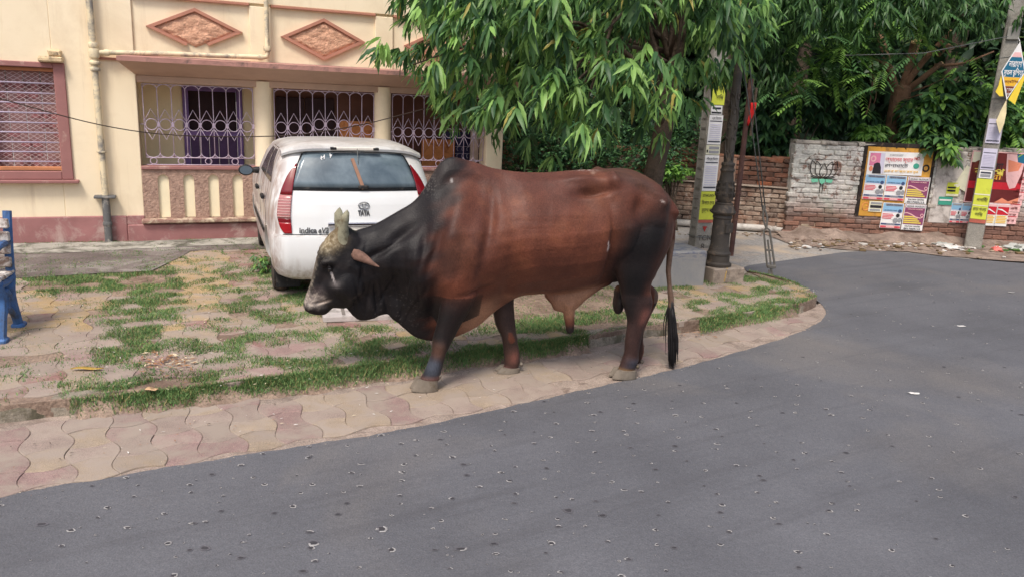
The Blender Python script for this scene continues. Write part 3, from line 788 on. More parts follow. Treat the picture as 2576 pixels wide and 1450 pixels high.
# ---------------------------------------------------------------- the parked hatchback
def build_car():
    CA = R(21.1)
    cu_ = Vector((math.cos(CA), math.sin(CA), 0))
    C0 = G(714, 742, VZ)
    O = Vector((-1.627, 7.634, VZ))                      # middle of the rear axle, on the ground
    K = empty('parked_car', 'dusty white hatchback parked nose first towards the yellow house', 'car', O, CA)
    ZS = np.array([.20,.24,.32,.44,.57,.615,.632,.66,.80,.90,.97,1.10,1.25,1.345,1.385,1.415,1.43])
    XS = np.array([.70,.77,.815,.83,.834,.832,.826,.826,.83,.818,.805,.775,.73,.685,.64,.56,.40])
    YR = np.array([-.52,-.57,-.625,-.65,-.655,-.65,-.628,-.622,-.612,-.598,-.58,-.53,-.455,-.385,-.32,-.20,.05])
    YF = np.array([2.85,2.95,3.02,3.06,3.07,3.07,3.06,3.05,3.0,2.86,2.1,1.85,1.55,1.28,1.08,.85,.55])
    def outline(z, n1=10, n2=10, n3=24, n4=6, n5=5):
        X, yr, yf = np.interp(z, ZS, XS), np.interp(z, ZS, YR), np.interp(z, ZS, YF)
        rr = min(.20, X*.5); rf = min(.35, X*.5, (yf-yr)*.4); bow = .055; pts = []
        for k in range(n1):
            x = (X-rr)*k/n1; pts.append((x, yr-bow*(1-(x/(X-rr))**2)))
        for k in range(n2):
            q = math.pi/2*k/n2; pts.append((X-rr+rr*math.sin(q), yr+rr-rr*math.cos(q)))
        for k in range(n3):
            f = k/n3; y = yr+rr+(yf-rf-yr-rr)*f; pts.append((X+.012*math.sin(math.pi*f), y))
        for k in range(n4):
            q = math.pi/2*k/n4; pts.append((X-rf+rf*math.cos(q), yf-rf+rf*math.sin(q)))
        for k in range(n5+1):
            x = (X-rf)*(1-k/n5); pts.append((x, yf+.10*(1-(x/(X-rf))**2)))
        return pts
    NI = len(outline(.5))-1
    def SP(i, z, off=0.0):
        """surface point at outline index i (0 rear centre, negative = left side), pushed outwards by off"""
        sg = -1 if i < 0 else 1; i = abs(i)
        def at(q):
            o = outline(z); k = min(int(q), NI-1); f = q-k
            return Vector((o[k][0]+(o[k+1][0]-o[k][0])*f, o[k][1]+(o[k+1][1]-o[k][1])*f))
        p = at(i); d = (at(min(i+.2, NI))-at(max(i-.2, 0)))
        nrm = Vector((d.y, -d.x)).normalized() if d.length > 1e-6 else Vector((0,-1))
        p = p+nrm*off
        return Vector((sg*p.x, p.y, z))
    m = MB(); rings = []
    zz = np.unique(np.r_[ZS, np.linspace(.66,1.43,14)])
    for z in zz:
        h = outline(z); rings.append([(x, y, z) for x, y in h]+[(-x, y, z) for x, y in h[::-1][1:-1]])
    m.loft(rings)
    t = NT('car_white'); pos = t.co()
    sep = t.n('ShaderNodeSeparateXYZ'); t.l(pos, sep.inputs[0])
    geo = t.n('ShaderNodeNewGeometry'); vt = t.n('ShaderNodeVectorTransform', vector_type='NORMAL', convert_from='WORLD', convert_to='OBJECT'); t.l(geo.outputs['Normal'], vt.inputs[0])
    sn = t.n('ShaderNodeSeparateXYZ'); t.l(vt.outputs[0], sn.inputs[0])
    n1 = t.noise(4, 8, .7, stretch=(1,1,.6), dist=.5); n2 = t.noise(14, 6, .7, stretch=(1,1,.25))
    k = t.mix(t.ramp(n1, [(.35,0.),(.75,.25)]), srgb(234,236,236), srgb(220,218,212))
    side = t.ramp(t.math('MULTIPLY', sn.outputs['X'], -1.), [(.35,0.),(.8,1.)])
    k = t.mix(t.math('MULTIPLY', side, t.ramp(n2, [(.36,.1),(.6,.85)])), k, srgb(150,122,110))
    low = t.ramp(sep.outputs['Z'], [(.22,1.),(.46,0.)])
    k = t.mix(t.math('MULTIPLY', low, t.ramp(n2, [(.45,.0),(.66,.7)])), k, srgb(156,140,122))
    top = t.ramp(sn.outputs['Z'], [(.3,0.),(.75,1.)])
    k = t.mix(t.math('MULTIPLY', top, t.ramp(n1, [(.3,.3),(.65,.75)])), k, srgb(140,130,122))
    stain = t.ramp(t.noise(9, 8, .8, dist=.8), [(.66,0.),(.74,.35)])
    k = t.mix(t.math('MULTIPLY', stain, t.ramp(sep.outputs['Z'], [(.5,1.),(.7,.1)])), k, srgb(140,128,112))
    t.col(k); t.rough(t.ramp(n1, [(.3,.3),(.7,.55)])); t.b.inputs['Coat Weight'].default_value = .25
    paint = t.m
    black = M('car_black', srgb(34,34,36), .6, .2, 8, .1, dirt=srgb(90,84,78), dirt_amt=.25, dscale=8)
    tyre = M('tyre', srgb(44,42,42), .9, .25, 10, .4, 50, dirt=srgb(110,98,86), dirt_amt=.35, dscale=7)
    rim = M('rim_grey', srgb(130,128,126), .5, .2, 10, metal=.4)
    t = NT('glass_dark'); k = t.mix(t.ramp(t.noise(3, 5, .6, dist=.4), [(.35,0.),(.7,1.)]), srgb(78,92,102), srgb(122,136,144))
    t.col(k); t.rough(t.ramp(t.noise(5, 5, .6), [(.3,.06),(.7,.22)])); t.spec(.5); glass = t.m
    t = NT('glass_side'); t.col(t.mix(t.ramp(t.noise(6,5,.6),[(.4,0.),(.7,.5)]), srgb(70,64,64), srgb(112,100,96))); t.rough(.2); glass2 = t.m
    frit = M('glass_border', srgb(36,40,44), .15, .2, 5, spec=.5, dirt=srgb(96,92,86), dirt_amt=.2, dscale=5)
    chrome = M('chrome', srgb(200,200,204), .18, .05, 5, metal=1.)
    body = m.build('body', paint, K, smooth=50)
    cut = MB()
    for y in (0., 2.4):
        for sg in (-1, 1):
            cut.add(*(lambda n: ([(sg*(.58 if k < n else 1.0), y+.335*math.cos(6.2832*(k % n)/n), .29+.335*math.sin(6.2832*(k % n)/n)) for k in range(2*n)],
                     [tuple(range(n)), tuple(range(n, 2*n))]+[(i, (i+1)%n, n+(i+1)%n, n+i) for i in range(n)]))(28))
    co_ = cut.build('cutter', black, K)
    md = body.modifiers.new('b', 'BOOLEAN'); md.operation = 'DIFFERENCE'; md.object = co_; md.solver = 'EXACT'
    dg = bpy.context.evaluated_depsgraph_get(); dg.update()
    nm = bpy.data.meshes.new_from_object(body.evaluated_get(dg)); body.modifiers.clear(); body.data = nm; nm.name = 'body'
    nm.materials.clear(); nm.materials.append(paint); nm.polygons.foreach_set('material_index', [0]*len(nm.polygons)); shade(nm, 35)
    bpy.data.objects.remove(co_)
    def patch(name, rows, mat, parent=K, off=.004, n=14, smooth=60, **kw):
        """rows: list of (z, i0, i1); a skin lying just proud of the body"""
        q = MB(); vs = []
        for z, a, b in rows:
            vs += [SP(a+(b-a)*k/n, z, off) for k in range(n+1)]
        fs = [(r*(n+1)+k, r*(n+1)+k+1, (r+1)*(n+1)+k+1, (r+1)*(n+1)+k) for r in range(len(rows)-1) for k in range(n)]
        q.add(vs, fs)
        o = q.build(name, mat, parent, smooth=smooth, **kw)
        so = o.modifiers.new('t', 'SOLIDIFY'); so.thickness = .003; so.offset = -1
        return o
    lin = lambda z0, z1, n: [z0+(z1-z0)*k/n for k in range(n+1)]
    # rear window: black border, then the glass
    rw = patch('rear_window', [(z, -11.6+1.0*(z-1.02)/.36, 11.6-1.0*(z-1.02)/.36) for z in lin(1.02,1.36,8)], frit, off=.005, n=30)
    patch('pane', [(z, -10.9+.9*(z-1.05)/.32, 10.9-.9*(z-1.05)/.32) for z in lin(1.05,1.345,6)], glass, rw, off=.0078, n=26)
    # tailgate seam and bumper line
    patch('tailgate_seam', [(.632,-13.2,13.2),(.638,-13.2,13.2)], black, off=.003, n=34)
    for sg in (-1, 1):
        tl = empty('tail_light', None, None); tl.parent = K
        red = M('lamp_red', srgb(158,16,28), .15, .12, 8, spec=.6) if sg == -1 else bpy.data.materials['lamp_red']
        dred = M('lamp_dark_red', srgb(118,14,26), .15, .12, 8, spec=.6) if sg == -1 else bpy.data.materials['lamp_dark_red']
        clr = M('lamp_clear', srgb(178,118,116), .2, .12, 30, spec=.6) if sg == -1 else bpy.data.materials['lamp_clear']
        def edge(z):
            f = (z-.645)/(1.25-.645)
            inner = 10.4+.6*f
            outer = 10.4+7.6*math.sin(math.pi*min(1, .16+.84*f**.9))**.55*(1 if f < .5 else 1)
            outer = np.interp(f, [0,.08,.25,.45,.65,.85,1.], [12.6,13.8,14.7,14.7,14.1,12.9,11.2])
            return sg*inner, sg*outer
        for nm_, z0, z1, mt in (('lamp_lens',.645,.74,red),('lamp_lens',.742,.775,dred),('lamp_lens',.777,.98,clr),('lamp_lens',.982,1.25,dred)):
            patch(nm_, [(z, *edge(z)) for z in lin(z0,z1,7)], mt, tl, off=.014, n=12)
        for k in range(7):
            z = .79+k*.024
            a, b = edge(z); patch('lamp_rib', [(z, a, b),(z+.004, a, b)], M('lamp_rib', srgb(226,190,184), .2) if 'lamp_rib' not in bpy.data.materials else bpy.data.materials['lamp_rib'], tl, off=.018, n=10)
        # sides: windows, door seams, handles
        patch('side_window', [(z, sg*(21.5+2.5*(z-1.05)/.30+.5), sg*(29.6-.2*(z-1.05)/.30)) for z in lin(1.05,1.355,5)], glass2, off=.004)
        patch('side_window', [(z, sg*30.4, sg*(39.5-3.5*(z-1.05)/.30)) for z in lin(1.05,1.355,5)], glass2, off=.004)
        patch('door_seam', [(z, sg*30.0, sg*30.06) for z in lin(.3,.98,4)], black, off=.002, n=2); patch('door_seam', [(z, sg*24.0, sg*24.06) for z in lin(.62,.98,4)], black, off=.002, n=2)
        patch('side_moulding', [(.52, sg*25, sg*38),(.575, sg*25, sg*38)], black, off=.012)
        for i in (25.2, 32.0):
            p = SP(sg*i, .86, .02); q = MB(); q.bbox(p.x-.018, p.x+.018, p.y-.02, p.y+.15, .845, .885, b=.008); q.build('door_handle', black, K)
        # mirror
        mm_ = MB(); cx = sg*.955; rs = []
        for f, s_ in ((0,.75),(.02,1.),(.06,.95),(.10,.6)):
            rs.append([(cx+.088*s_*math.cos(q)*(1 if math.cos(q)*sg > 0 else .95), 1.50+f, 1.0+.06*s_*math.sin(q)) for q in [2*math.pi*k/20 for k in range(20)]])
        mm_.loft(rs); mo = mm_.build('wing_mirror', black, K, smooth=True)
        q = MB(); q.lathe([(.9,0)], (0,0,0), 3) if False else None
        q.add([(cx+.072*math.cos(a), 1.4965, 1.0+.046*math.sin(a)) for a in [2*math.pi*k/20 for k in range(20)]], [tuple(range(20))]); q.build('mirror_glass', M('mirror_glass', srgb(84,98,110), .1, .1, 4, spec=.8) if 'mirror_glass' not in bpy.data.materials else bpy.data.materials['mirror_glass'], mo)
        q = MB(); q.tube([(sg*.80,1.53,1.0),(sg*.88,1.53,1.0)], [.04,.03], 10); q.build('mirror_arm', black, mo, smooth=True)
        for y in (0., 2.4):
            wm = MB(); rs = []
            for x, r_ in ((.63,.20),(.63,.265),(.65,.285),(.70,.287),(.75,.285),(.785,.262),(.785,.19)):
                rs.append([(sg*x, y+r_*math.cos(a), .285+r_*math.sin(a)) for a in [2*math.pi*k/32 for k in range(32)]])
            wm.loft(rs); wo = wm.build('wheel', tyre, K, smooth=True)
            rs = []
            for x, r_ in ((.74,.19),(.775,.185),(.765,.15),(.772,.06),(.79,.04)):
                rs.append([(sg*x, y+r_*math.cos(a), .285+r_*math.sin(a)) for a in [2*math.pi*k/32 for k in range(32)]])
            wm = MB(); wm.loft(rs); wm.build('rim', rim, wo, smooth=True)
        f = MB(); f.bbox(sg*.66-.12, sg*.66+.12, -.372, -.36, .10, .34, b=.004); f.build('mud_flap', black, K)
    # underside, exhaust
    q = MB(); q.bbox(-.60,.60,-.46,2.9,.17,.26, b=.02); q.build('underbody', black, K)
    q = MB(); q.tube([(.42,-.52,.19),(.42,.3,.2)], .025, 10); q.build('exhaust', rim, K, smooth=True)
    # roof spoiler, third brake light, aerial
    sp = MB(); rs = []
    for k in range(25):
        f = k/24*2-1; x = f*.70; e = abs(f)**5
        yc = np.interp(abs(f), [0,.8,1], [-.465,-.43,-.36]); z0 = 1.385-.06*e; th = .05
        rs.append([(x, yc, z0-th*.45),(x, yc-.012, z0),(x, yc+.03, z0+th*.45),(x, yc+.22, z0+th*.62+.012*(1-e)),(x, yc+.23, z0-.0),(x, yc+.08, z0-th*.5)])
    sp.loft(rs); so = sp.build('roof_spoiler', paint, K, smooth=50)
    q = MB(); q.bbox(-.21,.21,-.492,-.45,1.372,1.401, b=.006); q.build('brake_light', M('brake_light_white', srgb(222,216,206), .4, .1, 9), so)
    for s_ in (-1, 1):
        q = MB(); q.bbox(s_*.21-.03, s_*.21+.03, -.494, -.45, 1.375, 1.398, b=.004); q.build('brake_light_end', black, so)
    q = MB(); q.tube([(.02,-.497,1.39),(.028,-.52,1.22)], .0035, 5); q.build('washer_tube', chrome, K)
    # wiper: a brown strip standing across the glass
    q = MB()
    a = SP(1.0, 1.04, .02); b = SP(-.6, 1.30, .03)
    d = (b-a).normalized(); sidev = Vector((1,0,.2)).normalized()*.017; up = d.cross(sidev).normalized()*.008
    q.add([a-sidev-up, a+sidev-up, a+sidev+up, a-sidev+up, b-sidev*.9-up, b+sidev*.9-up, b+sidev*.9+up, b-sidev*.9+up], [(0,1,2,3),(4,7,6,5),(0,4,5,1),(1,5,6,2),(2,6,7,3),(3,7,4,0)])
    wp = q.build('rear_wiper', M('wiper_brown', srgb(146,110,90), .7, .2, 14), K, label='flat brown strip on the rear window')
    q = MB(); q.bbox(a.x-.05, a.x+.05, a.y-.012, a.y+.02, .98+.06, 1.012+.06, b=.008); q.build('wiper_pivot', black, wp)
    # painted marks on the glass
    q = MB()
    for pl in ([(-6.5,1.315),(-6.3,1.295)],[(-6.4,1.30),(-5.9,1.312)],[(-5.95,1.325),(-5.85,1.29)],[(-6.55,1.30),(-6.25,1.282)],[(-4.95,1.335),(-4.5,1.315)],[(-4.95,1.32),(-4.5,1.327)],[(-4.7,1.327),(-4.75,1.30)]):
        q.tube([SP(i, z, .013) for i, z in pl], .0055, 5)
    q.build('glass_marks', M('chalk_white', srgb(226,226,226), .9), rw, kind='stuff')
    # badges
    z = .895
    q = MB()
    by = SP(.9, z, .012)
    q.tube([(by.x+.052*math.cos(a), by.y, z+.03*math.sin(a)) for a in [2*math.pi*k/24 for k in range(24)]], .005, 6, closed=True)
    q.tube([(by.x-.035, by.y, z+.014),(by.x-.012, by.y-.002, z+.016),(by.x-.008, by.y, z-.022)], .004, 5); q.tube([(by.x+.035, by.y, z+.014),(by.x+.012, by.y-.002, z+.016),(by.x+.008, by.y, z-.022)], .004, 5)
    dk = M('badge_grey', srgb(124,126,130), .3, .1, 9, metal=.7)
    q.build('badge', dk, K, smooth=True, kind='stuff')
    text_mesh('badge_lettering', 'TATA', .062, dk, K, (by.x-.058, SP(.9,.83,.008).y, .826), extrude=.003, bold=.003, fit=.118)
    p = SP(-8.4, .672, .012)
    text_mesh('model_lettering', 'indica', .07, dk, K, (p.x-.045, p.y-.004, .672), rot=(R(90),0,R(-3)), extrude=.003, bold=.0022, fit=.168)
    p = SP(-5.9, .672, .012)
    text_mesh('model_lettering', 'eV2', .07, dk, K, (p.x-.025, p.y-.004, .672), rot=(R(90),0,R(-2)), extrude=.003, bold=.0022, fit=.10, shear=.2)
    q = MB(); q.bbox(-.30,.34,-.715,-.66,.715,.745, b=.012); q.build('chrome_strip', chrome, K)
    q = MB(); q.bbox(-.20,.28,-.700,-.66,.648,.71, b=.004); q.build('number_plate', M('plate_white', srgb(226,222,212), .6), K)
    q = MB(); q.tube([SP(-5.2+1.05*math.cos(a), .40+.028*math.sin(a), .004) for a in [2*math.pi*k/16 for k in range(16)]], .004, 5, closed=True); q.build('tow_eye_cover', dk, K, smooth=True)
    K.scale = (.90, .93, .99)
    return K
car = build_car()
# ---------------------------------------------------------------- compound walls of brick
def brick_mats():
    t = NT('brick_bare')
    k = t.ramp(t.rand(), [(0, srgb(84,62,56)),(.25, srgb(112,78,66)),(.5, srgb(132,92,76)),(.7, srgb(102,82,74)),(.85, srgb(162,104,78)),(1, srgb(82,68,62))])
    k = t.mix(1., k, t.ramp(t.noise(12, 6, .7, t.co(True)), [(.3,.65),(.7,1.25)]), 'MULTIPLY')
    k = t.mix(t.ramp(t.noise(2.6, 8, .75, t.co(True), dist=.4), [(.48,0.),(.66,.75)]), k, srgb(142,130,118))
    t.col(k); t.rough(.95); t.spec(.15); t.bump(t.noise(40, 5, .7, t.co(True)), .8, .012)
    bare = t.m
    t = NT('brick_whitewashed'); P = t.co(True)
    base = t.ramp(t.rand(), [(0, srgb(120,86,74)),(.5, srgb(146,104,86)),(1, srgb(104,84,76))])
    ww = t.mix(t.ramp(t.noise(1.6, 6, .6, P), [(.35,0.),(.7,1.)]), srgb(214,208,202), srgb(196,196,188))
    ww = t.mix(t.ramp(t.noise(1.1, 5, .6, P, dist=.5), [(.56,0.),(.66,.5)]), ww, srgb(160,196,176))
    ww = t.mix(t.ramp(t.noise(.9, 4, .5, P, stretch=(1,1,1.4)), [(.58,0.),(.7,.45)]), ww, srgb(222,206,186))
    sep = t.n('ShaderNodeSeparateXYZ'); t.l(P, sep.inputs[0])
    hgt = t.ramp(t.math('ADD', sep.outputs['Z'], t.math('MULTIPLY', t.noise(1.3, 5, .6, P), .5)), [(.55,.95),(.98,.0)])
    gone = t.ramp(t.noise(6, 8, .75, P, dist=.5), [(.53,0.),(.60,.9)])
    f = t.math('MAXIMUM', hgt, gone)
    f2 = t.mix(f, ww, base)
    k = t.mix(1., f2, t.ramp(t.noise(26, 5, .7, P), [(.3,.72),(.7,1.15)]), 'MULTIPLY')
    k = t.mix(t.ramp(t.noise(4, 8, .8, P), [(.64,0.),(.72,.4)]), k, srgb(94,90,84))
    t.col(k); t.rough(.93); t.spec(.15); t.bump(t.noise(34, 5, .7, P), .8, .014)
    wash = t.m
    t = NT('brick_salted'); P = t.co(True)
    k = t.ramp(t.rand(), [(0, srgb(92,74,68)),(.4, srgb(124,98,84)),(.7, srgb(146,112,94)),(1, srgb(108,92,82))])
    k = t.mix(t.ramp(t.noise(3.4, 8, .75, P, dist=.5), [(.44,0.),(.62,.85)]), k, srgb(176,160,144))
    k = t.mix(t.ramp(t.noise(5, 8, .8, P), [(.60,0.),(.68,.7)]), k, srgb(208,200,192))
    k = t.mix(t.ramp(t.noise(2.2, 7, .7, P), [(.55,0.),(.7,.6)]), k, srgb(92,78,70))
    t.col(k); t.rough(.95); t.spec(.15); t.bump(t.noise(36, 5, .7, P), .9, .014)
    return bare, wash, t.m
BARE, WASH, SALT = brick_mats()
MORT = M('old_mortar', srgb(118,102,92), .97, .3, 6, .8, 40, .012, grain=.4, world=True)
BL, BH, BD = .235, .066, .11
def brick_meshes(mat, nm):
    out = []
    for k in range(7):
        m = MB(); random.seed(40+k); m.bbox(0, BL, 0, BD, 0, BH, b=.010, jit=.005); me = m.mesh(nm); me.materials.append(mat); out.append(me)
    return out
def brick_wall(parent, L, zs, y0, meshes, skip=lambda x, z: False, cap=300, seed=1, top=lambda x: 9, rough=.012):
    """one course after another; the visible bricks are objects, any beyond the limit join one mesh"""
    r = random.Random(seed); lst = []
    z = zs[0]; row = 0
    while z < zs[1]:
        x = -(BL+.012)*.5*(row % 2)+r.uniform(-.02,.02)
        while x < L:
            if x > -.05 and not skip(x+BL/2, z) and z < top(x+BL/2): lst.append((x, z))
            x += BL+.016
        z += BH+.011; row += 1
    r.shuffle(lst); lst.sort(key=lambda q: q[0] > 3.75); rest = MB()
    for n, (x, z) in enumerate(lst):
        T = Matrix.Translation((x, y0-BD*.12+r.uniform(-rough,rough), z))@Euler((r.uniform(-.02,.02), r.uniform(-.012,.012), r.uniform(-.03,.03))).to_matrix().to_4x4()
        me = r.choice(meshes)
        if n < cap:
            o = link('brick', me, parent); o.matrix_basis = T
        else: rest.add([T@v.co for v in me.vertices], [tuple(p.vertices) for p in me.polygons])
    if rest.v: rest.build('more_bricks', meshes[0].materials[0], parent, fix=False, kind='stuff')
    return len(lst)
# right, whitewashed wall
WO = Vector((4.38, 12.85, 0)); WL = 9.0
def build_painted_wall():
    W = empty('painted_wall', 'crumbling whitewashed brick wall with a painted lotus and pasted posters', 'wall', WO)
    m = MB(); m.bbox(.02, WL, .006, .30, -.05, 1.46, b=.01); m.build('wall_core', WASH, W)
    bm_ = brick_meshes(WASH, 'brick_washed')
    brick_wall(W, WL, (0.0, 1.44), 0.0, bm_, skip=lambda x, z: (1.14 < x < 2.24 and z > .34) or (2.30 < x < 2.75 and z > .28), seed=3, top=lambda x: 1.38 if x < .25 else 1.50)
    m = MB(); r = random.Random(6); x = .02
    while x < WL:
        w_ = r.uniform(.2,.45); m.bbox(x, x+w_-.01, -.02+r.uniform(-.015,.015), .31, 1.462, 1.50+r.uniform(0,.03), b=.012, jit=.006); x += w_
    m.build('coping', M('coping_plaster', srgb(186,178,168), .95, .3, 5, .8, 40, .01, dirt=srgb(104,96,88), dirt_amt=.45, dscale=5), W, kind='stuff')
    # plastered fields
    mus = M('mustard_paint', srgb(206,152,66), .9, .2, 4, .3, 40, .004, dirt=srgb(150,112,72), dirt_amt=.3, dscale=5)
    blk = M('black_paint', srgb(46,40,38), .9, .2, 8, dirt=srgb(120,100,80), dirt_amt=.2, dscale=8)
    wpl = M('white_plaster', srgb(206,198,192), .95, .2, 3, .6, 30, .008, dirt=srgb(132,122,114), dirt_amt=.42, dscale=4)
    p = MB(); p.bbox(1.15, 2.23, -.022, .05, .36, 1.52, b=.006); po = p.build('painted_panel', mus, W)
    for b in ((1.10,1.16,-.026,.05,.36,1.50),(2.20,2.25,-.027,.05,.36,1.47),(1.10,2.25,-.028,.05,1.47,1.535)):
        q = MB(); q.bbox(*b, b=.004); q.build('panel_border', blk, po)
    q = MB(); q.bbox(2.30, 2.75, -.018, .05, .3, 1.45, b=.01); q.build('plaster_field', wpl, W)
    # hand-painted characters on the mustard field
    text_mesh('painted_number', 'ডাঃ ১০', .24, blk, po, (2.19, -.0245, 1.16), align='RIGHT', extrude=.0005, bold=.004)
    q = MB()
    for pl in ([(1.175,.98),(1.19,1.02),(1.215,.99),(1.205,.93),(1.18,.94),(1.19,.99)],[(1.18,.80),(1.225,.76),(1.175,.72),(1.22,.70)],[(1.60,1.46),(1.64,1.52-.03),(1.72,1.49),(1.76,1.45)],[(1.18,.86),(1.24,.87)]):
        q.tube([(a, -.024, b) for a, b in pl], .008, 4)
    q.build('brush_strokes', blk, po, kind='stuff')
    q = MB(); q.tube([(1.255+.055*math.cos(a), -.024, .515+.062*math.sin(a)) for a in [.6+5.2*k/18 for k in range(19)]], .006, 4); q.tube([(1.26,-.024,.52),(1.30,-.024,.52),(1.30,-.024,.48)], .006, 4)
    q.build('painted_letter', M('orange_chalk', srgb(226,150,96), .9), po, kind='stuff')
    # the painted lotus
    lot = MB(); cx, cz = .50, 1.04
    def line(pts, r_=.0065): lot.tube([(cx+a, -.030, cz+b) for a, b in smooth_line(pts, 4)], r_, 4)
    for s in (-1, 1):
        line([(0,-.10),(s*.052,-.05),(s*.055,.03),(s*.02,.10),(0,.13)])
        line([(s*.01,-.10),(s*.10,-.06),(s*.135,.04),(s*.13,.16)]); line([(s*.13,.16),(s*.09,.135),(s*.05,.085)])
        line([(s*.03,-.105),(s*.17,-.06),(s*.215,.05),(s*.20,.17)]); line([(s*.20,.17),(s*.17,.15),(s*.14,.12)])
        line([(s*.02,-.11),(s*.12,-.105),(s*.19,-.08)])
        line([(s*.018,-.19),(s*.022,-.25),(s*.02,-.34)])
    lo = lot.build('painted_lotus', blk, W, kind='stuff')
    lf = MB()
    for pts in ([(-.18,-.125),(-.07,-.115),(-.06,-.165),(-.16,-.18)],[(-.055,-.115),(.055,-.115),(.04,-.175),(0,-.20),(-.035,-.175)],[(.06,-.115),(.17,-.125),(.15,-.175),(.06,-.165)]):
        lf.prism([(cx+a, cz+b) for a, b in pts], -.030, -.02, axis='y')
    lf.build('painted_leaf', M('leaf_paint', srgb(120,196,164), .9, .2, 9), lo, kind='stuff')
    return W
painted_wall = build_painted_wall()
def build_brick_wall():
    a = math.atan2(13.55-13.02, 2.65-4.42)
    W = empty('brick_wall', 'low dark brick wall with bare red bricks on top, behind the lamp post', 'wall', (4.42, 13.02, 0), a)
    # local x runs away from the painted wall; the face that is seen is +y here
    m = MB(); m.bbox(0, 7.5, -.30, -.06, -.05, 1.16, b=.01); m.bbox(0, 7.5, -.08, .045, -.05, .72, b=.02); m.build('wall_core', MORT, W)
    b1_ = brick_meshes(BARE, 'brick_bare')
    H1 = empty('lower_course', None, None); H1.parent = W
    b2 = brick_meshes(SALT, 'brick_salted')
    def put(L, zs, y0, seed, cap, parent):
        b1 = b2 if zs[0] < .5 else b1_
        r = random.Random(seed); z = zs[0]; row = 0; lst = []
        while z < zs[1]:
            x = -(BL+.012)*.5*(row % 2)
            while x < L:
                lst.append((x, z)); x += BL+.019
            z += BH+.011; row += 1
        lst.sort(key=lambda q: q[0]); rest = MB()
        for n, (x, z) in enumerate(lst):
            T = Matrix.Translation((x, y0-BD+r.uniform(-.01,.012), z))@Euler((r.uniform(-.02,.02), r.uniform(-.012,.012), r.uniform(-.03,.03))).to_matrix().to_4x4()
            me = r.choice(b1)
            if n < cap: o = link('brick', me, parent); o.matrix_basis = T
            else: rest.add([T@v.co for v in me.vertices], [tuple(p.vertices) for p in me.polygons])
        if rest.v: rest.build('more_bricks', b1[0].materials[0], parent, fix=False, kind='stuff')
    put(7.2, (.02, .70), .075, 5, 160, H1)
    H2 = empty('upper_course', None, None); H2.parent = W
    put(7.2, (.745, 1.16), -.02, 6, 110, H2)
    m = MB(); r = random.Random(9); x = 0
    while x < 7.3:
        w_ = r.uniform(.15,.5); z = 1.17+r.uniform(0,.07)+(.05 if .8 < x < 1.9 else 0); m.bbox(x, x+w_, -.30, -.01+r.uniform(-.02,.03), 1.165, z+.03, b=.015, jit=.01); x += w_+.005
    m.build('broken_top', M('broken_top', srgb(150,106,84), .95, .3, 6, .9, 40, .015, dirt=srgb(96,80,72), dirt_amt=.4, dscale=6), W, kind='stuff')
    m = MB(); x = 0
    while x < 7.3:
        w_ = r.uniform(.2,.6); m.bbox(x, x+w_, -.05, .10+r.uniform(-.01,.01), .725, .745, b=.006, jit=.004); x += w_+.003
    m.build('ledge', M('ledge_pale', srgb(166,150,136), .95, .3, 6, .6, 40, .01), W, kind='stuff')
    m = MB(); m.bbox(.85, 1.35, -.04, .0, .75, 1.17, b=.01); m.build('plaster_patch', M('plaster_patch', srgb(146,120,104), .95, .25, 5, .7, 40, .01), W)
    return W
brick_wall_o = build_brick_wall()
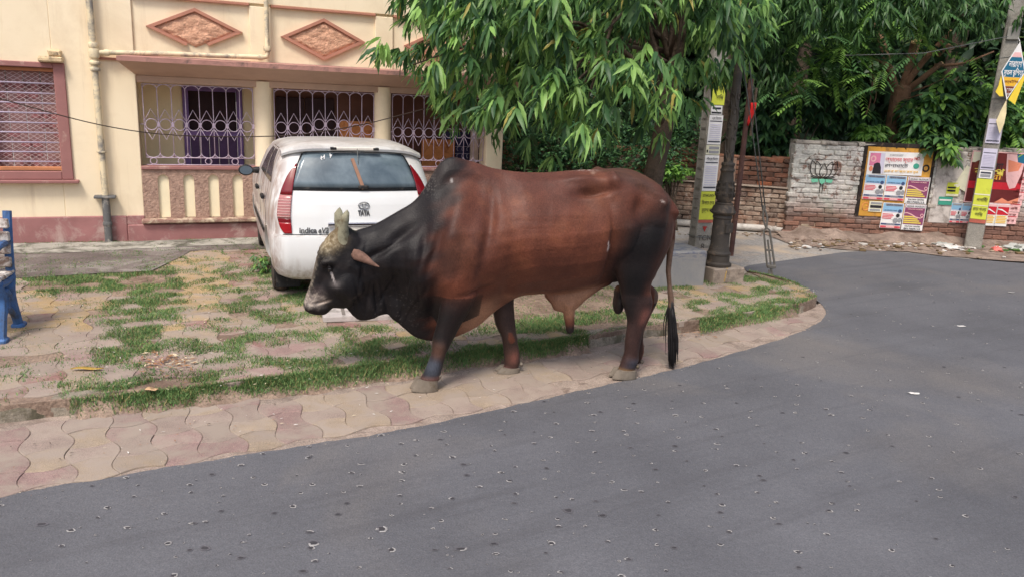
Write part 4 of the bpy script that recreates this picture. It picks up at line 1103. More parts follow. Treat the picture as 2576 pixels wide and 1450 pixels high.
# ---------------------------------------------------------------- posters
PAPER = {}
def pm(nm, c):
    if nm not in PAPER: PAPER[nm] = M('print_'+nm, c, .85, .06, 5, dirt=tuple(x*.8 for x in c), dirt_amt=.2, dscale=6)
    return PAPER[nm]
PCOL = dict(white=srgb(232,230,228), blue=srgb(140,184,216), dblue=srgb(66,82,120), red=srgb(214,84,96), purple=srgb(138,74,108), yellow=srgb(222,202,92), pink=srgb(216,128,160), grey=srgb(150,150,154), black=srgb(48,46,50), teal=srgb(70,158,136),
            ink=srgb(60,60,76), cream=srgb(226,222,196), dred=srgb(104,40,40), crimson=srgb(196,38,52), orange=srgb(226,140,110), rose=srgb(232,184,182), lime=srgb(206,212,78), lav=srgb(206,202,220), brown=srgb(120,60,46), gold=srgb(232,180,60), navy=srgb(38,104,132))
def poster(name, label, parent_face, x, z, w_, h, rects, texts=(), base='white', tilt=0., group=None, cat='poster', polys=(), curl=0.0):
    """parent_face: matrix of the surface (x right, y into it, z up). rects in 0..1 of the sheet"""
    P = bpy.data.objects.new(name, None)
    m = MB(); n = 6; r = random.Random(int(x*977+z*331))
    vs = []
    for i in range(n+1):
        for j in range(n+1):
            a, b = i/n, j/n
            e = (r.uniform(0, .003) if 0 < i < n and 0 < j < n else r.uniform(0, .006))
            vs.append((a*w_, -.004-e*.5, b*h))
    m.add(vs, [(i*(n+1)+j, (i+1)*(n+1)+j, (i+1)*(n+1)+j+1, i*(n+1)+j+1) for i in range(n) for j in range(n)])
    vb = [(v[0], -.001, v[2]) for v in vs]
    o = m.build(name, pm(base, PCOL[base]), None, fix=False)
    o.matrix_world = parent_face@Matrix.Translation((x, 0, z))@Matrix.Rotation(tilt, 4, 'Y')
    so = o.modifiers.new('t', 'SOLIDIFY'); so.thickness = .002; so.offset = -1
    tag(o, label, cat, group)
    if rects or polys:
        names = []; q = MB()
        for k, (x0, z0, x1, z1, c) in enumerate(rects):
            if c not in names: names.append(c)
            y = -.0078-.0004*k
            q.add([(x0*w_, y, z0*h),(x1*w_, y, z0*h),(x1*w_, y, z1*h),(x0*w_, y, z1*h)], [(0,1,2,3)], names.index(c))
        for k, (pl, c) in enumerate(polys):
            if c not in names: names.append(c)
            y = -.0078-.0004*(len(rects)+k)
            q.add([(a*w_, y, b*h) for a, b in pl], [tuple(range(len(pl)))], names.index(c))
        q.build('print', [pm(c, PCOL[c]) for c in names], o, fix=False, kind='stuff')
    for s, tx, tz, size, c, al, fit in texts:
        text_mesh('lettering', s, size*h, pm(c, PCOL[c]), o, (tx*w_, -.0155, tz*h), align=al, extrude=.0003, bold=.0006, fit=fit*w_ if fit else None)
    return o
FW = Matrix.Translation(WO+Vector((0,-.030,0)))
def circ(cx, cz, rx, rz, n=14): return [(cx+rx*math.cos(2*math.pi*k/n), cz+rz*math.sin(2*math.pi*k/n)) for k in range(n)]
def lines(x0, x1, z0, z1, n, c, f=.55, ragged=0):
    r = random.Random(int(x0*100+n)); out = []
    for k in range(n):
        a = z0+(z1-z0)*k/n; out.append((x0, a, x1-ragged*r.random(), a+(z1-z0)/n*f, c))
    return out
BLUE_R = [(.02,.36,.98,.98,'blue'),(.02,.36,.98,.62,'white'),(.12,.88,.94,.97,'grey'),(.02,.62,.98,.66,'lav')]+[(.04,.54-.055*k,.60-.06*abs(k-1),.575-.055*k,'red') for k in range(4)]+[(.03,.14,.98,.20,'dblue'),(.30,.15,.70,.19,'grey'),(.02,.02,.98,.10,'red'),(.3,.03,.7,.09,'rose')]
BLUE_P = [(circ(.78,.52,.09,.08),'black'),(circ(.70,.33,.14,.10,6),'grey'),(circ(.90,.35,.10,.10,6),'grey'),(circ(.84,.70,.09,.07),'dblue')]
BLUE_T = [('GEORGE TELEGRAPH', .53, .925, .075, 'dblue', 'CENTER', .74), ('JOB ORIENTED COURSES', .40, .71, .05, 'dblue', 'CENTER', .62)]
PUR_R = [(.03,.22,.97,.98,'purple'),(.06,.86,.95,.97,'white')]+[(.04,.49-.075*k,.60+.09*k,.54-.075*k,'yellow') for k in range(4)]+[(.03,.02,.97,.20,'white')]
PUR_P = [([(.03,.66),(.15,.68),(.35,.63),(.6,.53),(.8,.50),(.93,.55),(.93,.52),(.8,.465),(.6,.49),(.35,.59),(.15,.645),(.03,.63)],'rose'), (circ(.86,.59,.08,.065),'rose'), (circ(.86,.59,.05,.04),'purple')]
PUR_T = [('GEORGE TELEGRAPH', .5, .915, .075, 'ink', 'CENTER', .84), ('DIPLOMA COURSES', .5, .80, .05, 'rose', 'CENTER', .7), ('KALYANI CENTRE', .5, .155, .07, 'black', 'CENTER', .72), ('8017009115', .5, .06, .085, 'ink', 'CENTER', .78)]
poster('poster', 'wide white banner poster with red Bengali lettering and a pink portrait corner', FW, 1.18, 1.035, .88, .36,
       [(.03,.38,.24,.93,'pink'),(.22,.05,.30,.93,'lav')], [('অ্যােলন স্যার', .56, .66, .24, 'red', 'CENTER', .50), ('রাণাঘােট', .52, .40, .20, 'ink', 'CENTER', .42), ('NO', .875, .74, .19, 'crimson', 'CENTER', .10), ('এবার ভাক্তারবাবুর', .62, .16, .13, 'gold', 'CENTER', .62), ('েযাগােযাগ', .5, .87, .09, 'grey', 'CENTER', .25)],
       polys=[([(.10,.03),(.26,.03),(.25,.30),(.22,.50),(.17,.52),(.12,.46),(.11,.3)],'black'),(circ(.095,.68,.05,.14),'rose'),(circ(.095,.68,.028,.08),'pink'),(circ(.88,.42,.055,.12),'teal'),(circ(.07,.25,.035,.12),'orange')], tilt=-.01)
G1 = 'course posters pasted on the mustard panel'
poster('poster', 'blue and white course poster, leftmost in the upper row of three', FW, 1.175, .635, .325, .40, BLUE_R, BLUE_T, polys=BLUE_P, tilt=.012, group=G1)
poster('poster', 'blue and white course poster between another blue one and a purple one', FW, 1.51, .632, .325, .40, BLUE_R, BLUE_T, polys=BLUE_P, tilt=.012, group=G1)
poster('poster', 'purple and yellow course poster at the end of the upper row of three', FW, 1.855, .60, .355, .425, PUR_R, PUR_T, polys=PUR_P, tilt=.012, group=G1)
poster('poster', 'lowest blue and white course poster, hanging under the upper row', FW, 1.52, .185, .335, .41, BLUE_R, BLUE_T, polys=BLUE_P, tilt=.018, group=G1)
poster('poster', 'lowest purple and yellow course poster with a curling corner', FW, 1.87, .168, .345, .425, PUR_R, PUR_T, polys=PUR_P, tilt=.018, group=G1)
poster('handbill', 'small cream handbill with a dark green band beside the lowest blue poster', FW, 1.30, .44, .21, .17, [(.1,.36,.98,.62,'black'),(.12,.72,.98,.9,'grey'),(.1,.1,.9,.25,'grey')], base='cream', tilt=.01, cat='handbill')
poster('poster', 'torn film poster with a large red band and yellow Bengali title', FW, 2.80, .66, .88, .82,
       [(.02,.02,.98,.98,'dred'),(.02,.28,.98,.42,'crimson'),(.02,.78,.3,.98,'cream'),(.40,.46,.62,.58,'brown')], [('লামা', .44, .72, .17, 'black', 'CENTER', .3), ('কমপ', .36, .60, .2, 'yellow', 'CENTER', .55), ('যা', .5, .51, .14, 'gold', 'CENTER', .2)],
       polys=[([(.62,.97),(.97,.97),(.95,.62),(.88,.33),(.78,.30),(.70,.45),(.66,.62)],'rose'),([(.66,.86),(.92,.80),(.88,.66),(.70,.62)],'orange'),([(.80,.97),(.97,.97),(.96,.80),(.84,.82)],'navy'),(circ(.15,.68,.1,.14),'brown'),([(.55,.02),(.68,.12),(.80,.06),(.98,.14),(.98,.02)],'orange')], base='rose', tilt=.01)
for k, (x, lab) in enumerate(((2.62,'blue course poster under the film poster, nearest the torn green bill'),(2.79,'blue course poster under the film poster, half behind the leaning pole'))):
    poster('poster', lab, FW, x, .32, .165, .32, BLUE_R, [], polys=BLUE_P, tilt=.01, group='small posters under the film poster')
for k, (x, lab) in enumerate(((3.16,'small crimson and yellow poster just past the leaning pole'),(3.36,'small crimson and yellow poster beside the column of pink bills'))):
    poster('poster', lab, FW, x, .30, .195, .36, [(.03,.5,.97,.86,'crimson'),(.03,.12,.97,.48,'cream')]+lines(.05,.95,.13,.48,5,'gold',.6,.2)+[(.03,.86,.97,.96,'rose')], [], polys=[([(.03,.74),(.4,.7),(.9,.56),(.9,.60),(.4,.76),(.03,.78)],'white')], tilt=.01, group='small posters under the film poster')
poster('handbill', 'torn teal bill stuck left of the small blue posters', FW, 2.40, .60, .22, .13, [(.05,.5,.9,.7,'white')], base='teal', cat='handbill')
poster('handbill', 'peeling olive bill with black bars above the teal bill', FW, 2.50, .74, .20, .22, [(.05,.35,.7,.48,'black'),(.05,.58,.7,.7,'black'),(0,.02,.98,.18,'cream')], base='lime', cat='handbill')
poster('handbill', 'large blank cream sheet peeling off at an angle', FW, 2.60, .92, .30, .36, [], base='cream', cat='handbill', tilt=.45)
NB = 11
for k in range(NB):
    places = 'top bill', 'second bill from the top', 'third bill from the top', 'fourth bill from the top', 'fifth bill from the top', 'middle bill', 'sixth bill from the bottom', 'fourth bill from the bottom', 'third bill from the bottom', 'second bill from the bottom', 'bottom bill'
    poster('handbill', 'small pink bill, '+places[k].replace('sixth','fifth')+' of the pink column', FW, 3.62-.012*k, 1.33-.099*k, .20, .094, [(.1,.2,.9,.32,'crimson')] if k % 2 else [], [(('কার','পড়া','েসল','বই','ঘর')[k % 5], .5, .58, .5, 'dred', 'CENTER', .62)], base='rose', tilt=.02*(1 if k % 2 else -.5), group='column of pink bills', cat='handbill')
# ---------------------------------------------------------------- concrete utility poles
m_pole = M('pole_concrete', srgb(150,146,138), .9, .2, 3, .5, 40, .008, dirt=srgb(110,104,96), dirt_amt=.35, dscale=2.5, grain=.4)
m_wire = M('wire_steel', srgb(112,114,112), .6, .2, 10, metal=.3)
def util_pole(name, label, base, rz, w_, d_, h, grooves=False):
    P = empty(name, label, 'utility pole', base, rz)
    m = MB(); rs = []
    for f in (0, 1):
        a, b = w_/2*(1-.32*f), d_/2*(1-.3*f); c = .012
        rs.append([(-a+c,-b,f*h-.1*(1-f)),(a-c,-b,f*h-.1*(1-f)),(a,-b+c,f*h-.1*(1-f)),(a,b-c,f*h-.1*(1-f)),(a-c,b,f*h-.1*(1-f)),(-a+c,b,f*h-.1*(1-f)),(-a,b-c,f*h-.1*(1-f)),(-a,-b+c,f*h-.1*(1-f))])
    m.loft(rs); m.build('shaft', m_pole, P)
    if grooves:
        for k in range(16):
            z = .12+k*.14; q = MB(); t_ = 1-.32*z/h
            q.bbox(-w_/2*t_-.006, -w_/2*t_+.004, -d_*.30, d_*.22, z, z+.02+.012*(k % 2), b=.003); q.build('cast_groove', M('groove', srgb(118,114,106), .95) if 'groove' not in bpy.data.materials else bpy.data.materials['groove'], P)
    return P
p8 = G(1758, 618); pole8 = util_pole('utility_pole', 'concrete utility pole covered in notices, behind the black lamp post', p8, R(18), .25, .21, 7.5, True)
def pole_face(P, d_, h, z): return Matrix.Translation(P.location)@Matrix.Rotation(P.rotation_euler.z, 4, 'Z')@Matrix.Translation((0, -d_/2*(1-.3*z/h)-.004, 0))
F8 = pole_face(pole8, .21, 7.5, 0.)
TXT_R = lambda n: [(.06,.78,.94,.81,'ink')]+lines(.10,.90,.16,.74,n,'lav',.35)+[(.06,.08,.94,.12,'ink')]
poster('notice', 'bright yellow notice with black Bengali writing, lowest on the notice pole', F8, -.115, .40, .235, .40, [], [('SITAIKUNDA', .5, .86, .13, 'black', 'CENTER', .8), ('িকনাের েছড়', .5, .60, .17, 'black', 'CENTER', .85), ('সুন্দর ঘর', .5, .34, .17, 'black', 'CENTER', .75)], base='lime', cat='notice')
poster('notice', 'white printed notice directly above the lower yellow notice', F8, -.11, .81, .225, .50, TXT_R(9), [('েগীর বুক িবেনাদন', .5, .90, .075, 'ink', 'CENTER', .8)], cat='notice')
poster('notice', 'narrow notice strip between the two white printed notices', F8, -.108, 1.32, .22, .13, [(.2,.56,.94,.86,'grey'),(.2,.12,.94,.42,'grey'),(.04,.2,.14,.5,'black')], cat='notice', base='cream')
poster('notice', 'white printed notice, upper of the two on the notice pole', F8, -.105, 1.46, .215, .40, TXT_R(8), [('২ বুক িবেনাদন', .5, .90, .085, 'ink', 'CENTER', .7)], cat='notice')
poster('notice', 'small black and white notice under the upper yellow notice', F8, -.09, 1.87, .17, .12, [(.05,.1,.95,.3,'black'),(.1,.6,.9,.8,'ink')], cat='notice')
poster('notice', 'bright yellow notice high on the pole, half hidden by hanging leaves', F8, -.105, 2.0, .21, .34, [], [('মাঠ ভাড়া', .5, .66, .2, 'black', 'CENTER', .8), ('বািড়', .6, .3, .2, 'black', 'CENTER', .5)], base='lime', cat='notice')
red_paint = M('red_paint', srgb(170,60,56), .9, .2, 10)
q = MB(); q.prism([(-.035,.30),(.035,.30),(0,.225)][::-1], -.006, .002, axis='y'); o = q.build('painted_triangle', red_paint, pole8); o.matrix_world = F8
q = MB(); q.box(-.115,.12,-.005,.002,.355,.395); o = q.build('painted_band', M('brick_red_band', srgb(176,98,84), .9), pole8); o.matrix_world = F8
ink = M('stencil_ink', srgb(84,78,74), .9, .2, 14)
o = text_mesh('stencil_lettering', 'TCN', .11, ink, pole8, (0,0,0), extrude=.0005); o.matrix_world = F8@Matrix.Translation((-.10,-.004,.13))@Matrix.Rotation(R(90),4,'X')
o = text_mesh('stencil_lettering', '8', .13, ink, pole8, (0,0,0), extrude=.0005); o.matrix_world = F8@Matrix.Translation((-.04,-.004,.0))@Matrix.Rotation(R(90),4,'X')
q = MB(); q.tube([(-.135,-.115,.15),(.135,-.115,.14),(.135,.115,.145),(-.135,.115,.15)], .006, 5, closed=True); q.build('wire_tie', m_wire, pole8)
pr_ = G(2446, 622); poleR = util_pole('utility_pole', 'concrete utility pole with a hanging kite banner, in front of the film poster', pr_, R(-28), .24, .22, 6.8)
FR = pole_face(poleR, .22, 6.8, 0.)
poster('notice', 'large yellow notice with black writing, lowest on the kite banner pole', FR, -.105, .46, .21, .62, [(0,.60,1,.63,'cream'),(0,.33,1,.35,'cream')], [('নলিনী', .55, .48, .11, 'black', 'CENTER', .7), ('ভাড়া পাওয়া', .5, .25, .1, 'black', 'CENTER', .85), ('বািড়', .5, .12, .1, 'black', 'CENTER', .5)], base='lime', cat='notice')
poster('notice', 'small framed notice above the large yellow notice', FR, -.09, 1.09, .17, .12, [(.1,.15,.9,.5,'grey'),(.1,.6,.9,.8,'ink')], cat='notice')
poster('notice', 'pale grey printed notice in the middle of the kite banner pole', FR, -.095, 1.22, .19, .32, TXT_R(8), base='lav', cat='notice')
poster('notice', 'pale violet printed notice near wall height on the kite banner pole', FR, -.09, 1.60+.02, .19, .36, TXT_R(8), base='lav', cat='notice')
q = MB(); q.box(-.11,.11,-.007,.002,.40,.455); o = q.build('painted_band', bpy.data.materials['brick_red_band'], poleR); o.matrix_world = FR
q = MB(); q.tube([(-.11,-.11,2.28),(.11,-.11,2.28),(.11,.11,2.28),(-.11,.11,2.28)], .006, 5, closed=True); q.tube([(-.10,-.10,2.86),(.11,-.10,2.90),(.11,.11,2.86),(-.11,.11,2.86)], .005, 5, closed=True); q.build('wire_tie', m_wire, poleR, kind='stuff')
q = MB(); q.bbox(-.06,.10,-.135,-.10,3.12,3.30, b=.01); o = q.build('meter_plate', M('plate_grey', srgb(140,138,132), .7, .2, 6), poleR)
# kite banner hung on the pole, in two crossing sheets with a tail
def kite():
    c = PL(2547, 180, pr_+Vector((0.0,-.22,0)), Vector((0,1,0)))
    K = empty('kite_banner', 'white edged kite shaped banner in blue, yellow and brown with Bengali lettering', 'banner', c)
    wt = pm('white', PCOL['white']); s = 1.0
    P_ = dict(t=(.03,.42), l=(-.165,-.01), r=(.19,.0), b=(-.01,-.41))
    m = MB(); m.prism([P_['t'],P_['l'],P_['b'],P_['r']][::-1], -.003, .003, axis='y'); m.build('sheet', wt, K)
    def band(z0, z1, c_, y):
        def xs(z):
            if z > 0: f = z/.42; return (-.165+f*(.195))+.018, (.19-f*.16)-.018
            f = -z/.41; return (-.165+f*.155)+.018, (.19-f*.20)-.018
        q = MB(); zs = [z0, (z0+z1)/2 if z0*z1 > 0 else 0., z1]
        pl = [(xs(z)[0], z) for z in zs]+[(xs(z)[1], z) for z in zs[::-1]]
        q.prism(pl, y, y+.002, axis='y'); q.build('printed_band', pm(c_, PCOL[c_]), K)
    band(.205,.27,'rose',-.006); band(-.08,.20,'navy',-.006); band(-.21,-.085,'gold',-.006); band(-.37,-.215,'brown',-.006)
    text_mesh('lettering', 'নারায়ণ', .12, wt, K, (.02,-.008,.10), align='CENTER', extrude=.0005, bold=.002, fit=.19)
    text_mesh('lettering', 'নুতন রুিপয়া', .10, wt, K, (.015,-.008,-.02), align='CENTER', extrude=.0005, bold=.002, fit=.28)
    text_mesh('lettering', 'েখলা', .07, wt, K, (0,-.008,-.265), align='CENTER', extrude=.0005, fit=.09); text_mesh('lettering', 'চল', .06, wt, K, (-.005,-.008,-.33), align='CENTER', extrude=.0005, fit=.05)
    text_mesh('lettering', 'কম্পিটিশন', .05, pm('brown', PCOL['brown']), K, (.01,-.008,-.15), align='CENTER', extrude=.0005, fit=.2)
    yl = M('banner_yellow', srgb(236,206,70), .8, .1, 6)
    m = MB(); m.prism([(.02,-.40),(.13,-.47),(.21,-.05),(.19,.0),(.10,-.2)][::-1], .006, .010, axis='y'); m.build('back_sheet', yl, K)
    m = MB(); m.prism([(-.165,-.22),(-.19,-.30),(-.12,-.36),(-.06,-.36),(-.15,-.06)], .006, .010, axis='y'); m.build('back_sheet', yl, K)
    m = MB(); m.add([(-.01,-.0,-.41),(-.06,.0,-.55),(-.11,-.01,-.72),(-.05,-.02,-.86),(-.01,.01,-.90),(.02,.0,-.76),(.03,.01,-.6)], [(0,1,6),(1,2,5,6),(2,3,4,5)]); o = m.build('tail', M('tail_cream', srgb(232,216,170), .8, .15, 9), K); so = o.modifiers.new('t','SOLIDIFY'); so.thickness = .004
    m = MB(); m.tube([(.03,0,.42),(.03,.1,.52)], .004, 5); m.build('string', wt, K)
    return K
kite()
# overhead wire between the trees and the pole
m = MB(); a_ = PL(2120,140,(0,12.2,0),Vector((0,1,0))); b_ = PL(2535,92,(0,12.2,0),Vector((0,1,0)))
m.tube([a_, (a_+b_)/2+Vector((0,0,-.10)), b_], .006, 5); m.build('overhead_wire', m_wire, smooth=180, label='thin overhead wire reaching the kite banner pole from the trees', cat='wire')
# ---------------------------------------------------------------- cast iron lamp post on its block
def lamp():
    b = G(1820, 706, VZ)
    bx = MB(); B_ = Vector((2.265, 8.66, VZ))
    L = empty('lamp_post', 'ornate black cast iron lamp post standing on a square concrete block', 'lamp post', B_, R(20))
    blk = M('lamp_block_concrete', srgb(164,150,136), .95, .22, 5, .6, 45, .008, dirt=srgb(112,100,90), dirt_amt=.35, dscale=5)
    bx.bbox(-.15,.25,-.17,.17,-.02,.175, b=.015, jit=.004); bx.build('base_block', blk, L)
    iron = M('cast_iron', srgb(72,66,60), .6, .25, 8, .3, 50, .003, spec=.4, dirt=srgb(116,100,84), dirt_amt=.22, dscale=6)
    z0 = .175
    def part(nm, prof, n=28, mat=iron): q = MB(); q.lathe([(r, z0+z) for r, z in prof], (0,0,0), n); return q.build(nm, mat, L, smooth=30)
    part('foot', [(.145,0),(.15,.012),(.15,.03),(.135,.04),(.125,.05),(.122,.12),(.13,.13),(.13,.145),(.118,.155),(.112,.17),(.108,.20)])
    part('pedestal', [(.106,.20),(.102,.22),(.098,.52),(.108,.535),(.104,.55),(.10,.56)])
    part('collar', [(.10,.56),(.135,.585),(.14,.60),(.125,.615),(.112,.65),(.092,.675),(.095,.69),(.085,.70)])
    part('vase', [(.072,.70),(.092,.74),(.098,.785),(.094,.84),(.078,.93),(.068,1.02),(.07,1.03)])
    part('ring', [(.07,1.03),(.078,1.04),(.078,1.055),(.066,1.065),(.066,1.09),(.072,1.10),(.072,1.12),(.062,1.13)])
    part('shaft', [(.052,1.13),(.048,1.6),(.046,1.95),(.043,2.6),(.04,3.4)])
    q = MB(); q.lathe([(.05,3.56),(.09,3.6),(.14,3.8),(.12,3.95),(.05,4.05),(.015,4.1)], (0,0,0), 12); q.build('lantern', iron, L, smooth=30)
    # name plates on the pedestal
    for a in (-75, -10):
        q = MB(); q.bbox(-.05,.05,-.012,.012,.64,.72+.02, b=.004); o = q.build('name_plate', iron, L); o.matrix_basis = Matrix.Rotation(R(a),4,'Z')@Matrix.Translation((0,0,-.12+.02))@Matrix.Rotation(R(90),4,'Z')@Matrix.Translation((0,-.098,0)) if False else Matrix.Rotation(R(a+90),4,'Z')@Matrix.Translation((0,-.103,-.09))
    # raised scrolls climbing the shaft and leaves on the vase
    sc = MB()
    for k in range(4):
        a0 = k*1.57; pts = []
        for j in range(40):
            f = j/39; z = z0+1.16+f*.75; a = a0+.55*math.sin(f*9+k); r_ = .050-.004*f+.002
            pts.append((r_*math.cos(a), r_*math.sin(a), z))
        sc.tube(pts, .009, 5)
        for j in range(5):
            zc = z0+1.22+j*.15; s_ = .025; a = a0+.3*(-1)**j
            sc.tube([((.052)*math.cos(a+s_*math.cos(q)/.06), .052*math.sin(a+s_*math.cos(q)/.06), zc+s_*1.3*math.sin(q)) for q in [4.6*i/10 for i in range(11)]], .006, 5)
    sc.build('scrollwork', iron, L, smooth=180, kind='stuff')
    lf = MB()
    for k in range(8):
        a = k*.785
        for dz, rr in ((0,.099),(.06,.094),(.12,.082)):
            lf.tube([((rr+.004)*math.cos(a+da), (rr+.004)*math.sin(a+da), z0+.745+dz+abs(da)*.15+e) for da, e in ((-.22,.03),(-.12,.0),(0,.06),(.12,.0),(.22,.03))], .005, 4)
    lf.build('vase_leaves', iron, L, smooth=180, kind='stuff')
    q = MB(); q.tube([(.02,-.16,.18),(.0,-.175,.12),(-.01,-.176,.03)], .005, 5); q.build('string', M('jute', srgb(196,162,96), .9), L)
    return L
lamp()
# rusty pipe pole behind the lamp
rp = G(1839, 640, 0.)
m = MB(); m.tube([(0,0,-.05),(0.01,0,2.35)], .036, 12); rusty = m.build('rusty_pole', M('rust_brown', srgb(84,60,56), .85, .3, 8, .4, 50, .004, dirt=srgb(120,86,70), dirt_amt=.3, dscale=7), smooth=True, label='thin rusty iron pipe standing upright behind the lamp post', cat='pole'); rusty.location = rp
m = MB(); m.tube([(0,0,0),(.01,0,.62)], .018, 8); m.build('stick', M('stick_wood', srgb(96,82,70), .9), rusty).location = (.075,-.03,1.62)
fl = MB(); n = 6; vs = []
for i in range(n+1):
    for j in range(n+1):
        a, b = i/n, j/n; vs.append((a*.075*(1-b*.85)+.01*math.sin(b*5), .03*math.sin(a*4+b*2), -b*.30))
fl.add(vs, [(i*(n+1)+j, (i+1)*(n+1)+j, (i+1)*(n+1)+j+1, i*(n+1)+j+1) for i in range(n) for j in range(n)])
fo = fl.build('red_flag', M('flag_red', srgb(206,44,44), .8, .15, 8), smooth=180, label='small drooping red flag tied to the rusty pole', cat='flag'); fo.location = rp+Vector((.02,-.06,2.05))
so = fo.modifiers.new('t','SOLIDIFY'); so.thickness = .003
# guy wire with its turnbuckle
def guy():
    A = G(1944, 706, .02); Q_ = PL(1884, 215, (0, 9.5, 0), Vector((0,1,0))); T = A+(Q_-A)*2.4
    g = empty('guy_wire', 'double steel guy wire with a turnbuckle anchored at the verge tip', 'guy wire', A)
    d = (T-A); u_ = d.normalized(); sd_ = u_.cross(Vector((0,1,0))).normalized()
    rod = M('galvanised', srgb(112,108,102), .55, .2, 12, metal=.35)
    p = lambda s, o=0.: u_*(s*1.35)+sd_*(o*1.25)
    m = MB(); m.tube([p(-.05), p(.12,-.0)], .014, 6); m.tube([p(-.03,.05), p(.10,.02)], .012, 6); m.build('anchor_rod', rod, g, kind='stuff')
    m = MB(); m.bbox(-.05,.05,-.02,.02,.0,.04, b=.006); o = m.build('anchor_plate', rod, g); o.matrix_basis = Matrix.Translation(p(.11))
    m = MB(); m.tube([p(.13,-.035), p(.44,-.028), p(.47,0), p(.44,.028), p(.13,.035)], .013, 6); m.build('turnbuckle', rod, g, smooth=True)
    m = MB(); m.bbox(-.045,.045,-.014,.014,-.012,.012, b=.004); o = m.build('turnbuckle_bar', rod, g); o.matrix_basis = Matrix.Translation(p(.27))
    m = MB(); m.tube([p(.14), p(.36)], .011, 6); m.build('screw', rod, g)
    m = MB(); m.tube([p(.45), p(.55,.02), p(.66,.0)], .011, 6); m.tube([p(.45), p(.55,-.02), p(.66,.0)], .011, 6); m.build('thimble', rod, g, kind='stuff')
    for s in (-1, 1):
        m = MB(); m.tube([p(.62,s*.012), p(2.0,s*.03), p(d.length/1.35,s*.01)], .0075, 5); m.build('strand', m_wire, g, smooth=180)
    return g
guy()
# grey painted plinth block beside the lamp
def plinth_block():
    t = NT('plinth_paint'); P = t.co()
    k = t.mix(t.ramp(t.noise(3, 7, .7), [(.35,0.),(.7,1.)]), srgb(138,139,140), srgb(160,155,148))
    sep = t.n('ShaderNodeSeparateXYZ'); t.l(P, sep.inputs[0])
    f = t.math('MULTIPLY', t.ramp(sep.outputs['Z'], [(.26,0.),(.36,1.)]), t.ramp(t.noise(16, 6, .7, stretch=(.5,1,2.5)), [(.5,0.),(.56,.7)]))
    k = t.mix(f, k, srgb(92,98,122)); k = t.mix(t.ramp(t.noise(7, 8, .8), [(.62,0.),(.7,.5)]), k, srgb(182,172,156))
    t.col(k); t.rough(.92); t.bump(t.noise(30,5,.7), .5, .008)
    c = G(1772, 719, VZ); m = MB(); m.bbox(-1.05,0,0,.48,-.03,.385, b=.02, jit=.005)
    o = m.build('concrete_plinth', t.m, label='low grey concrete block with flaking blue paint, next to the lamp post', cat='concrete block'); o.location = c; o.rotation_euler = (0,0,R(22)); return o
plinth_block()
# manhole slab in the grass
def slab():
    t = M('slab_concrete', srgb(186,178,174), .93, .18, 4, .5, 45, .006, dirt=srgb(128,122,116), dirt_amt=.35, dscale=5)
    a = G(812, 812, VZ); b = G(1002, 806, VZ); rz = math.atan2(b.y-a.y, b.x-a.x)
    m = MB(); m.bbox(0,(b-a).length,0,.34,.005,.055, b=.008, jit=.003)
    o = m.build('concrete_slab', t, label='flat pale concrete slab lying in the grass under the bull head', cat='concrete slab'); o.location = a; o.rotation_euler = (0,0,rz)
    dk = M('slab_groove', srgb(120,112,106), .95)
    for x in (.16, .40):
        q = MB(); q.bbox(x,x+.03,.03,.31,.053,.0565, b=.001); q.build('groove', dk, o)
    return o
slab()
# blue park bench at the edge of the picture
def bench():
    f0 = G(3, 862, VZ); f1 = G(39, 830, VZ)
    d = (f1-f0); rz = math.atan2(d.y, d.x)-math.pi/2
    Bn = empty('park_bench', 'park bench with a blue cast iron end frame and peeling white slats', 'bench', f0, rz)
    blue = M('blue_enamel', srgb(70,112,168), .6, .25, 8, .4, 40, .004, spec=.4, dirt=srgb(70,78,92), dirt_amt=.5, dscale=6)
    wood = M('peeling_slat', srgb(206,200,194), .8, .2, 6, .5, 60, .004, dirt=srgb(112,92,82), dirt_amt=.5, dscale=11, objvar=.2)
    D_ = max(.36, d.length)
    for k, x in enumerate((0., -1.5)):
        fr = empty('end_frame', None, None); fr.parent = Bn; fr.location = (x, 0, 0)
        def S_(nm, pts, r_, **kw):
            q = MB(); q.tube([(0, a, b) for a, b in smooth_line(pts, 5)], r_, 8); return q.build(nm, blue, fr, smooth=True)
        S_('back_post', [(D_-.02,.40),(D_+.0,.60),(D_+.03,.80),(D_+.05,.90)], .032)
        S_('rear_leg', [(D_-.02,.42),(D_-.06,.30),(D_-.01,.14),(D_+.05,.02)], .036); S_('front_leg', [(.05,.42),(.10,.30),(.05,.15),(.0,.02)], .038)
        S_('brace', [(.08,.26),(.18,.34),(D_-.16,.34),(D_-.07,.26)], .026); S_('brace', [(.05,.12),(.16,.20),(D_-.14,.20),(D_,.10)], .022)
        S_('seat_rail', [(.0,.43),(.18,.40),(D_-.02,.41)], .03); S_('arm', [(D_+.0,.66),(.22,.68),(.04,.64),(.02,.50),(.04,.43)], .026)
        for a, b in ((0,.0),(D_+.05,.0)):
            q = MB(); q.bbox(-.045,.045,a-.05,a+.05,-.01,.04, b=.012); q.build('foot', blue, fr)
        q = MB(); q.tube([(0, D_/2+.05*math.cos(t_), .27+.055*math.sin(t_)) for t_ in [6.283*i/16 for i in range(16)]], .016, 6, closed=True); q.build('ring', blue, fr, smooth=True)
    for k in range(4):
        z = .50+k*.095; y = D_-.03+.07*(z-.5)-.03
        q = MB(); q.bbox(-1.55,.03,y-.018,y+.012,z,z+.07, b=.008, jit=.003); q.build('back_slat', wood, Bn)
    for k in range(5):
        y = .02+k*.075; q = MB(); q.bbox(-1.55,.03,y,y+.06,.44,.468, b=.007, jit=.003); q.build('seat_slat', wood, Bn)
    return Bn
bench()
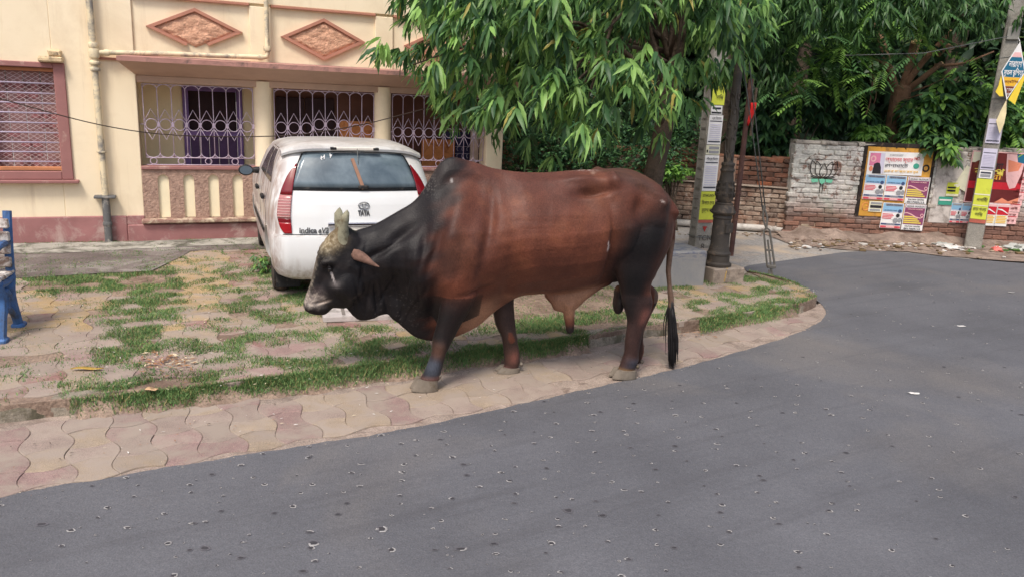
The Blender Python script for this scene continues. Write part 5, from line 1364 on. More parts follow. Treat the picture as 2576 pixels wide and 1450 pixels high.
# ---------------------------------------------------------------- what lies at the foot of the wall
def lump(name, label, cat, c, r3, mat, seed, noise=.25, flat=True, group=None, n=14):
    rr = np.random.default_rng(seed); q = MB(); ph = rr.uniform(0, 6.28, (6, 2)); fr = rr.integers(2, 6, (6, 2)); rings = []
    for i in range(1, n):
        a = math.pi*i/n; ring = []
        for k in range(n+4):
            b = 2*math.pi*k/(n+4)
            s = 1+noise*sum(math.sin(fr[j,0]*a+ph[j,0])*math.sin(fr[j,1]*b+ph[j,1]) for j in range(6))/1.6
            z = -math.cos(a)*r3[2]*s
            ring.append((r3[0]*s*math.sin(a)*math.cos(b), r3[1]*s*math.sin(a)*math.sin(b), max(z, -r3[2]*.35) if flat else z))
        rings.append(ring)
    q.loft(rings); o = q.build(name, mat, smooth=50, label=label, cat=cat, group=group); o.location = (c[0], c[1], c[2]+r3[2]*.33); o.rotation_euler = (0,0,rr.uniform(0,6.28)); return o
bag_w = M('bag_white', srgb(216,212,208), .5, .15, 6, .6, 14, .02, spec=.4); bag_g = M('bag_green', srgb(206,220,170), .5, .2, 6, .6, 14, .02, spec=.4); bag_p = M('bag_grey', srgb(176,178,172), .6, .2, 6, .6, 16, .02)
stone = M('rubble_stone', srgb(150,128,114), .95, .3, 7, .8, 30, .012, dirt=srgb(112,94,84), dirt_amt=.4, dscale=7)
cblk = M('broken_block', srgb(168,150,130), .95, .22, 5, .7, 40, .01, dirt=srgb(120,104,92), dirt_amt=.35, dscale=5)
def blk_at(px, py, w_, d_, h, rz, label):
    m = MB(); m.bbox(-w_/2,w_/2,-d_/2,d_/2,-.02,h, b=.015, jit=.012); o = m.build('concrete_block', cblk, label=label, cat='concrete block'); o.location = G(px, py); o.rotation_euler = (0,0,rz)
blk_at(2030, 590, .30, .2, .20, .05, 'broken concrete block at the foot of the lotus wall, nearest the white pipe'); blk_at(2082, 588, .28, .2, .19, -.15, 'broken concrete block with a white bag beside it at the wall foot')
gq = G(2062, 584); lump('plastic_bag', 'crumpled white plastic bag tucked between two broken concrete blocks', 'plastic bag', (gq.x, gq.y, .20), (.085,.07,.09), bag_w, 5)
m = MB(); a_ = G(1695, 567); b_ = G(1967, 586); m.tube([(a_.x-.8,a_.y+.08,.05),(a_.x,a_.y,.055),(b_.x,b_.y,.055)], .055, 14); m.build('drain_pipe', M('pipe_white', srgb(196,190,182), .7, .15, 5, .2, 40, .003, dirt=srgb(132,122,114), dirt_amt=.38, dscale=5), smooth=True, label='long white drain pipe lying along the foot of the dark brick wall', cat='pipe')
for px, py, r3, mt, nm, lab, cat in (
    (2425,592,(.12,.11,.13),M('clay_dark', srgb(62,44,40), .8, .2, 8),'clay_pot','dark brown clay pot left of the kite banner pole in the rubbish','clay pot'),
    (2492,590,(.15,.13,.14),M('clay_orange', srgb(186,104,76), .8, .2, 8),'clay_pot','orange brown clay pot right of the kite banner pole','clay pot'),
    (2540,606,(.26,.18,.15),bag_g,'rubbish_bag','pale green plastic rubbish bag at the end of the heap','rubbish bag'),
    (2495,608,(.09,.08,.09),bag_w,'plastic_bag','small round white plastic bag beside the orange clay pot','plastic bag'),
    (2400,625,(.15,.11,.035),bag_w,'plastic_sheet','flat white plastic sheet just left of the kite banner pole','plastic sheet'),
    (2372,617,(.14,.10,.03),bag_p,'plastic_sheet','flat greyish plastic sheet farthest left in the rubbish','plastic sheet'),
    (2562,628,(.20,.12,.06),bag_p,'plastic_sheet','greyish plastic sheet below the green rubbish bag','plastic sheet'),
    (2506,632,(.08,.06,.05),M('wrapper_pink', srgb(226,120,112), .6, .2, 9),'wrapper','crumpled pink wrapper in front of the rubbish heap','wrapper')):
    c = G(px, py); lump(nm, lab, cat, (c.x, c.y, 0), r3, mt, int(px), .3)
def dirt_bank():
    q = MB(); r = random.Random(15); n = 46; rows = []
    for i in range(n+1):
        x = 4.25+i*.12; h = (.12+.03*math.sin(i*.37)+.02*math.sin(i*.9)+r.uniform(-.015,.015))*(.35 if i < 3 else 1)*(1 if x < 6.9 else .7); w_ = .38+.10*math.sin(i*.5+1)+r.uniform(-.04,.04)
        rows.append([(x, 12.87, h), (x, 12.87-w_*.35, h*.72+r.uniform(-.01,.015)), (x, 12.87-w_*.7, h*.28+r.uniform(-.008,.012)), (x, 12.87-w_, -.006)])
    q.add([p for w_ in rows for p in w_], [(i*4+j, i*4+j+1, i*4+5+j, i*4+4+j) for i in range(n) for j in range(3)])
    q.build('dirt_bank', m_dust, smooth=180, kind='structure')
dirt_bank()
def rubble():
    r = random.Random(31); q = MB(); mats = [stone, cblk, M('leaf_litter', srgb(110,92,66), .95, .3, 9), M('bits_white', srgb(206,202,196), .8), M('weed', srgb(84,116,62), .8)]
    def bit(px, py, s, mi):
        c = G(px, py); a = r.uniform(0, 6.28); b0 = len(q.v)
        sx, sy, sz = s*r.uniform(.6,1.3), s*r.uniform(.5,1), s*r.uniform(.15,.7)
        q.bbox(-sx,sx,-sy,sy,0,sz, b=s*.2, mi=mi, jit=s*.2)
        for k in range(b0, len(q.v)):
            x, y, z = q.v[k]; q.v[k] = (c.x+x*math.cos(a)-y*math.sin(a), c.y+x*math.sin(a)+y*math.cos(a), z)
    for k in range(260): bit(r.uniform(1985,2365), r.gauss(606, 9)+6, r.uniform(.01,.045), r.choice([0,0,0,1,1,2,3]))
    for k in range(240): bit(r.uniform(2340,2640), r.gauss(616, 12), r.uniform(.012,.06), r.choice([0,2,2,3,1,4]))
    for k in range(70): bit(r.uniform(1660,1990), r.gauss(588, 4), r.uniform(.008,.025), r.choice([0,1,2,2]))
    q.build('rubble', mats, smooth=False, fix=False, label='broken brick, rubble and rubbish along the foot of the wall', kind='stuff')
rubble()
# litter on the verge and pavement
def litter():
    r = random.Random(77); q = MB(); mats = [M('dry_leaf', srgb(150,110,76), .9, .3, 20), M('husk', srgb(206,190,160), .9, .2, 20), M('paper_bit', srgb(226,222,216), .9), M('dung', srgb(74,58,46), .95), M('grit', srgb(168,154,140), .95)]
    def flake(px, py, z, s, mi, el=.5):
        c = G(px, py, z); a = r.uniform(0, 6.28); h = s*.25
        P = lambda x, y, zz: (c.x+x*math.cos(a)-y*math.sin(a), c.y+x*math.sin(a)+y*math.cos(a), z+.006+zz)
        q.add([P(-s,0,0),P(-s*.2,-s*el*.5,h*r.random()),P(s,0,h*.4),P(-s*.1,s*el*.5,h*r.random())], [(0,1,2),(0,2,3)], mi)
    for k in range(150): flake(r.gauss(425,38), r.gauss(908,13), VZ+.02, r.uniform(.012,.03), r.choice([0,0,0,1]))
    for k in range(240): flake(r.uniform(60,1000), r.uniform(740,980), VZ+.012, r.uniform(.006,.018), r.choice([0,1,1,2]))
    for k in range(60): flake(r.uniform(1150,1560), r.uniform(740,860), VZ+.012, r.uniform(.006,.02), r.choice([0,0,1,3]))
    for k in range(110):
        x = r.uniform(0,1700); flake(x, 1180-.155*x+r.uniform(-60,30)-20, .01, r.uniform(.005,.016), r.choice([0,0,1,2,3]))
    # grit and dust heaped along the edge of the asphalt
    eL = np.cumsum(np.r_[0, np.linalg.norm(np.diff(edge, axis=0), axis=1)])
    for k in range(1500):
        q_ = r.uniform(0, eL[-1]); o_ = abs(r.gauss(0,.05))*(1 if r.random() < .75 else -.6)
        x = np.interp(q_, eL, edge[:,0])-.5*o_; y = np.interp(q_, eL, edge[:,1])+o_
        pxx, pyy = PRJ(np.array([[x, y, 0.]]))
        if -40 < pxx[0] < 2100 and pyy[0] > 700: flake(pxx[0], pyy[0], .0, r.uniform(.002,.007), r.choice([1,4,4,4,0]))
    for k in range(60): flake(r.uniform(1640,1800), r.gauss(838,5), .012, r.uniform(.01,.03), r.choice([0,0,3]))
    for k in range(46): flake(r.uniform(1880,2070), r.gauss(742,16), .006, r.uniform(.008,.02), r.choice([3,3,2]))
    q.build('leaf_litter', mats, fix=False, label='scattered dry leaf bits and husks on the verge and pavement', kind='stuff')
litter()
def flat_leaf(px, py, z, L, w_, mat, rz, name, label, cat):
    q = MB(); vs = []; n = 8
    for i in range(n+1):
        f = i/n; ww = w_*math.sin(math.pi*min(1, f*.96+.02))**.8
        vs += [(f*L, -ww, .006*math.sin(f*6)+.004), (f*L, 0, .006*math.sin(f*6)), (f*L, ww, .006*math.sin(f*6)+.005)]
    q.add(vs, [(i*3+j, i*3+3+j, i*3+4+j, i*3+1+j) for i in range(n) for j in (0,1)])
    o = q.build(name, mat, label=label, cat=cat, smooth=180); o.location = G(px, py, z)+Vector((0,0,.012)); o.rotation_euler = (0,0,rz); so = o.modifiers.new('t','SOLIDIFY'); so.thickness = .0015; return o
flat_leaf(178, 932, VZ+.01, .20, .022, M('leaf_yellow', srgb(178,146,70), .8, .3, 12), R(14), 'fallen_leaf', 'long yellow fallen leaf on the pavers near the bench', 'leaf')
flat_leaf(365, 985, VZ+.01, .075, .03, M('leaf_buff', srgb(206,170,130), .8, .2, 12), R(30), 'fallen_leaf', 'small buff fallen leaf at the grassy kerb edge', 'leaf')
def scrap(px, py, sz, lab, seed):
    r = random.Random(seed); n = 9; q = MB()
    q.add([(0,0,.008)]+[(sz*r.uniform(.7,1.15)*math.cos(6.283*k/n), sz*.45*r.uniform(.6,1.1)*math.sin(6.283*k/n), r.uniform(.003,.012)) for k in range(n)], [(0,1+k,1+(k+1)%n) for k in range(n)])
    o = q.build('paper_scrap', bag_w, label=lab, cat='paper scrap', fix=False); o.location = G(px, py, .002); so = o.modifiers.new('t','SOLIDIFY'); so.thickness = .001
scrap(2300, 989, .05, 'larger white paper scrap lying on the asphalt nearest the camera', 1); scrap(2418, 820, .045, 'white paper scrap halfway across the asphalt', 2); scrap(2545, 736, .045, 'white scrap on the asphalt nearest the rubbish heap', 3)
# ---------------------------------------------------------------- trees and shrubs
def leaf_mat(nm, c, rough=.45, tr=.28, var=.3):
    t = NT(nm)
    k = t.ramp(t.noise(1.3, 4, .6, t.co(True)), [(.3, tuple(x*(1-var) for x in c)), (.7, tuple(x*(1+var) for x in c))])
    k = t.mix(1., k, t.ramp(t.rand(), [(0,.85),(1,1.2)]), 'MULTIPLY')
    t.col(k); t.rough(rough); t.spec(.35)
    tl = t.n('ShaderNodeBsdfTranslucent'); t.l(t.mix(.5, k, tuple(min(1, x*2.2) for x in c), 'MIX'), tl.inputs['Color'])
    mx = t.n('ShaderNodeMixShader'); mx.inputs[0].default_value = tr
    t.l(t.b.outputs[0], mx.inputs[1]); t.l(tl.outputs[0], mx.inputs[2]); t.l(mx.outputs[0], t.out.inputs['Surface'])
    return t.m
def leaf_shape(n=6, w=.09, droop=.25, fold=.25, wavy=.0, tip=1.6, base=.25):
    """unit-length leaf along +x, width in y, folded along the midrib"""
    V = []; F = []
    for i in range(n+1):
        f = i/n; ww = w*(math.sin(math.pi*min(1, f**.8))**.9 if 0 < f < 1 else .0)+(.004 if f in (0, 1) else 0)
        z = -droop*f*f; wv = wavy*math.sin(f*19)
        V += [(f, -ww, z+fold*ww+wv*ww), (f, 0, z), (f, ww, z+fold*ww-wv*ww)]
    for i in range(n):
        for j in (0, 1): F.append((i*3+j, i*3+3+j, i*3+4+j, i*3+1+j))
    return np.array(V, float), np.array(F)
def unit(a): return a/np.maximum(np.linalg.norm(a, axis=-1, keepdims=True), 1e-9)
def frames(d, up):
    x = unit(d); y = unit(np.cross(up, x)); z = np.cross(x, y)
    return np.stack([x, y, z], axis=-1)                       # columns
def bake(shape, pos, d, up, sc, wsc=None):
    V, F = shape; M_ = frames(d, up)
    L = V[None]*sc[:,None,None]
    if wsc is not None: L = L*np.stack([np.ones_like(wsc), wsc, wsc], -1)[:,None,:]
    W = np.einsum('nij,nkj->nki', M_, L)+pos[:,None,:]
    k = len(V); n = len(pos)
    return W.reshape(-1,3), (F[None]+np.arange(n)[:,None,None]*k).reshape(-1, F.shape[1])
def crown(name, parent, parts, mats, seed=0, **kw):
    """parts: list of (shape, pos, d, up, sc, wsc, material index array)"""
    Vs, Fs, Ms = [], [], []; b = 0
    for shape, pos, d, up, sc, wsc, mi in parts:
        V, F = bake(shape, pos, d, up, sc, wsc); Vs.append(V); Fs.append(F+b); b += len(V); Ms.append(np.repeat(mi, len(shape[1])))
    me = np_mesh(name, np.concatenate(Vs), np.concatenate(Fs), mats, np.concatenate(Ms), smooth=True)
    return link(name, me, parent, **kw)
def leaf_objects(parent, shapes, mats, pos, d, up, sc, wsc, mi, sh):
    """the leaves that show largest: one object each, sharing meshes"""
    ms = {}
    M_ = frames(d, up)
    for k in range(len(pos)):
        key = (int(sh[k]), int(mi[k]))
        if key not in ms:
            V, F = shapes[key[0]]; ms[key] = np_mesh('leaf', V, F, [mats[key[1]]], None, True)
        o = link('leaf', ms[key], parent)
        m = Matrix(M_[k].tolist()).to_4x4()
        o.matrix_basis = Matrix.Translation(pos[k].tolist())@m@Matrix.Diagonal((sc[k], sc[k]*wsc[k], sc[k]*wsc[k], 1))
m_bark = M('bark_grey', srgb(98,84,72), .95, .3, 5, 1., 30, .02, dirt=srgb(60,52,46), dirt_amt=.4, dscale=6, grain=.4)
m_barkl = M('bark_tan', srgb(146,112,88), .95, .3, 4, .9, 26, .02, dirt=srgb(96,80,62), dirt_amt=.4, dscale=4, grain=.3)
m_cutw = M('cut_wood', srgb(226,190,138), .9, .15, 12)
LM = [leaf_mat('leaf_mid', srgb(88,124,70)), leaf_mat('leaf_deep', srgb(56,88,54)), leaf_mat('leaf_fresh', srgb(132,168,92)), leaf_mat('leaf_yellowing', srgb(158,148,78))]
LB = [leaf_mat('broad_mid', srgb(84,122,74)), leaf_mat('broad_deep', srgb(52,82,58)), leaf_mat('broad_fresh', srgb(128,170,84))]
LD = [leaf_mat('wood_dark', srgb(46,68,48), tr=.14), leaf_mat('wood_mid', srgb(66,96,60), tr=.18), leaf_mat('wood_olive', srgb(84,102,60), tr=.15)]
def branch(m, pts, r0, r1, n=8, mi=0):
    P = smooth_line(pts, 4); k = len(P)
    m.tube([tuple(p) for p in P], [r0+(r1-r0)*i/(k-1) for i in range(k)], n, mi)
DROOP = [leaf_shape(7, .088, .32, .35, .30), leaf_shape(7, .078, .55, .3, .38), leaf_shape(7, .098, .15, .45, .26)]
def whorls(r, C, n_leaf, Lr, tiltr, out=None):
    """drooping leaves in a whorl round each twig end C (n,3)"""
    n = len(C); k = n_leaf
    a = r.uniform(0, 6.283, (n,1))+np.arange(k)[None]*(6.283/k)+r.normal(0,.25,(n,k))
    tilt = r.uniform(*tiltr, (n,k))
    d = np.stack([np.cos(a)*np.cos(tilt), np.sin(a)*np.cos(tilt), -np.sin(tilt)], -1)
    if out is not None: d = d+out[:,None,:]*.55
    pos = C[:,None,:]+unit(d)*.012+np.stack([0*a, 0*a, -np.arange(k)[None]*.008+0*a], -1)
    up = np.zeros_like(d); up[...,2] = 1.; up += r.normal(0,.3,d.shape)
    sc = r.uniform(*Lr, (n,k)); w = r.uniform(.8,1.25,(n,k))
    f = lambda q: q.reshape(-1, q.shape[-1]) if q.ndim == 3 else q.reshape(-1)
    return f(pos), f(unit(d)), f(up), f(sc), f(w)
# --- the drooping tree behind the bull
def front_tree():
    base = Vector((1.50, 9.15, VZ))
    T = empty('drooping_tree', 'leafy tree with long drooping wavy leaves behind the bull and the car', 'tree', base)
    r = np.random.default_rng(12)
    poly = [(912,122),(960,88),(990,50),(1006,-20),(1010,-260),(1980,-260),(1940,10),(1905,60),(1900,120),(1880,215),(1850,255),(1800,300),(1760,312),(1715,318),(1690,345),(1640,330),(1600,352),(1560,340),(1500,352),(1460,345),(1432,385),(1405,425),(1375,418),(1350,380),(1335,410),(1290,438),(1255,440),(1240,415),(1238,350),(1195,340),(1140,330),(1110,305),(1085,245),(1065,210),(1055,190),(1010,160),(965,132)]
    N = 40000
    P = np.c_[r.uniform(-2.2, 3.6, N), r.uniform(6.6, 10.6, N), r.uniform(1.0, 4.9, N)]
    px, py = PRJ(P); keep = poly_in(np.c_[px, py], poly)
    # an umbrella of boughs: denser towards its skin, hollow round the trunk
    e = ((P[:,0]-.75)/2.9)**2+((P[:,1]-8.7)/1.9)**2
    keep &= e < 1.05
    low = np.clip((P[:,2]-1.2)/1.4, .25, 1)
    keep &= r.random(N) < low
    keep &= ~((np.hypot(P[:,0]-1.5, P[:,1]-9.15) < .9)&(P[:,2] < 2.3))
    C = P[keep]
    # twigs hang in bunches
    bun = C[r.choice(len(C), 240, replace=False)]
    dist = ((C[:,None,:]-bun[None])**2).sum(-1).min(1)**.5
    C = C[dist < .23]
    C = C[r.permutation(len(C))[:1450]]
    out = unit(C-np.array([1.3, 8.9, 3.2])); out[:,2] *= .2
    pos, d, up, sc, w = whorls(r, C, 9, (.13,.26), (.30,1.2), out)
    n = len(pos); sh = r.integers(0, 3, n)
    mi = r.choice(3, n, p=[.52,.33,.15])
    fresh = np.repeat(r.random(len(C)) < .14, 9); mi[fresh] = 2; mi[r.random(n) < .022] = 3
    lx, ly = PRJ(pos); vis = (lx > 0)&(lx < 2576)&(ly > 0)
    cd = np.hypot(np.hypot(pos[:,0], pos[:,1]), pos[:,2]-2)
    order = np.argsort(np.where(vis, cd/sc, 1e9))[:300]
    m = np.ones(n, bool); m[order] = False
    rel = np.array(base)
    parts = [(DROOP[q], pos[m&(sh==q)]-rel, d[m&(sh==q)], up[m&(sh==q)], sc[m&(sh==q)], w[m&(sh==q)], mi[m&(sh==q)]) for q in range(3)]
    crown('crown', T, parts, LM, kind='stuff')
    leaf_objects(T, DROOP, LM, pos[order]-rel, d[order], up[order], sc[order], w[order], mi[order], sh[order])
    tk = MB(); branch(tk, [(0,0,-.1),(.02,0,.5),(.06,0,1.1),(.14,-.02,1.8),(.18,-.05,2.6),(.10,-.1,3.4),(.0,-.1,4.4)], .135, .07, 14); tk.build('trunk', m_bark, T, smooth=180)
    lb = MB(); rr = random.Random(4)
    for k in range(29):
        c = bun[k*8]-rel; z0 = rr.uniform(1.5, 3.2); s = (.12, -.03, z0)
        mid = ((s[0]+c[0])/2, (s[1]+c[1])/2, max(z0, c[2])+rr.uniform(.1,.4)); branch(lb, [s, mid, tuple(c)], .034, .008, 6)
    lb.build('limbs', m_bark, T, smooth=180, kind='stuff')
    print('front tree leaves', n)
front_tree()
# --- generic: bush or crown from a cloud of twig ends, leaves sized for the kind
BROAD = [leaf_shape(4, .21, .18, .3, .0), leaf_shape(4, .18, .35, .2, .1)]
PINN = [leaf_shape(3, .16, .1, .2, .0)]
def cloud(r, n, blobs):
    """points in a set of ellipsoids (cx,cy,cz,rx,ry,rz), biased to their skins"""
    vol = np.array([b[3]*b[4]*b[5] for b in blobs])**.8; pick = r.choice(len(blobs), n, p=vol/vol.sum()); B = np.array(blobs)[pick]
    v = unit(r.normal(size=(n,3)))*(r.random((n,1))**.45)
    return B[:,:3]+v*B[:,3:], unit(v)
def bush(name, label, base, blobs, mats, n, leaf_n, Lr, tiltr, seed, shapes=BROAD, trunk=None, cat='shrub', objs=0, probs=(.5,.33,.17), bark=None, stems=10, group=None):
    r = np.random.default_rng(seed); T = empty(name, label, cat, base, 0, group); rel = np.array(base)
    C, out = cloud(r, n, blobs); C = C[C[:,2] > base[2]+.02]; out = out[:len(C)].copy(); out[:,2] *= .3
    pos, d, up, sc, w = whorls(r, C, leaf_n, Lr, tiltr, out); m_ = len(pos); sh = r.integers(0, len(shapes), m_); mi = r.choice(3, m_, p=probs)
    fr = np.repeat(r.random(len(C)) < .12, leaf_n); mi[fr] = 2
    keep = np.ones(m_, bool)
    if objs:
        lx, ly = PRJ(pos); cd = np.hypot(pos[:,0], pos[:,1]); o = np.argsort(np.where((lx > 0)&(lx < 2576)&(ly > 0), cd/sc, 1e9))[:objs]; keep[o] = False
        leaf_objects(T, shapes, mats, pos[o]-rel, d[o], up[o], sc[o], w[o], mi[o], sh[o])
    parts = [(shapes[q], pos[keep&(sh==q)]-rel, d[keep&(sh==q)], up[keep&(sh==q)], sc[keep&(sh==q)], w[keep&(sh==q)], mi[keep&(sh==q)]) for q in range(len(shapes))]
    crown('crown', T, parts, mats, kind='stuff')
    tk = MB(); rr = random.Random(seed)
    if trunk:
        for pts, r0, r1 in trunk: branch(tk, pts, r0, r1, 10)
    else:
        for k in range(stems):
            c = C[rr.randrange(len(C))]-rel; branch(tk, [(rr.uniform(-.15,.15), rr.uniform(-.1,.1), -.05), (c[0]*.4, c[1]*.4, c[2]*.55), tuple(c)], .02, .005, 6)
    tk.build('trunk' if trunk else 'stems', bark or m_bark, T, smooth=180, kind=None if trunk and len(trunk) == 1 else 'stuff')
    return T
def at(px, py, y): return PL(px, py, (0, y, 0), Vector((0, 1, 0)))
# --- the lopped tree behind the whitewashed wall
def lopped_tree():
    b = at(2255, 400, 13.9); base = Vector((b.x, 13.9, 0)); rel = base
    T = empty('lopped_tree', 'tree with a thick tan trunk and lopped branches behind the lotus wall', 'tree', base)
    q = lambda x, y, dy=0.: tuple(at(x, y, 13.9+dy)-rel)
    tk = MB(); branch(tk, [(0,0,-.2), q(2254,400), q(2253,330), q(2262,262), q(2270,215)], .19, .15, 14); tk.build('trunk', m_barkl, T, smooth=180)
    tw = 0
    for pts, r0, r1, cut in (([q(2262,255),q(2240,190),q(2225,130),q(2205,60,.3)],.085,.05,0), ([q(2270,225),q(2285,170),q(2296,120),q(2300,105,-.1)],.07,.05,1), ([q(2272,222),q(2310,170,-.1),q(2345,130,-.2),q(2392,80,-.3)],.06,.035,1), ([q(2275,232),q(2330,190,-.2),q(2368,160,-.2)],.055,.04,1),
        ([q(2262,245),q(2230,170,-.2),q(2190,145,-.3),q(2105,122,-.4)],.026,.010,0), ([q(2270,230),q(2300,150,.1),q(2318,95,.2)],.03,.012,0), ([q(2350,165,-.2),q(2420,160,-.3),q(2500,130,-.3)],.03,.012,0), ([q(2275,235),q(2340,215,-.2),q(2400,185,-.3)],.02,.008,0), ([q(2265,255),q(2310,240,-.3),q(2370,230,-.5)],.016,.006,0), ([q(2360,140,-.2),q(2372,128,-.3),q(2388,112,-.35)],.035,.028,1),
        ([q(2190,140,-.3),q(2196,180,-.35),q(2190,250,-.35),q(2178,290,-.35)],.014,.012,0), ([q(2196,180,-.35),q(2204,235,-.35),q(2198,262,-.35)],.010,.006,0)):
        m = MB(); branch(m, pts, r0, r1, 9); lo = m.build('branch', m_barkl, T, smooth=180)
        if cut:
            e = Vector(pts[-1]); dd = (e-Vector(pts[-2])).normalized(); c = MB(); c.tube([e-dd*.004, e+dd*.02], [r1*1.02, r1*.8], 9); c.build('cut_end', m_cutw, lo)
    r = np.random.default_rng(5)
    # feathery light green sprays above and to the left
    cs, sp = [], []
    for cx, cy, dy, n, s in ((2150,95,-.9,64,.9),(2110,180,-.9,34,.6),(2230,40,-.9,50,.8),(2060,90,-.8,40,.7),(2330,70,-.5,16,.5),(2430,190,-.5,20,.6),(2180,150,-.8,14,.4),(2500,250,-.6,26,.6),(2000,200,-.9,26,.5)):
        c = np.array(at(cx, cy, 13.9+dy)); cs.append(c+r.normal(0, [.45*s,.4,.3*s], (n,3)))
    C = np.concatenate(cs); n = len(C); k = 18
    ax = unit(np.c_[r.normal(0,1,n), r.normal(-.5,.6,n), r.normal(-.35,.35,n)])
    ln = r.uniform(.28,.5,n); pos = []; d = []; up = []
    side = unit(np.cross(ax, np.array([0,0,1.])))
    for i in range(k):
        f = (i//2+1)/(k/2); s = 1 if i % 2 else -1
        p = C+ax*(ln*f)[:,None]; p[:,2] -= .10*f*f; pos.append(p); d.append(unit(side*s+ax*.55+np.array([0,0,-.25]))); up.append(np.tile([0,0,1.], (n,1)))
    pos, d, up = np.concatenate(pos), np.concatenate(d), np.concatenate(up); sc = r.uniform(.09,.14,len(pos)); w = r.uniform(.9,1.2,len(pos))
    mi = np.tile(r.choice(3, n, p=[.4,.15,.45]), k); rl = np.array(rel)
    crown('crown', T, [(PINN[0], pos-rl, d, up, sc, w, mi)], LB, kind='stuff')
lopped_tree()
def bl(px, py, y, rx, ry, rz): c = at(px, py, y); return (c.x, c.y, c.z, rx, ry, rz)
def base_of(px, y, z=0.): c = at(px, 500, y); return (c.x, y, z)
bush('broadleaf_shrub', 'dull green broad leaved shrub hanging over the dark brick wall behind the rusty pole', base_of(1960,13.7), [bl(1940,300,13.6,.55,.35,.7),bl(1985,380,13.5,.4,.3,.4),bl(2080,260,13.8,.6,.3,.45),bl(1890,350,13.7,.4,.3,.5),bl(2130,300,13.9,.5,.3,.3)], [LB[1],LD[1],LB[0]], 300, 7, (.13,.22), (.1,1.0), 21, objs=120)
bush('broadleaf_shrub', 'bright green broad leaved shrub spilling over the mustard painted panel', base_of(2380,13.6), [bl(2360,300,13.3,.5,.3,.5),bl(2400,240,13.4,.5,.3,.4),bl(2375,370,12.75,.34,.16,.24),bl(2330,330,13.2,.4,.25,.4),bl(2440,330,13.4,.4,.3,.5),bl(2300,280,13.5,.3,.2,.3)], LB, 330, 7, (.13,.23), (.1,1.0), 22, objs=150)
bush('small_shrub', 'small fresh green shrub peeping over the wall between lotus and mustard panel', base_of(2185,13.5), [bl(2190,330,13.35,.30,.2,.16)], [LB[2],LB[0],LB[2]], 60, 7, (.10,.16), (.0,.9), 23)
bush('leafy_shrub', 'light green leafy shrub beyond the kite banner pole', base_of(2560,13.6), [bl(2530,290,13.5,.6,.4,.6),bl(2600,330,13.4,.5,.3,.5),bl(2580,180,13.8,.6,.4,.5),bl(2500,340,13.6,.4,.3,.3)], [LB[0],LB[2],LB[2]], 330, 7, (.10,.17), (.0,.9), 24)
# hedge and bush behind the drooping tree
SMALL = [leaf_shape(2, .28, .1, .2, 0)]
bush('hedge_bush', 'dense small leaved hedge growing behind the drooping tree trunk', (0.9,13.2,0), [bl(1320,390,13.2,.9,.5,.5),bl(1430,380,13.2,.9,.5,.55),bl(1530,385,13.3,.8,.5,.5),bl(1660,400,13.0,.5,.4,.45),bl(1390,300,13.6,1.4,.6,.7),bl(1700,330,13.5,.8,.5,.7)], [LB[1],LD[1],LB[0]], 2400, 6, (.045,.09), (-.4,1.0), 25, shapes=SMALL, cat='hedge', stems=16)
bush('small_shrub', 'yellowish fern like shrub at the foot of the dark wall beside the tree trunk', base_of(1690,12.9), [bl(1690,425,12.85,.35,.2,.14)], [LB[2],LB[0],LB[2]], 110, 6, (.06,.11), (-.2,1.0), 26, shapes=SMALL)
# weed beside the car and a tuft by the wall
w_ = G(668, 688, VZ); bush('weed', 'small leafy weed sprouting beside the parked car wheel', (w_.x, w_.y, VZ), [(w_.x, w_.y, VZ+.13, .13, .12, .11)], [LB[0],LB[0],LB[2]], 26, 6, (.04,.075), (-.1,.9), 27, shapes=BROAD, cat='weed', stems=6)
# overhanging drooping tree at the top of the lane, trunk behind the wall
bush('overhanging_tree', 'tall tree with drooping leaves overhanging the lane above the brick wall', (3.6,14.6,0), [bl(1960,30,12.5,.7,.5,.5),bl(2080,20,12.3,.9,.6,.42),bl(2230,0,12.3,1.0,.6,.42),bl(2380,10,12.4,.8,.6,.4),bl(1940,130,12.9,.45,.4,.6),bl(2480,20,12.6,.7,.5,.4),bl(2000,-100,12.8,1.6,.8,.7),bl(2350,-110,12.8,1.9,.8,.7)],
     [LM[1],LM[0],LM[0]], 760, 9, (.13,.22), (.3,1.25), 28, shapes=DROOP, cat='tree', trunk=[([(0,0,-.1),(.05,0,2),(.0,-.2,4),(.3,-1.2,5.4)], .16, .06)], objs=0)
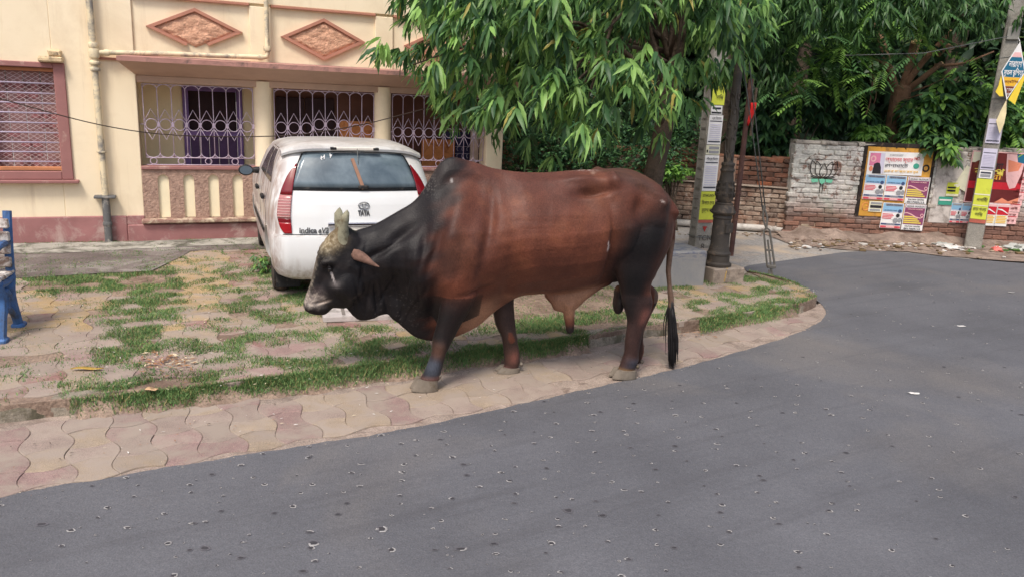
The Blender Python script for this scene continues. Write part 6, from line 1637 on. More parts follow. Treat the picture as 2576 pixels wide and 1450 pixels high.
# the dark wood beyond the walls
def wood():
    r = np.random.default_rng(41); parts = []
    N = 52000
    P = np.c_[r.uniform(-3, 17, N), r.uniform(14.6, 19.5, N), r.uniform(0, 9.5, N)]
    cl = r.uniform([-3,14.6,0],[17,19.5,9.5],(900,3)); sc_ = r.uniform(.4,.9,900)
    # leaves gather into clumps
    k = r.integers(0, 900, N); P = cl[k]+r.normal(0,1,(N,3))*sc_[k][:,None]*.75
    P = P[(P[:,2] > -.1)&(P[:,1] > 14.25)]; n = len(P)
    d = unit(np.c_[r.normal(0,1,n), r.normal(-.4,.8,n), r.normal(-.6,.5,n)]); up = unit(r.normal(size=(n,3))+np.array([0,0,1.]))
    sc = r.uniform(.16,.34,n); w = r.uniform(.8,1.4,n); mi = r.choice(3, n, p=[.55,.3,.15])
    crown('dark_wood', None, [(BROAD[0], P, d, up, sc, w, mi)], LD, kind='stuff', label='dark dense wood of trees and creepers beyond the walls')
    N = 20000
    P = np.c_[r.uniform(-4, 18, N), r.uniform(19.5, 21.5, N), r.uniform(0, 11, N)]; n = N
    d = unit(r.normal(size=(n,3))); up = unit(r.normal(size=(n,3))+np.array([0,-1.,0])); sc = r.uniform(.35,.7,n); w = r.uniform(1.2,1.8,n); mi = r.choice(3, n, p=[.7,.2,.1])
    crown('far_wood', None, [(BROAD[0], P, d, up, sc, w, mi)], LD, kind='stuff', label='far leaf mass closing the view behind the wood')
    for k, (x, y, h, r0, lab) in enumerate(((5.2,15.4,7,.16,'dim tree trunk in the shade left of the lopped tree'),(8.2,15.8,8,.2,'dim tree trunk in the shade right of the lopped tree'),(3.4,15.2,6,.12,'slender dim trunk in the shade behind the broad leaved shrub'))):
        m = MB(); rr = random.Random(k); pts = [(rr.uniform(-.1,.1)*i, rr.uniform(-.1,.1), h*i/5) for i in range(6)]; branch(m, pts, r0, r0*.5, 10); o = m.build('tree_trunk', m_bark, smooth=180, label=lab, cat='tree'); o.location = (x, y, 0)
wood()
# ---------------------------------------------------------------- the bull
def build_bull():
    TH = R(17)
    BO = G(1068, 980, 0.0) + Vector((math.cos(TH), math.sin(TH), 0)) * 0.75
    n = Vector((-math.sin(TH), math.cos(TH), 0)); u = Vector((math.cos(TH), math.sin(TH), 0))
    MID = 0.15
    def U(px, py, wv=MID):
        p = PL(px, py, BO + n*wv, n) - BO
        return p.dot(u), p.z
    mb = MB()
    NR = 40
    def ring(us, zt, zb, prof, tilt=0.0):
        """closed ring in the plane across the body. prof: list of (t, halfwidth), t 0 bottom .. 1 top; us = (u at bottom, u at top)"""
        ts = [p[0] for p in prof]; ws = [p[1] for p in prof]
        pts = []
        h = NR//2
        for k in range(h):
            t = (1-math.cos(math.pi*k/(h-1)))/2
            pts.append((t, np.interp(t, ts, ws)))
        out = []
        for t, wv in pts:
            out.append((us[0]+(us[1]-us[0])*t, MID-wv, zb+(zt-zb)*t))
        for t, wv in pts[::-1][1:-1]:
            out.append((us[0]+(us[1]-us[0])*t, MID+wv, zb+(zt-zb)*t))
        return out
    NECK0 = [(0,.02),(.1,.035),(.3,.06),(.45,.11),(.6,.135),(.8,.12),(.93,.075),(1,.02)]
    NECK1 = [(0,.02),(.08,.03),(.25,.045),(.38,.09),(.55,.17),(.75,.16),(.92,.085),(1,.02)]
    SH0   = [(0,.02),(.07,.035),(.2,.07),(.32,.15),(.48,.235),(.65,.235),(.8,.15),(.92,.075),(1,.02)]
    SH1   = [(0,.02),(.07,.05),(.2,.13),(.34,.235),(.5,.285),(.64,.27),(.76,.18),(.87,.085),(.95,.065),(1,.02)]
    RIB0  = [(0,.02),(.07,.06),(.2,.16),(.34,.26),(.5,.315),(.66,.285),(.8,.18),(.9,.105),(1,.02)]
    RIB1  = [(0,.03),(.06,.12),(.16,.21),(.32,.30),(.5,.335),(.68,.295),(.84,.2),(.94,.11),(1,.03)]
    FLANK = [(0,.03),(.06,.10),(.16,.19),(.32,.285),(.52,.32),(.7,.28),(.84,.215),(.93,.15),(.98,.08),(1,.03)]
    LOIN  = [(0,.02),(.05,.06),(.16,.14),(.34,.24),(.55,.285),(.74,.265),(.87,.235),(.94,.20),(.98,.12),(1,.04)]
    HIP   = [(0,.02),(.1,.08),(.25,.17),(.5,.24),(.72,.25),(.86,.245),(.94,.20),(.98,.1),(1,.03)]
    RUMP  = [(0,.02),(.12,.08),(.4,.17),(.65,.195),(.85,.15),(.95,.07),(1,.02)]
    st = [ # px x, top y, bottom y, profile
        (872, 592, 770, NECK0), (900, 578, 800, NECK0), (935, 567, 799, NECK0), (965, 552, 788, NECK1), (1000, 531.5, 808, NECK1), (1037, 509, 839, SH0),
        (1062, 482, 850, SH0), (1085, 442, 851, SH0), (1110, 406, 850, SH1), (1137, 394, 846, SH1), (1168, 400, 834, SH1), (1200, 409, 817, SH1),
        (1232, 420, 789, RIB0), (1262, 426, 766, RIB0), (1300, 431, 743, RIB1), (1345, 433, 737, RIB1), (1390, 432, 735, RIB1), (1440, 428, 731, FLANK),
        (1480, 426, 722, FLANK), (1520, 427, 712, LOIN), (1550, 423, 708, LOIN), (1575, 423, 700, HIP), (1600, 431, 690, HIP), (1632, 448, 660, HIP),
        (1655, 464, 620, RUMP), (1670, 484, 590, RUMP), (1679, 506, 556, RUMP)]
    rings = []
    for x, yt, yb, pf in st:
        a = U(x, yb); b = U(x, yt)
        rings.append(ring((a[0], b[0]), b[1], a[1], pf))
    # soft interpolation between stations
    A = np.array(rings); m = len(A)
    ss = np.linspace(0, m-1, m*3); i0 = np.clip(ss.astype(int), 0, m-2); f = (ss-i0)[:, None, None]
    Am, A0, A1, A2 = A[np.clip(i0-1,0,m-1)], A[i0], A[i0+1], A[np.clip(i0+2,0,m-1)]
    cr = .5*((2*A0)+(-Am+A1)*f+(2*Am-5*A0+4*A1-A2)*f*f+(-Am+3*A0-3*A1+A2)*f**3)
    mb.loft([[tuple(p) for p in r] for r in cr])
    def limb(sl, w0, sign=1):
        """slices (y, xfront, xback, half lateral, w centre)"""
        rs = []
        for y, xf, xb, hl, wc in sl:
            a = U(xf, y, wc); b = U(xb, y, wc)
            cu, ru = (a[0]+b[0])/2, abs(b[0]-a[0])/2; z = (a[1]+b[1])/2
            rs.append([(cu+ru*math.cos(q), wc+hl*math.sin(q), z) for q in [2*math.pi*k/20 for k in range(20)]])
        B = np.array(rs); m = len(B)
        ss = np.linspace(0, m-1, m*3); i0 = np.clip(ss.astype(int), 0, m-2); f = (ss-i0)[:, None, None]
        Am, A0, A1, A2 = B[np.clip(i0-1,0,m-1)], B[i0], B[i0+1], B[np.clip(i0+2,0,m-1)]
        cr = .5*((2*A0)+(-Am+A1)*f+(2*Am-5*A0+4*A1-A2)*f*f+(-Am+3*A0-3*A1+A2)*f**3)
        mb.loft([[tuple(p) for p in r] for r in cr])
    # near fore leg
    limb([(560,1110,1225,.07,.0),(640,1096,1232,.10,-.02),(700,1104,1216,.10,-.01),(745,1111,1199,.09,.0),(777,1108,1180,.078,.0),(805,1103,1163,.068,.0),(828,1097,1150,.06,0),
          (850,1091,1139,.056,0),(866,1091,1127,.05,0),(880,1089,1122,.048,0),(905,1081,1115,.046,0),(930,1070,1109,.048,0),(945,1061,1108,.05,0),(957,1052,1103,.052,0),(970,1050,1094,.05,0)], 0)
    # far fore leg
    limb([(640,1205,1320,.09,.32),(700,1225,1308,.085,.30),(746,1236,1291,.075,.29),(785,1243,1291,.066,.28),(815,1249,1294,.06,.27),(836,1260,1295,.055,.26),(850,1266,1297,.05,.26),
          (872,1268,1302,.047,.26),(900,1269,1307,.049,.26),(914,1267,1308,.05,.26),(925,1262,1306,.05,.26),(936,1262,1300,.05,.26)], 0)
    # near hind leg with thigh
    limb([(455,1555,1640,.05,.0),(490,1548,1682,.085,.02),(530,1541,1693,.115,.035),(570,1537,1694,.125,.03),(610,1537,1686,.125,.02),(650,1542,1668,.115,.02),(685,1549,1650,.10,.01),(712,1557,1637,.085,.01),
          (740,1563,1634,.07,.01),(765,1569,1636,.058,.005),(785,1576,1634,.05,0),(808,1580,1622,.043,0),(838,1577,1614,.043,0),(862,1574,1608,.043,0),(884,1573,1604,.042,0),(905,1566,1602,.046,0),
          (920,1558,1599,.05,0),(932,1551,1597,.052,0),(942,1548,1590,.05,0)], 0)
    # far hind leg, mostly hidden
    limb([(500,1560,1672,.10,.27),(570,1555,1680,.115,.27),(640,1580,1662,.10,.28),(690,1596,1648,.08,.29),(712,1604,1634,.06,.30),(728,1608,1648,.052,.30),(742,1612,1653,.048,.30),(760,1611,1650,.046,.30),(782,1604,1639,.042,.30),
          (805,1598,1628,.04,.30),(830,1592,1618,.036,.30),(856,1590,1615,.038,.30),(880,1588,1619,.045,.30),(900,1584,1616,.045,.30),(916,1572,1606,.05,.30),(922,1570,1604,.05,.30)], 0)
    # head: pairs (front x,y, back x,y, half width)
    hs = [(868,566,905,590,.05),(847,573,918,606,.10),(824,595,930,646,.118),(803,625,932,690,.125),(792,662,925,728,.118),(786,690,900,757,.10),(779,720,866,771,.08),(770,742,838,769,.066),(765,758,832,773,.07),(765,769,826,780,.066),(773,780,818,786,.05),(785,785,806,788,.025)]
    hr = []
    for x0, y0, x1, y1, hw in hs:
        a = U(x0, y0); b = U(x1, y1)
        r_ = []
        for k in range(24):
            q = 2*math.pi*k/24
            c, s_ = math.cos(q), math.sin(q)
            e = .75
            cc = math.copysign(abs(c)**e, c); sc = math.copysign(abs(s_)**e, s_)
            r_.append(((a[0]+b[0])/2+(b[0]-a[0])/2*cc, MID+hw*sc, (a[1]+b[1])/2+(b[1]-a[1])/2*cc))
        hr.append(r_)
    mb.loft(hr)
    def blob(px, py, wv, ru, rw, rz, mid=None):
        cu, cz = U(px, py, wv)
        rs = []
        for i in range(1, 12):
            a = math.pi*i/12
            rs.append([(cu+ru*math.sin(a)*math.cos(q), wv+rw*math.sin(a)*math.sin(q), cz-rz*math.cos(a)) for q in [2*math.pi*k/16 for k in range(16)]])
        mb.loft(rs)
    # brow ridges over the eyes, cheeks, nostril rims, dewlap beads, scrotum
    for sg in (-1, 1):
        cu, cz = U(828, 660)
        blob(826, 662, MID+sg*.108, .055, .028, .035)
        blob(880, 712, MID+sg*.085, .10, .05, .12)
        blob(782, 772, MID+sg*.045, .04, .03, .03)
    blob(1556, 760, MID, .035, .055, .085)
    blob(1556, 735, MID, .028, .05, .06)
    # navel sheath: a thin hanging fold and its tube
    rs = []
    for x, yt, yb, hw in [(1372,728,745,.03),(1390,726,764,.03),(1396,724,779,.022),(1420,722,784,.03),(1440,720,782,.035),(1452,718,774,.03),(1475,714,750,.035),(1510,708,726,.035),(1535,700,716,.03)]:
        a = U(x, yt); b = U(x, yb)
        rs.append([((a[0]+b[0])/2+0*q, MID+hw*math.sin(q), (a[1]+b[1])/2+(a[1]-b[1])/2*math.cos(q)) for q in [2*math.pi*k/16 for k in range(16)]])
    mb.loft(rs)
    tp = [U(1430,760), U(1431,785), U(1433,810), U(1434,828), U(1433,836)]
    mb.tube([(a, MID, b) for a, b in tp], [.05,.038,.03,.026,.014], 12)
    # tail
    tl = [(1632,478),(1660,492),(1680,518),(1688,560),(1686,605),(1681,644),(1678,680),(1681,715),(1685,750),(1686,785),(1687,815)]
    tr = [.036,.034,.032,.029,.027,.024,.021,.019,.018,.017,.012]
    mb.tube([(U(a, b)[0], MID-.02, U(a, b)[1]) for a, b in tl], tr, 12)
    me = mb.mesh('bull_rough')
    bm = bmesh.new(); bm.from_mesh(me); bmesh.ops.recalc_face_normals(bm, faces=bm.faces); bm.to_mesh(me); bm.free()
    tmp = bpy.data.objects.new('bull_rough', me); COL.objects.link(tmp)
    md = tmp.modifiers.new('r', 'REMESH'); md.mode = 'VOXEL'; md.voxel_size = .009; md.use_smooth_shade = True
    sm = tmp.modifiers.new('s', 'SMOOTH'); sm.factor = .5; sm.iterations = 5
    dg = bpy.context.evaluated_depsgraph_get(); dg.update()
    me2 = bpy.data.meshes.new_from_object(tmp.evaluated_get(dg))
    bpy.data.objects.remove(tmp); bpy.data.meshes.remove(me)
    me2.name = 'bull'
    nv = len(me2.vertices)
    co = np.empty(nv*3, np.float32); me2.vertices.foreach_get('co', co); co = co.reshape(-1, 3)
    no = np.empty(nv*3, np.float32); me2.vertices.foreach_get('normal', no); no = no.reshape(-1, 3)
    uu, ww, zz = co[:,0], co[:,1], co[:,2]
    aw = np.abs(ww-MID)
    def g(px, py, rx, ry, ang=0.0, pw=2, wv=None):
        """soft blob over the side view, sizes in the same units as the profile"""
        cu, cz = U(px, py, MID-.2 if wv is None else wv)
        k = 1/365.
        du, dz = (uu-cu)/k, -(zz-cz)/k
        c, s_ = math.cos(R(ang)), math.sin(R(ang))
        a, b = (du*c+dz*s_)/rx, (-du*s_+dz*c)/ry
        return np.exp(-(np.abs(a)**pw+np.abs(b)**pw))
    side = np.clip((aw-.05)/.08, 0, 1)
    # relief: muscles, bones and hollows (metres along the normal)
    D = np.zeros(nv)
    D += .034*g(1549,448,13,28,12)*side              # hip bone
    D += .026*g(1470,455,66,9,-2)*side
    D -= .070*g(1492,480,40,10,-6)*side
    D -= .020*g(1460,505,50,22,20)*side              # hollow before the hip
    D -= .024*g(1528,505,26,34)*side
    D += .012*g(1420,480,50,22,35)*side              # last ribs
    D += .022*g(1668,506,16,16)*side                 # pin bone
    D -= .024*g(1612,476,32,14,30)*side              # between hip and pin
    D -= .026*g(1598,522,20,36,20)*side
    D += .026*g(1642,575,34,55,0)*side               # buttock
    D += .028*g(1578,610,30,62,8)*side               # thigh muscle
    D -= .036*g(1531,625,9,74,-4)*side               # flank line before thigh
    D += .034*g(1185,640,42,62,10)*side              # upper arm
    D += .030*g(1150,540,28,90,25)*side              # shoulder blade
    D -= .034*g(1226,570,15,100,12)*side             # behind shoulder
    D -= .028*g(1100,610,12,80,20)*side              # before shoulder
    D += .016*g(1130,715,32,26,0)*side               # point of shoulder
    D -= .020*g(1200,730,40,7,-12)*side              # crease above elbow
    D += .012*g(1080,545,36,60,-35)*side
    D -= .026*g(1010,600,64,12,-35)*side
    D -= .018*g(960,640,50,9,-30)*side
    D -= .020*g(1060,640,10,60,15)*side
    D += .014*g(1040,650,22,50,0)*side
    D -= .014*g(1130,470,30,10,-50)*side             # neck furrow
    D -= .008*g(960,690,50,12,-20)*side
    D -= .012*g(985,800,9,40,0)                      # notch between the dewlap lobes
    D -= .010*g(1100,455,16,20)*side
    D += .006*g(1330,600,120,60)*side
    D += .012*g(1110,866,22,14,0,2,0.)+.010*g(1283,848,20,14,0,2,.26)+.010*g(1632,752,18,22,0,2,0.)+.008*g(1590,905,24,10,0,2,0.)+.008*g(1085,950,28,10,0,2,0.)
    for k in range(6):                               # low rib relief of the barrel
        D += 0.0016*g(1265+k*34, 590, 8, 85, 8+k*2)*side
    rs_ = np.random.default_rng(3)
    for k in range(16):                              # skin folds on neck and dewlap
        x0 = rs_.uniform(900, 1080); D -= .010*g(x0, 640+rs_.uniform(0,150)+(x0-900)*.25, 4, rs_.uniform(25,55), rs_.uniform(-20,30))*np.clip(aw/.03,0,1)
    for k in range(14):                              # fine folds of the flank
        D -= .0014*g(1380+rs_.uniform(-60,70), 545+k*6, rs_.uniform(30,70), 2.0, rs_.uniform(-3,3))*side
    # head relief
    D -= .024*g(830,679,10,7)*np.clip((aw-.05)/.04,0,1)          # eye socket
    D -= .020*g(815,715,13,30,20)*np.clip((aw-.04)/.04,0,1)      # hollow below eye
    D += .020*g(856,732,22,26)*np.clip((aw-.04)/.04,0,1)
    D -= .022*g(771,768,6,5)*np.clip((aw-.02)/.02,0,1)           # nostril
    D -= .016*g(808,773,22,3,-12)*np.clip((aw-.02)/.02,0,1)    # mouth line
    for k in range(10):                                          # wrinkles of the brow and nose
        D += .0035*g(806+rs_.uniform(-14,34), 598+k*7, 14, 2.2, rs_.uniform(-40,-10))
        D += .0026*g(776+rs_.uniform(-4,10), 720+k*5, 12, 1.8, rs_.uniform(-30,0))
    D += .0065*np.clip((.66-zz)/.08, 0, 1)*np.clip((zz-.10)/.06, 0, 1)-.006*np.clip((.09-zz)/.03, 0, 1)+.004*np.clip((zz-.66)/.08, 0, 1)*(aw < .05)*0
    co += no*D[:, None].astype(np.float32)
    me2.vertices.foreach_set('co', co.ravel().astype(np.float32))
    # the coat's own colours
    C = np.empty((nv, 3)); C[:] = srgb(94, 53, 39)
    def paint(c, a):
        nonlocal C
        a = np.clip(a, 0, 1)[:, None]
        C = C*(1-a)+np.array(c)*a
    black = srgb(20, 17, 19); blk2 = srgb(19, 17, 18); tan = srgb(158, 116, 90); red = srgb(110, 61, 43); grey = srgb(120, 112, 100)
    paint(srgb(88,53,43), 0.8*g(1300,450,300,45,0,4))
    paint(red, .8*g(1370,640,190,80,0,3))
    paint(srgb(76,45,38), .7*g(1210,600,26,110,8))
    paint(srgb(108,70,54), .6*g(1500,500,34,40))
    paint(srgb(66,50,44), .75*g(1600,450,75,26,22,3))
    # neck and head black, edge runs from hump down to point of shoulder
    cu1, cz1 = U(1150, 400); cu2, cz2 = U(1010, 700, MID-.2)
    eu = np.interp(zz, [U(1100,850)[1], U(1112,730)[1], U(1088,650)[1], U(1106,560)[1], U(1150,470)[1], U(1172,400)[1]],
                   [U(1096,850)[0], U(1112,730,MID-.25)[0], U(1092,650,MID-.25)[0], U(1118,560,MID-.25)[0], U(1160,470,MID-.15)[0], U(1175,400)[0]])
    nz = .03*np.sin(zz*31+uu*9)+.02*np.sin(zz*67-uu*41)
    edge = 1/(1+np.exp((uu-eu+nz)/.035))
    paint(black, edge)
    paint(srgb(46,39,37), .8*g(1100,440,40,40,0,3)*edge)
    paint(srgb(32,25,25), .5*edge*g(1040,560,50,90,25))
    paint(srgb(60,42,38), .7*g(1130,640,40,80,15))
    paint(red, .9*g(1150,720,48,26,-8,3))
    # near thigh and rump black
    paint(blk2, .97*g(1600,632,76,104,4,4))
    paint(blk2, .95*g(1640,585,44,60,20,3))
    paint(blk2, .97*g(1592,722,40,66,0,4))
    paint(srgb(52,35,31), .7*g(1680,600,10,70,14,3))
    paint(blk2, .7*g(1664,520,26,20,0))
    low = np.clip((U(1300,690)[1]-zz)/.05, 0, 1)
    # underside: tan brisket, sheath, groin
    paint(tan, .9*g(1195,790,62,40,-32,3,MID)*np.clip((.16-aw)/.06,0,1))
    paint(tan, .92*g(1445,758,70,40,-12,4,MID)*np.clip((.12-aw)/.05,0,1))
    paint(srgb(150,105,80), .6*g(1330,738,90,12,0,2,MID)*np.clip((.2-aw)/.06,0,1))
    paint(srgb(30,26,28), .98*g(1433,832,18,20,0,4,MID)*np.clip((.08-aw)/.02,0,1))
    paint(srgb(140,92,62), .8*g(1546,745,9,34,0,4,MID)*np.clip((.09-aw)/.03,0,1))
    paint(srgb(84,66,56), .8*g(1556,772,18,24,0,4,MID)*np.clip((.09-aw)/.03,0,1))
    # fore legs
    lw = -.0
    legn = ((uu < U(1215,760,0)[0])&(zz < U(1150,742,0)[1])&(aw > .06)).astype(float)*g(1130,850,85,125,12,6, wv=0.)
    paint(blk2, .95*legn)
    paint(srgb(92,66,56), .8*g(1100,878,16,24,0,3, wv=0.)*legn)
    paint(srgb(74,80,92), .75*g(1085,920,22,24,0,3, wv=0.)*legn)
    paint(srgb(116,82,74), .8*g(1080,950,32,9,0,3, wv=0.)*legn)
    farf = ((ww > .2)&(uu > U(1235,800,.27)[0])&(uu < U(1320,800,.27)[0])&(zz < U(1280,745,.27)[1])).astype(float)
    paint(srgb(58,44,40), .95*farf)
    paint(srgb(120,76,66), .85*farf*g(1288,892,15,20,0,2, wv=.27))
    paint(srgb(110,62,58), .8*farf*g(1270,925,16,8,0,2, wv=.27))
    # hind legs
    hind = (uu > U(1545,800,0)[0]).astype(float)*np.clip((U(1590,735,0)[1]-zz)/.03, 0, 1)*(uu < U(1668,760,0)[0])
    paint(srgb(50,36,34), .9*hind)
    paint(srgb(128,80,70), .8*hind*g(1618,792,17,22,10,3, wv=0.))
    paint(blk2, .8*hind*g(1578,770,18,50,0,3, wv=0.))
    paint(srgb(66,66,76), .8*hind*g(1588,910,20,14,0,3, wv=0.))
    paint(srgb(132,104,74), .8*hind*g(1578,928,30,6,8,3, wv=0.))
    paint(srgb(118,98,90), .7*hind*g(1612,880,10,30,8,3, wv=.1))
    # tail
    tailm = (uu > U(1672,640)[0]).astype(float)*(zz < U(1690,600)[1])
    paint(srgb(112,92,78), .8*tailm); paint(blk2, .9*tailm*(zz < U(1690,770)[1]))
    paint(srgb(70,45,38), .85*g(1690,520,16,80,0,4,MID)*(aw<.07)); paint(srgb(64,44,38), .75*g(1672,500,26,30,0,3))
    # face
    paint(srgb(150,138,112), .8*g(812,604,26,34,-50,3))
    paint(srgb(120,102,72), .75*g(838,606,30,26,-30,3))
    paint(srgb(140,128,112), .75*g(783,700,9,46,12,3))
    paint(srgb(140,128,120), .85*g(788,765,26,18,8,3))
    paint(srgb(60,50,50), .8*g(800,745,14,12,0,3)*np.clip((aw-.03)/.02,0,1))
    paint(srgb(30,24,24), .95*g(769,768,5,5,0,4)*np.clip((aw-.02)/.02,0,1))
    paint(srgb(196,176,160), .7*g(818,772,14,3,-20,3)*np.clip((aw-.02)/.02,0,1))
    paint(srgb(190,180,176), .8*g(838,700,2.2,20,-18,4)*np.clip((aw-.04)/.02,0,1))
    paint(srgb(130,122,120), .5*g(846,722,10,8)*np.clip((aw-.04)/.02,0,1))
    # crusted mottling of brow, nose and muzzle
    unit_ = lambda a: a/np.linalg.norm(a)
    P3 = co.astype(float)
    def vn(f, s_):
        q = np.random.default_rng(s_); o_ = np.zeros(nv)
        for _ in range(10):
            k_ = unit_(q.normal(size=3))*f*q.uniform(.7,1.5); o_ += np.sin(P3@k_+q.uniform(0,6.28))
        return o_/np.sqrt(5)
    n1_, n2_ = vn(150, 1), vn(320, 2)
    crust = np.clip((n1_*.6+n2_*.5-.1)/.7, 0, 1)
    paint(srgb(168,156,132), .75*crust*g(812,606,30,40,-50,3)); paint(srgb(92,76,52), .7*np.clip(-n1_-.2,0,1)*g(832,606,34,30,-35,3))
    paint(srgb(158,148,132), .7*crust*g(782,705,12,60,12,3)); paint(srgb(182,168,154), .6*crust*g(786,766,26,20,8,3))
    paint(srgb(34,28,28), .7*np.clip(-n1_*.8-.1,0,1)*g(790,735,22,30,8,3))
    n3_ = vn(22, 3); n4_ = vn(60, 4); th_ = 1-np.clip(g(1600,632,84,112,4,4)+g(1592,722,46,70,0,4), 0, 1)
    paint(srgb(74,42,34), .45*np.clip(n3_*.6+.2,0,1)*g(1360,560,330,150,0,4)*(1-edge)*th_); paint(srgb(126,76,52), .35*np.clip(-n3_*.5+n4_*.3,0,1)*g(1380,560,260,140,0,4)*(1-edge)*th_)
    paint(srgb(66,58,57), .22*np.clip(n4_-.3,0,1)*g(890,720,90,90,0,3))
    # scars, scurf and mud
    nzv = rs_.random(nv)
    paint(srgb(150,146,138), .45*(nzv>.85)*g(1078,450,22,40,-25,3))
    paint(srgb(140,130,128), .16*(nzv>.96)*g(1010,790,70,60,20,3))
    paint(srgb(190,180,172), .75*(nzv>.45)*g(1475,430,52,5,0,4))
    paint(srgb(210,190,170), .8*g(1512,436,9,4,-20,3)*side)
    paint(srgb(220,215,210), .9*g(1146,459,3,5,0,4)*side)
    paint(srgb(225,205,195), .95*(g(1521,619,6,7,0,4)+g(1518,607,2,7,-8,4))*side)
    paint(srgb(180,165,158), .8*g(1657,504,6,2,25,4)*side)
    paint(srgb(200,150,90), .6*g(1370,431,10,4,0,4))
    ca = me2.color_attributes.new('coat', 'FLOAT_COLOR', 'POINT')
    ca.data.foreach_set('color', np.hstack([C, np.ones((nv,1))]).astype(np.float32).ravel())
    # hide material
    t = NT('bull_hide')
    at = t.n('ShaderNodeAttribute', attribute_name='coat')
    k = t.mix(1., at.outputs['Color'], t.ramp(t.noise(9, 6, .7), [(.3,.78),(.7,1.2)]), 'MULTIPLY')
    k = t.mix(1., k, t.ramp(t.noise(160, 3, .7, stretch=(1,1,.35)), [(.3,.75),(.7,1.3)]), 'MULTIPLY')
    k = t.mix(t.ramp(t.noise(70, 4, .8), [(.72,0.),(.80,.22)]), k, srgb(190,175,160))
    t.col(k); t.spec(.27); t.b.inputs['Sheen Weight'].default_value = .03; t.b.inputs['Sheen Roughness'].default_value = .4; t.b.inputs['Sheen Tint'].default_value = (1,.97,.95,1)
    t.rough(t.ramp(t.noise(14, 4, .6), [(.3,.44),(.7,.60)]))
    b1 = t.noise(24, 6, .65, stretch=(1,1,1.25)); b2 = t.voro(85)
    b3 = t.noise(240, 3, .7, stretch=(.35,1,1)); t.bump(t.mix(.4, t.mix(.4, b1, b2), b3), .55, .007)
    me2.materials.clear(); me2.materials.append(t.m)
    o = link('bull', me2, None, 'large humped brown and black bull walking along the kerb with its head lowered', 'bull')
    o.location = BO; o.rotation_euler = (0, 0, TH)
    hornm = M('horn_grey', srgb(146,142,120), .75, .35, 14, .5, 70, .004, dirt=srgb(92,80,58), dirt_amt=.3, dscale=12)
    hoofm = M('hoof_grey', srgb(122,112,100), .7, .25, 16, .3, 60, .002, dirt=srgb(98,86,70), dirt_amt=.25, dscale=10)
    # horns
    for sg in (-1, 1):
        h = MB()
        wv = MID+sg*.075
        if sg < 0: cl = [(866,618),(863,600),(861,580),(864,556),(868,537),(869,529)]
        else: cl = [(868,614),(864,596),(860,580),(858,562),(857,544),(857,535)]
        zz0 = []
        rr = [.045,.043,.038,.034,.028,.012]
        rings_ = []
        for k, (a, b) in enumerate(cl):
            cu, cz = U(a, b, MID-.075)
            out = sg*(.0, .008, .02, .03, .034, .034)[k]
            rings_.append([(cu+rr[k]*math.cos(q)*(.9+.12*math.sin(3*q+k)), wv+out+rr[k]*.8*math.sin(q), cz+.01*math.cos(q)) for q in [2*math.pi*j/18 for j in range(18)]])
        h.loft(rings_)
        ho = h.build('horn', hornm, o, smooth=True)
    # ears
    earm = M('ear_skin', srgb(118,90,78), .85, .5, 22, .3, 90)
    eard = M('ear_dark', srgb(60,50,50), .8, .3, 22, .3, 90)
    for sg in (-1, 1):
        h = MB(); rings_ = []
        cl = [(886,634,.115,8,.02),(895,640,.135,13,.026),(907,645,.15,12.5,.024),(922,653,.165,9.5,.02),(936,662,.18,5.5,.014),(947,668,.19,3,.008),(954,671,.195,1,.002)]
        for a, b, off, hh, th in cl:
            cu, cz = U(a, b, MID-off); hz = hh/365.
            r_ = []
            for j in range(16):
                q = 2*math.pi*j/16
                lx, ly = math.cos(q)*hz, math.sin(q)*th
                if sg*ly < 0: ly *= .25                    # hollow outer face
                r_.append((cu+lx*.45, MID+sg*(off+ly*sg), cz+lx*.9))
            rings_.append(r_)
        h.loft(rings_)
        h.build('ear', earm, o, smooth=True)
    # eyes
    eyem = M('eye_dark', (.012,.009,.008), .12, .1, 5, spec=.6)
    for sg in (-1, 1):
        h = MB(); cu, cz = U(830, 678, MID-.11)
        h.lathe([(.004,-.016),(.013,-.011),(.017,0),(.013,.011),(.004,.016)], (cu, MID+sg*.107, cz), 12)
        h.build('eye', eyem, o, smooth=True)
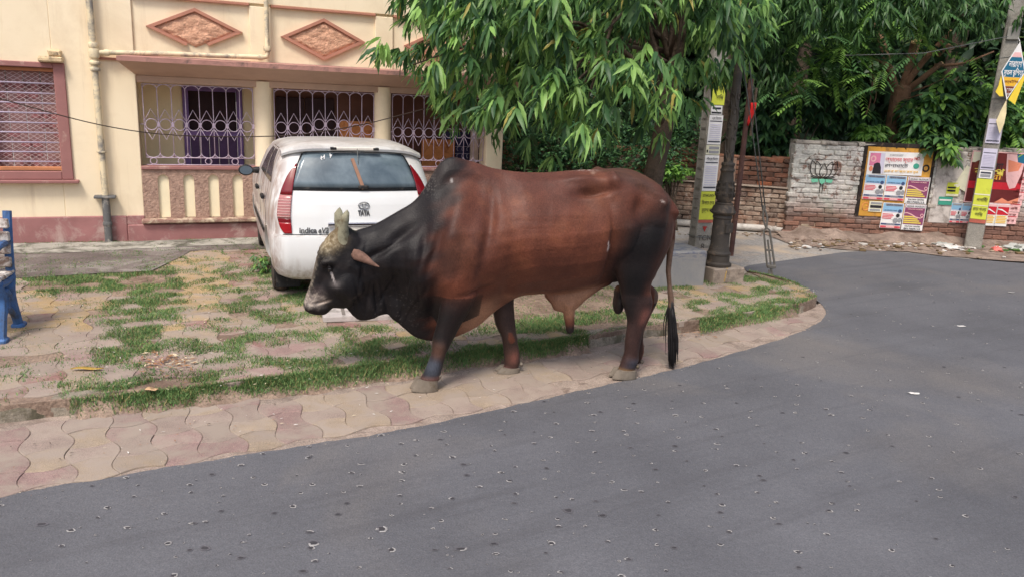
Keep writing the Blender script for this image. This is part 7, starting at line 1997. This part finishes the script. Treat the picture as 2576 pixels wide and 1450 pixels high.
    # hooves: two claws each
    def hoof(cx0, cx1, ytop, ybot, tipx, heelx, wc, hl):
        a = U(cx0, ytop, wc); b = U(cx1, ytop, wc); c_ = U(tipx, ybot, wc); d_ = U(heelx, ybot, wc)
        h = MB()
        for sg in (-1, 1):
            rs = []
            zb = .004
            for f in (0., .35, .75, .93, 1.):
                u0 = a[0]+(c_[0]-a[0])*f; u1 = b[0]+(d_[0]-b[0])*f; z = a[1]+(zb-a[1])*f
                cu, ru = (u0+u1)/2, (u1-u0)/2*(1.06 if f < 1 else 1.02); hw = hl*(.50+.07*f)*(1 if f < 1 else .95)
                rs.append([(cu+ru*math.cos(q), wc+sg*hl*.5+hw*math.sin(q)*(1-.25*max(0,-math.cos(q))), z-.006*math.cos(q)) for q in [2*math.pi*k/16 for k in range(16)]])
            h.loft(rs)
        h.build('hoof', hoofm, o, smooth=True)
        dw = MB()
        p = U(cx1+4, ytop-9, wc)
        for sg in (-1, 1):
            dw.lathe([(.004,-.018),(.013,-.010),(.016,.004),(.006,.016)], (p[0]+.005, wc+sg*.022, p[1]), 8)
        dw.build('dewclaw', hoofm, o, smooth=True)
    hoof(1049,1098, 952,991,1033,1097, 0., .062)
    hoof(1261,1304, 922,950,1246,1301, .26, .062)
    hoof(1548,1595, 928,959,1535,1594, 0., .062)
    hoof(1570,1606, 916,940,1560,1604, .30, .05)
    # tail tuft: hanging hair in strands
    hairm = M('tail_hair', srgb(30,27,28), .55, .3, 10, spec=.4)
    h = MB(); r2 = random.Random(5)
    for k in range(230):
        t0 = r2.random(); x0, y0 = 1685+r2.uniform(-3,3), 745+t0*70
        ln = r2.uniform(85, 145); spread = r2.gauss(0, 1)
        pts = []
        w0 = r2.gauss(0,.012); ws = r2.gauss(0,.014)
        ye = min(y0+ln, 926-abs(spread)*8)
        for j in range(6):
            f = j/5; yy = y0+(ye-y0)*f
            xx = x0+2*f+spread*4.2*math.sin(min(1,f*1.25)*math.pi*.62)+ (spread*.8)*f
            p = U(xx, yy)
            pts.append((p[0], MID-.02+w0+ws*math.sin(f*2.2), p[1]))
        h.tube(pts, [.004,.0055,.005,.004,.0028,.0008], 5)
    h.build('tail_tuft', hairm, o, smooth=180)
    return o
bull = build_bull()
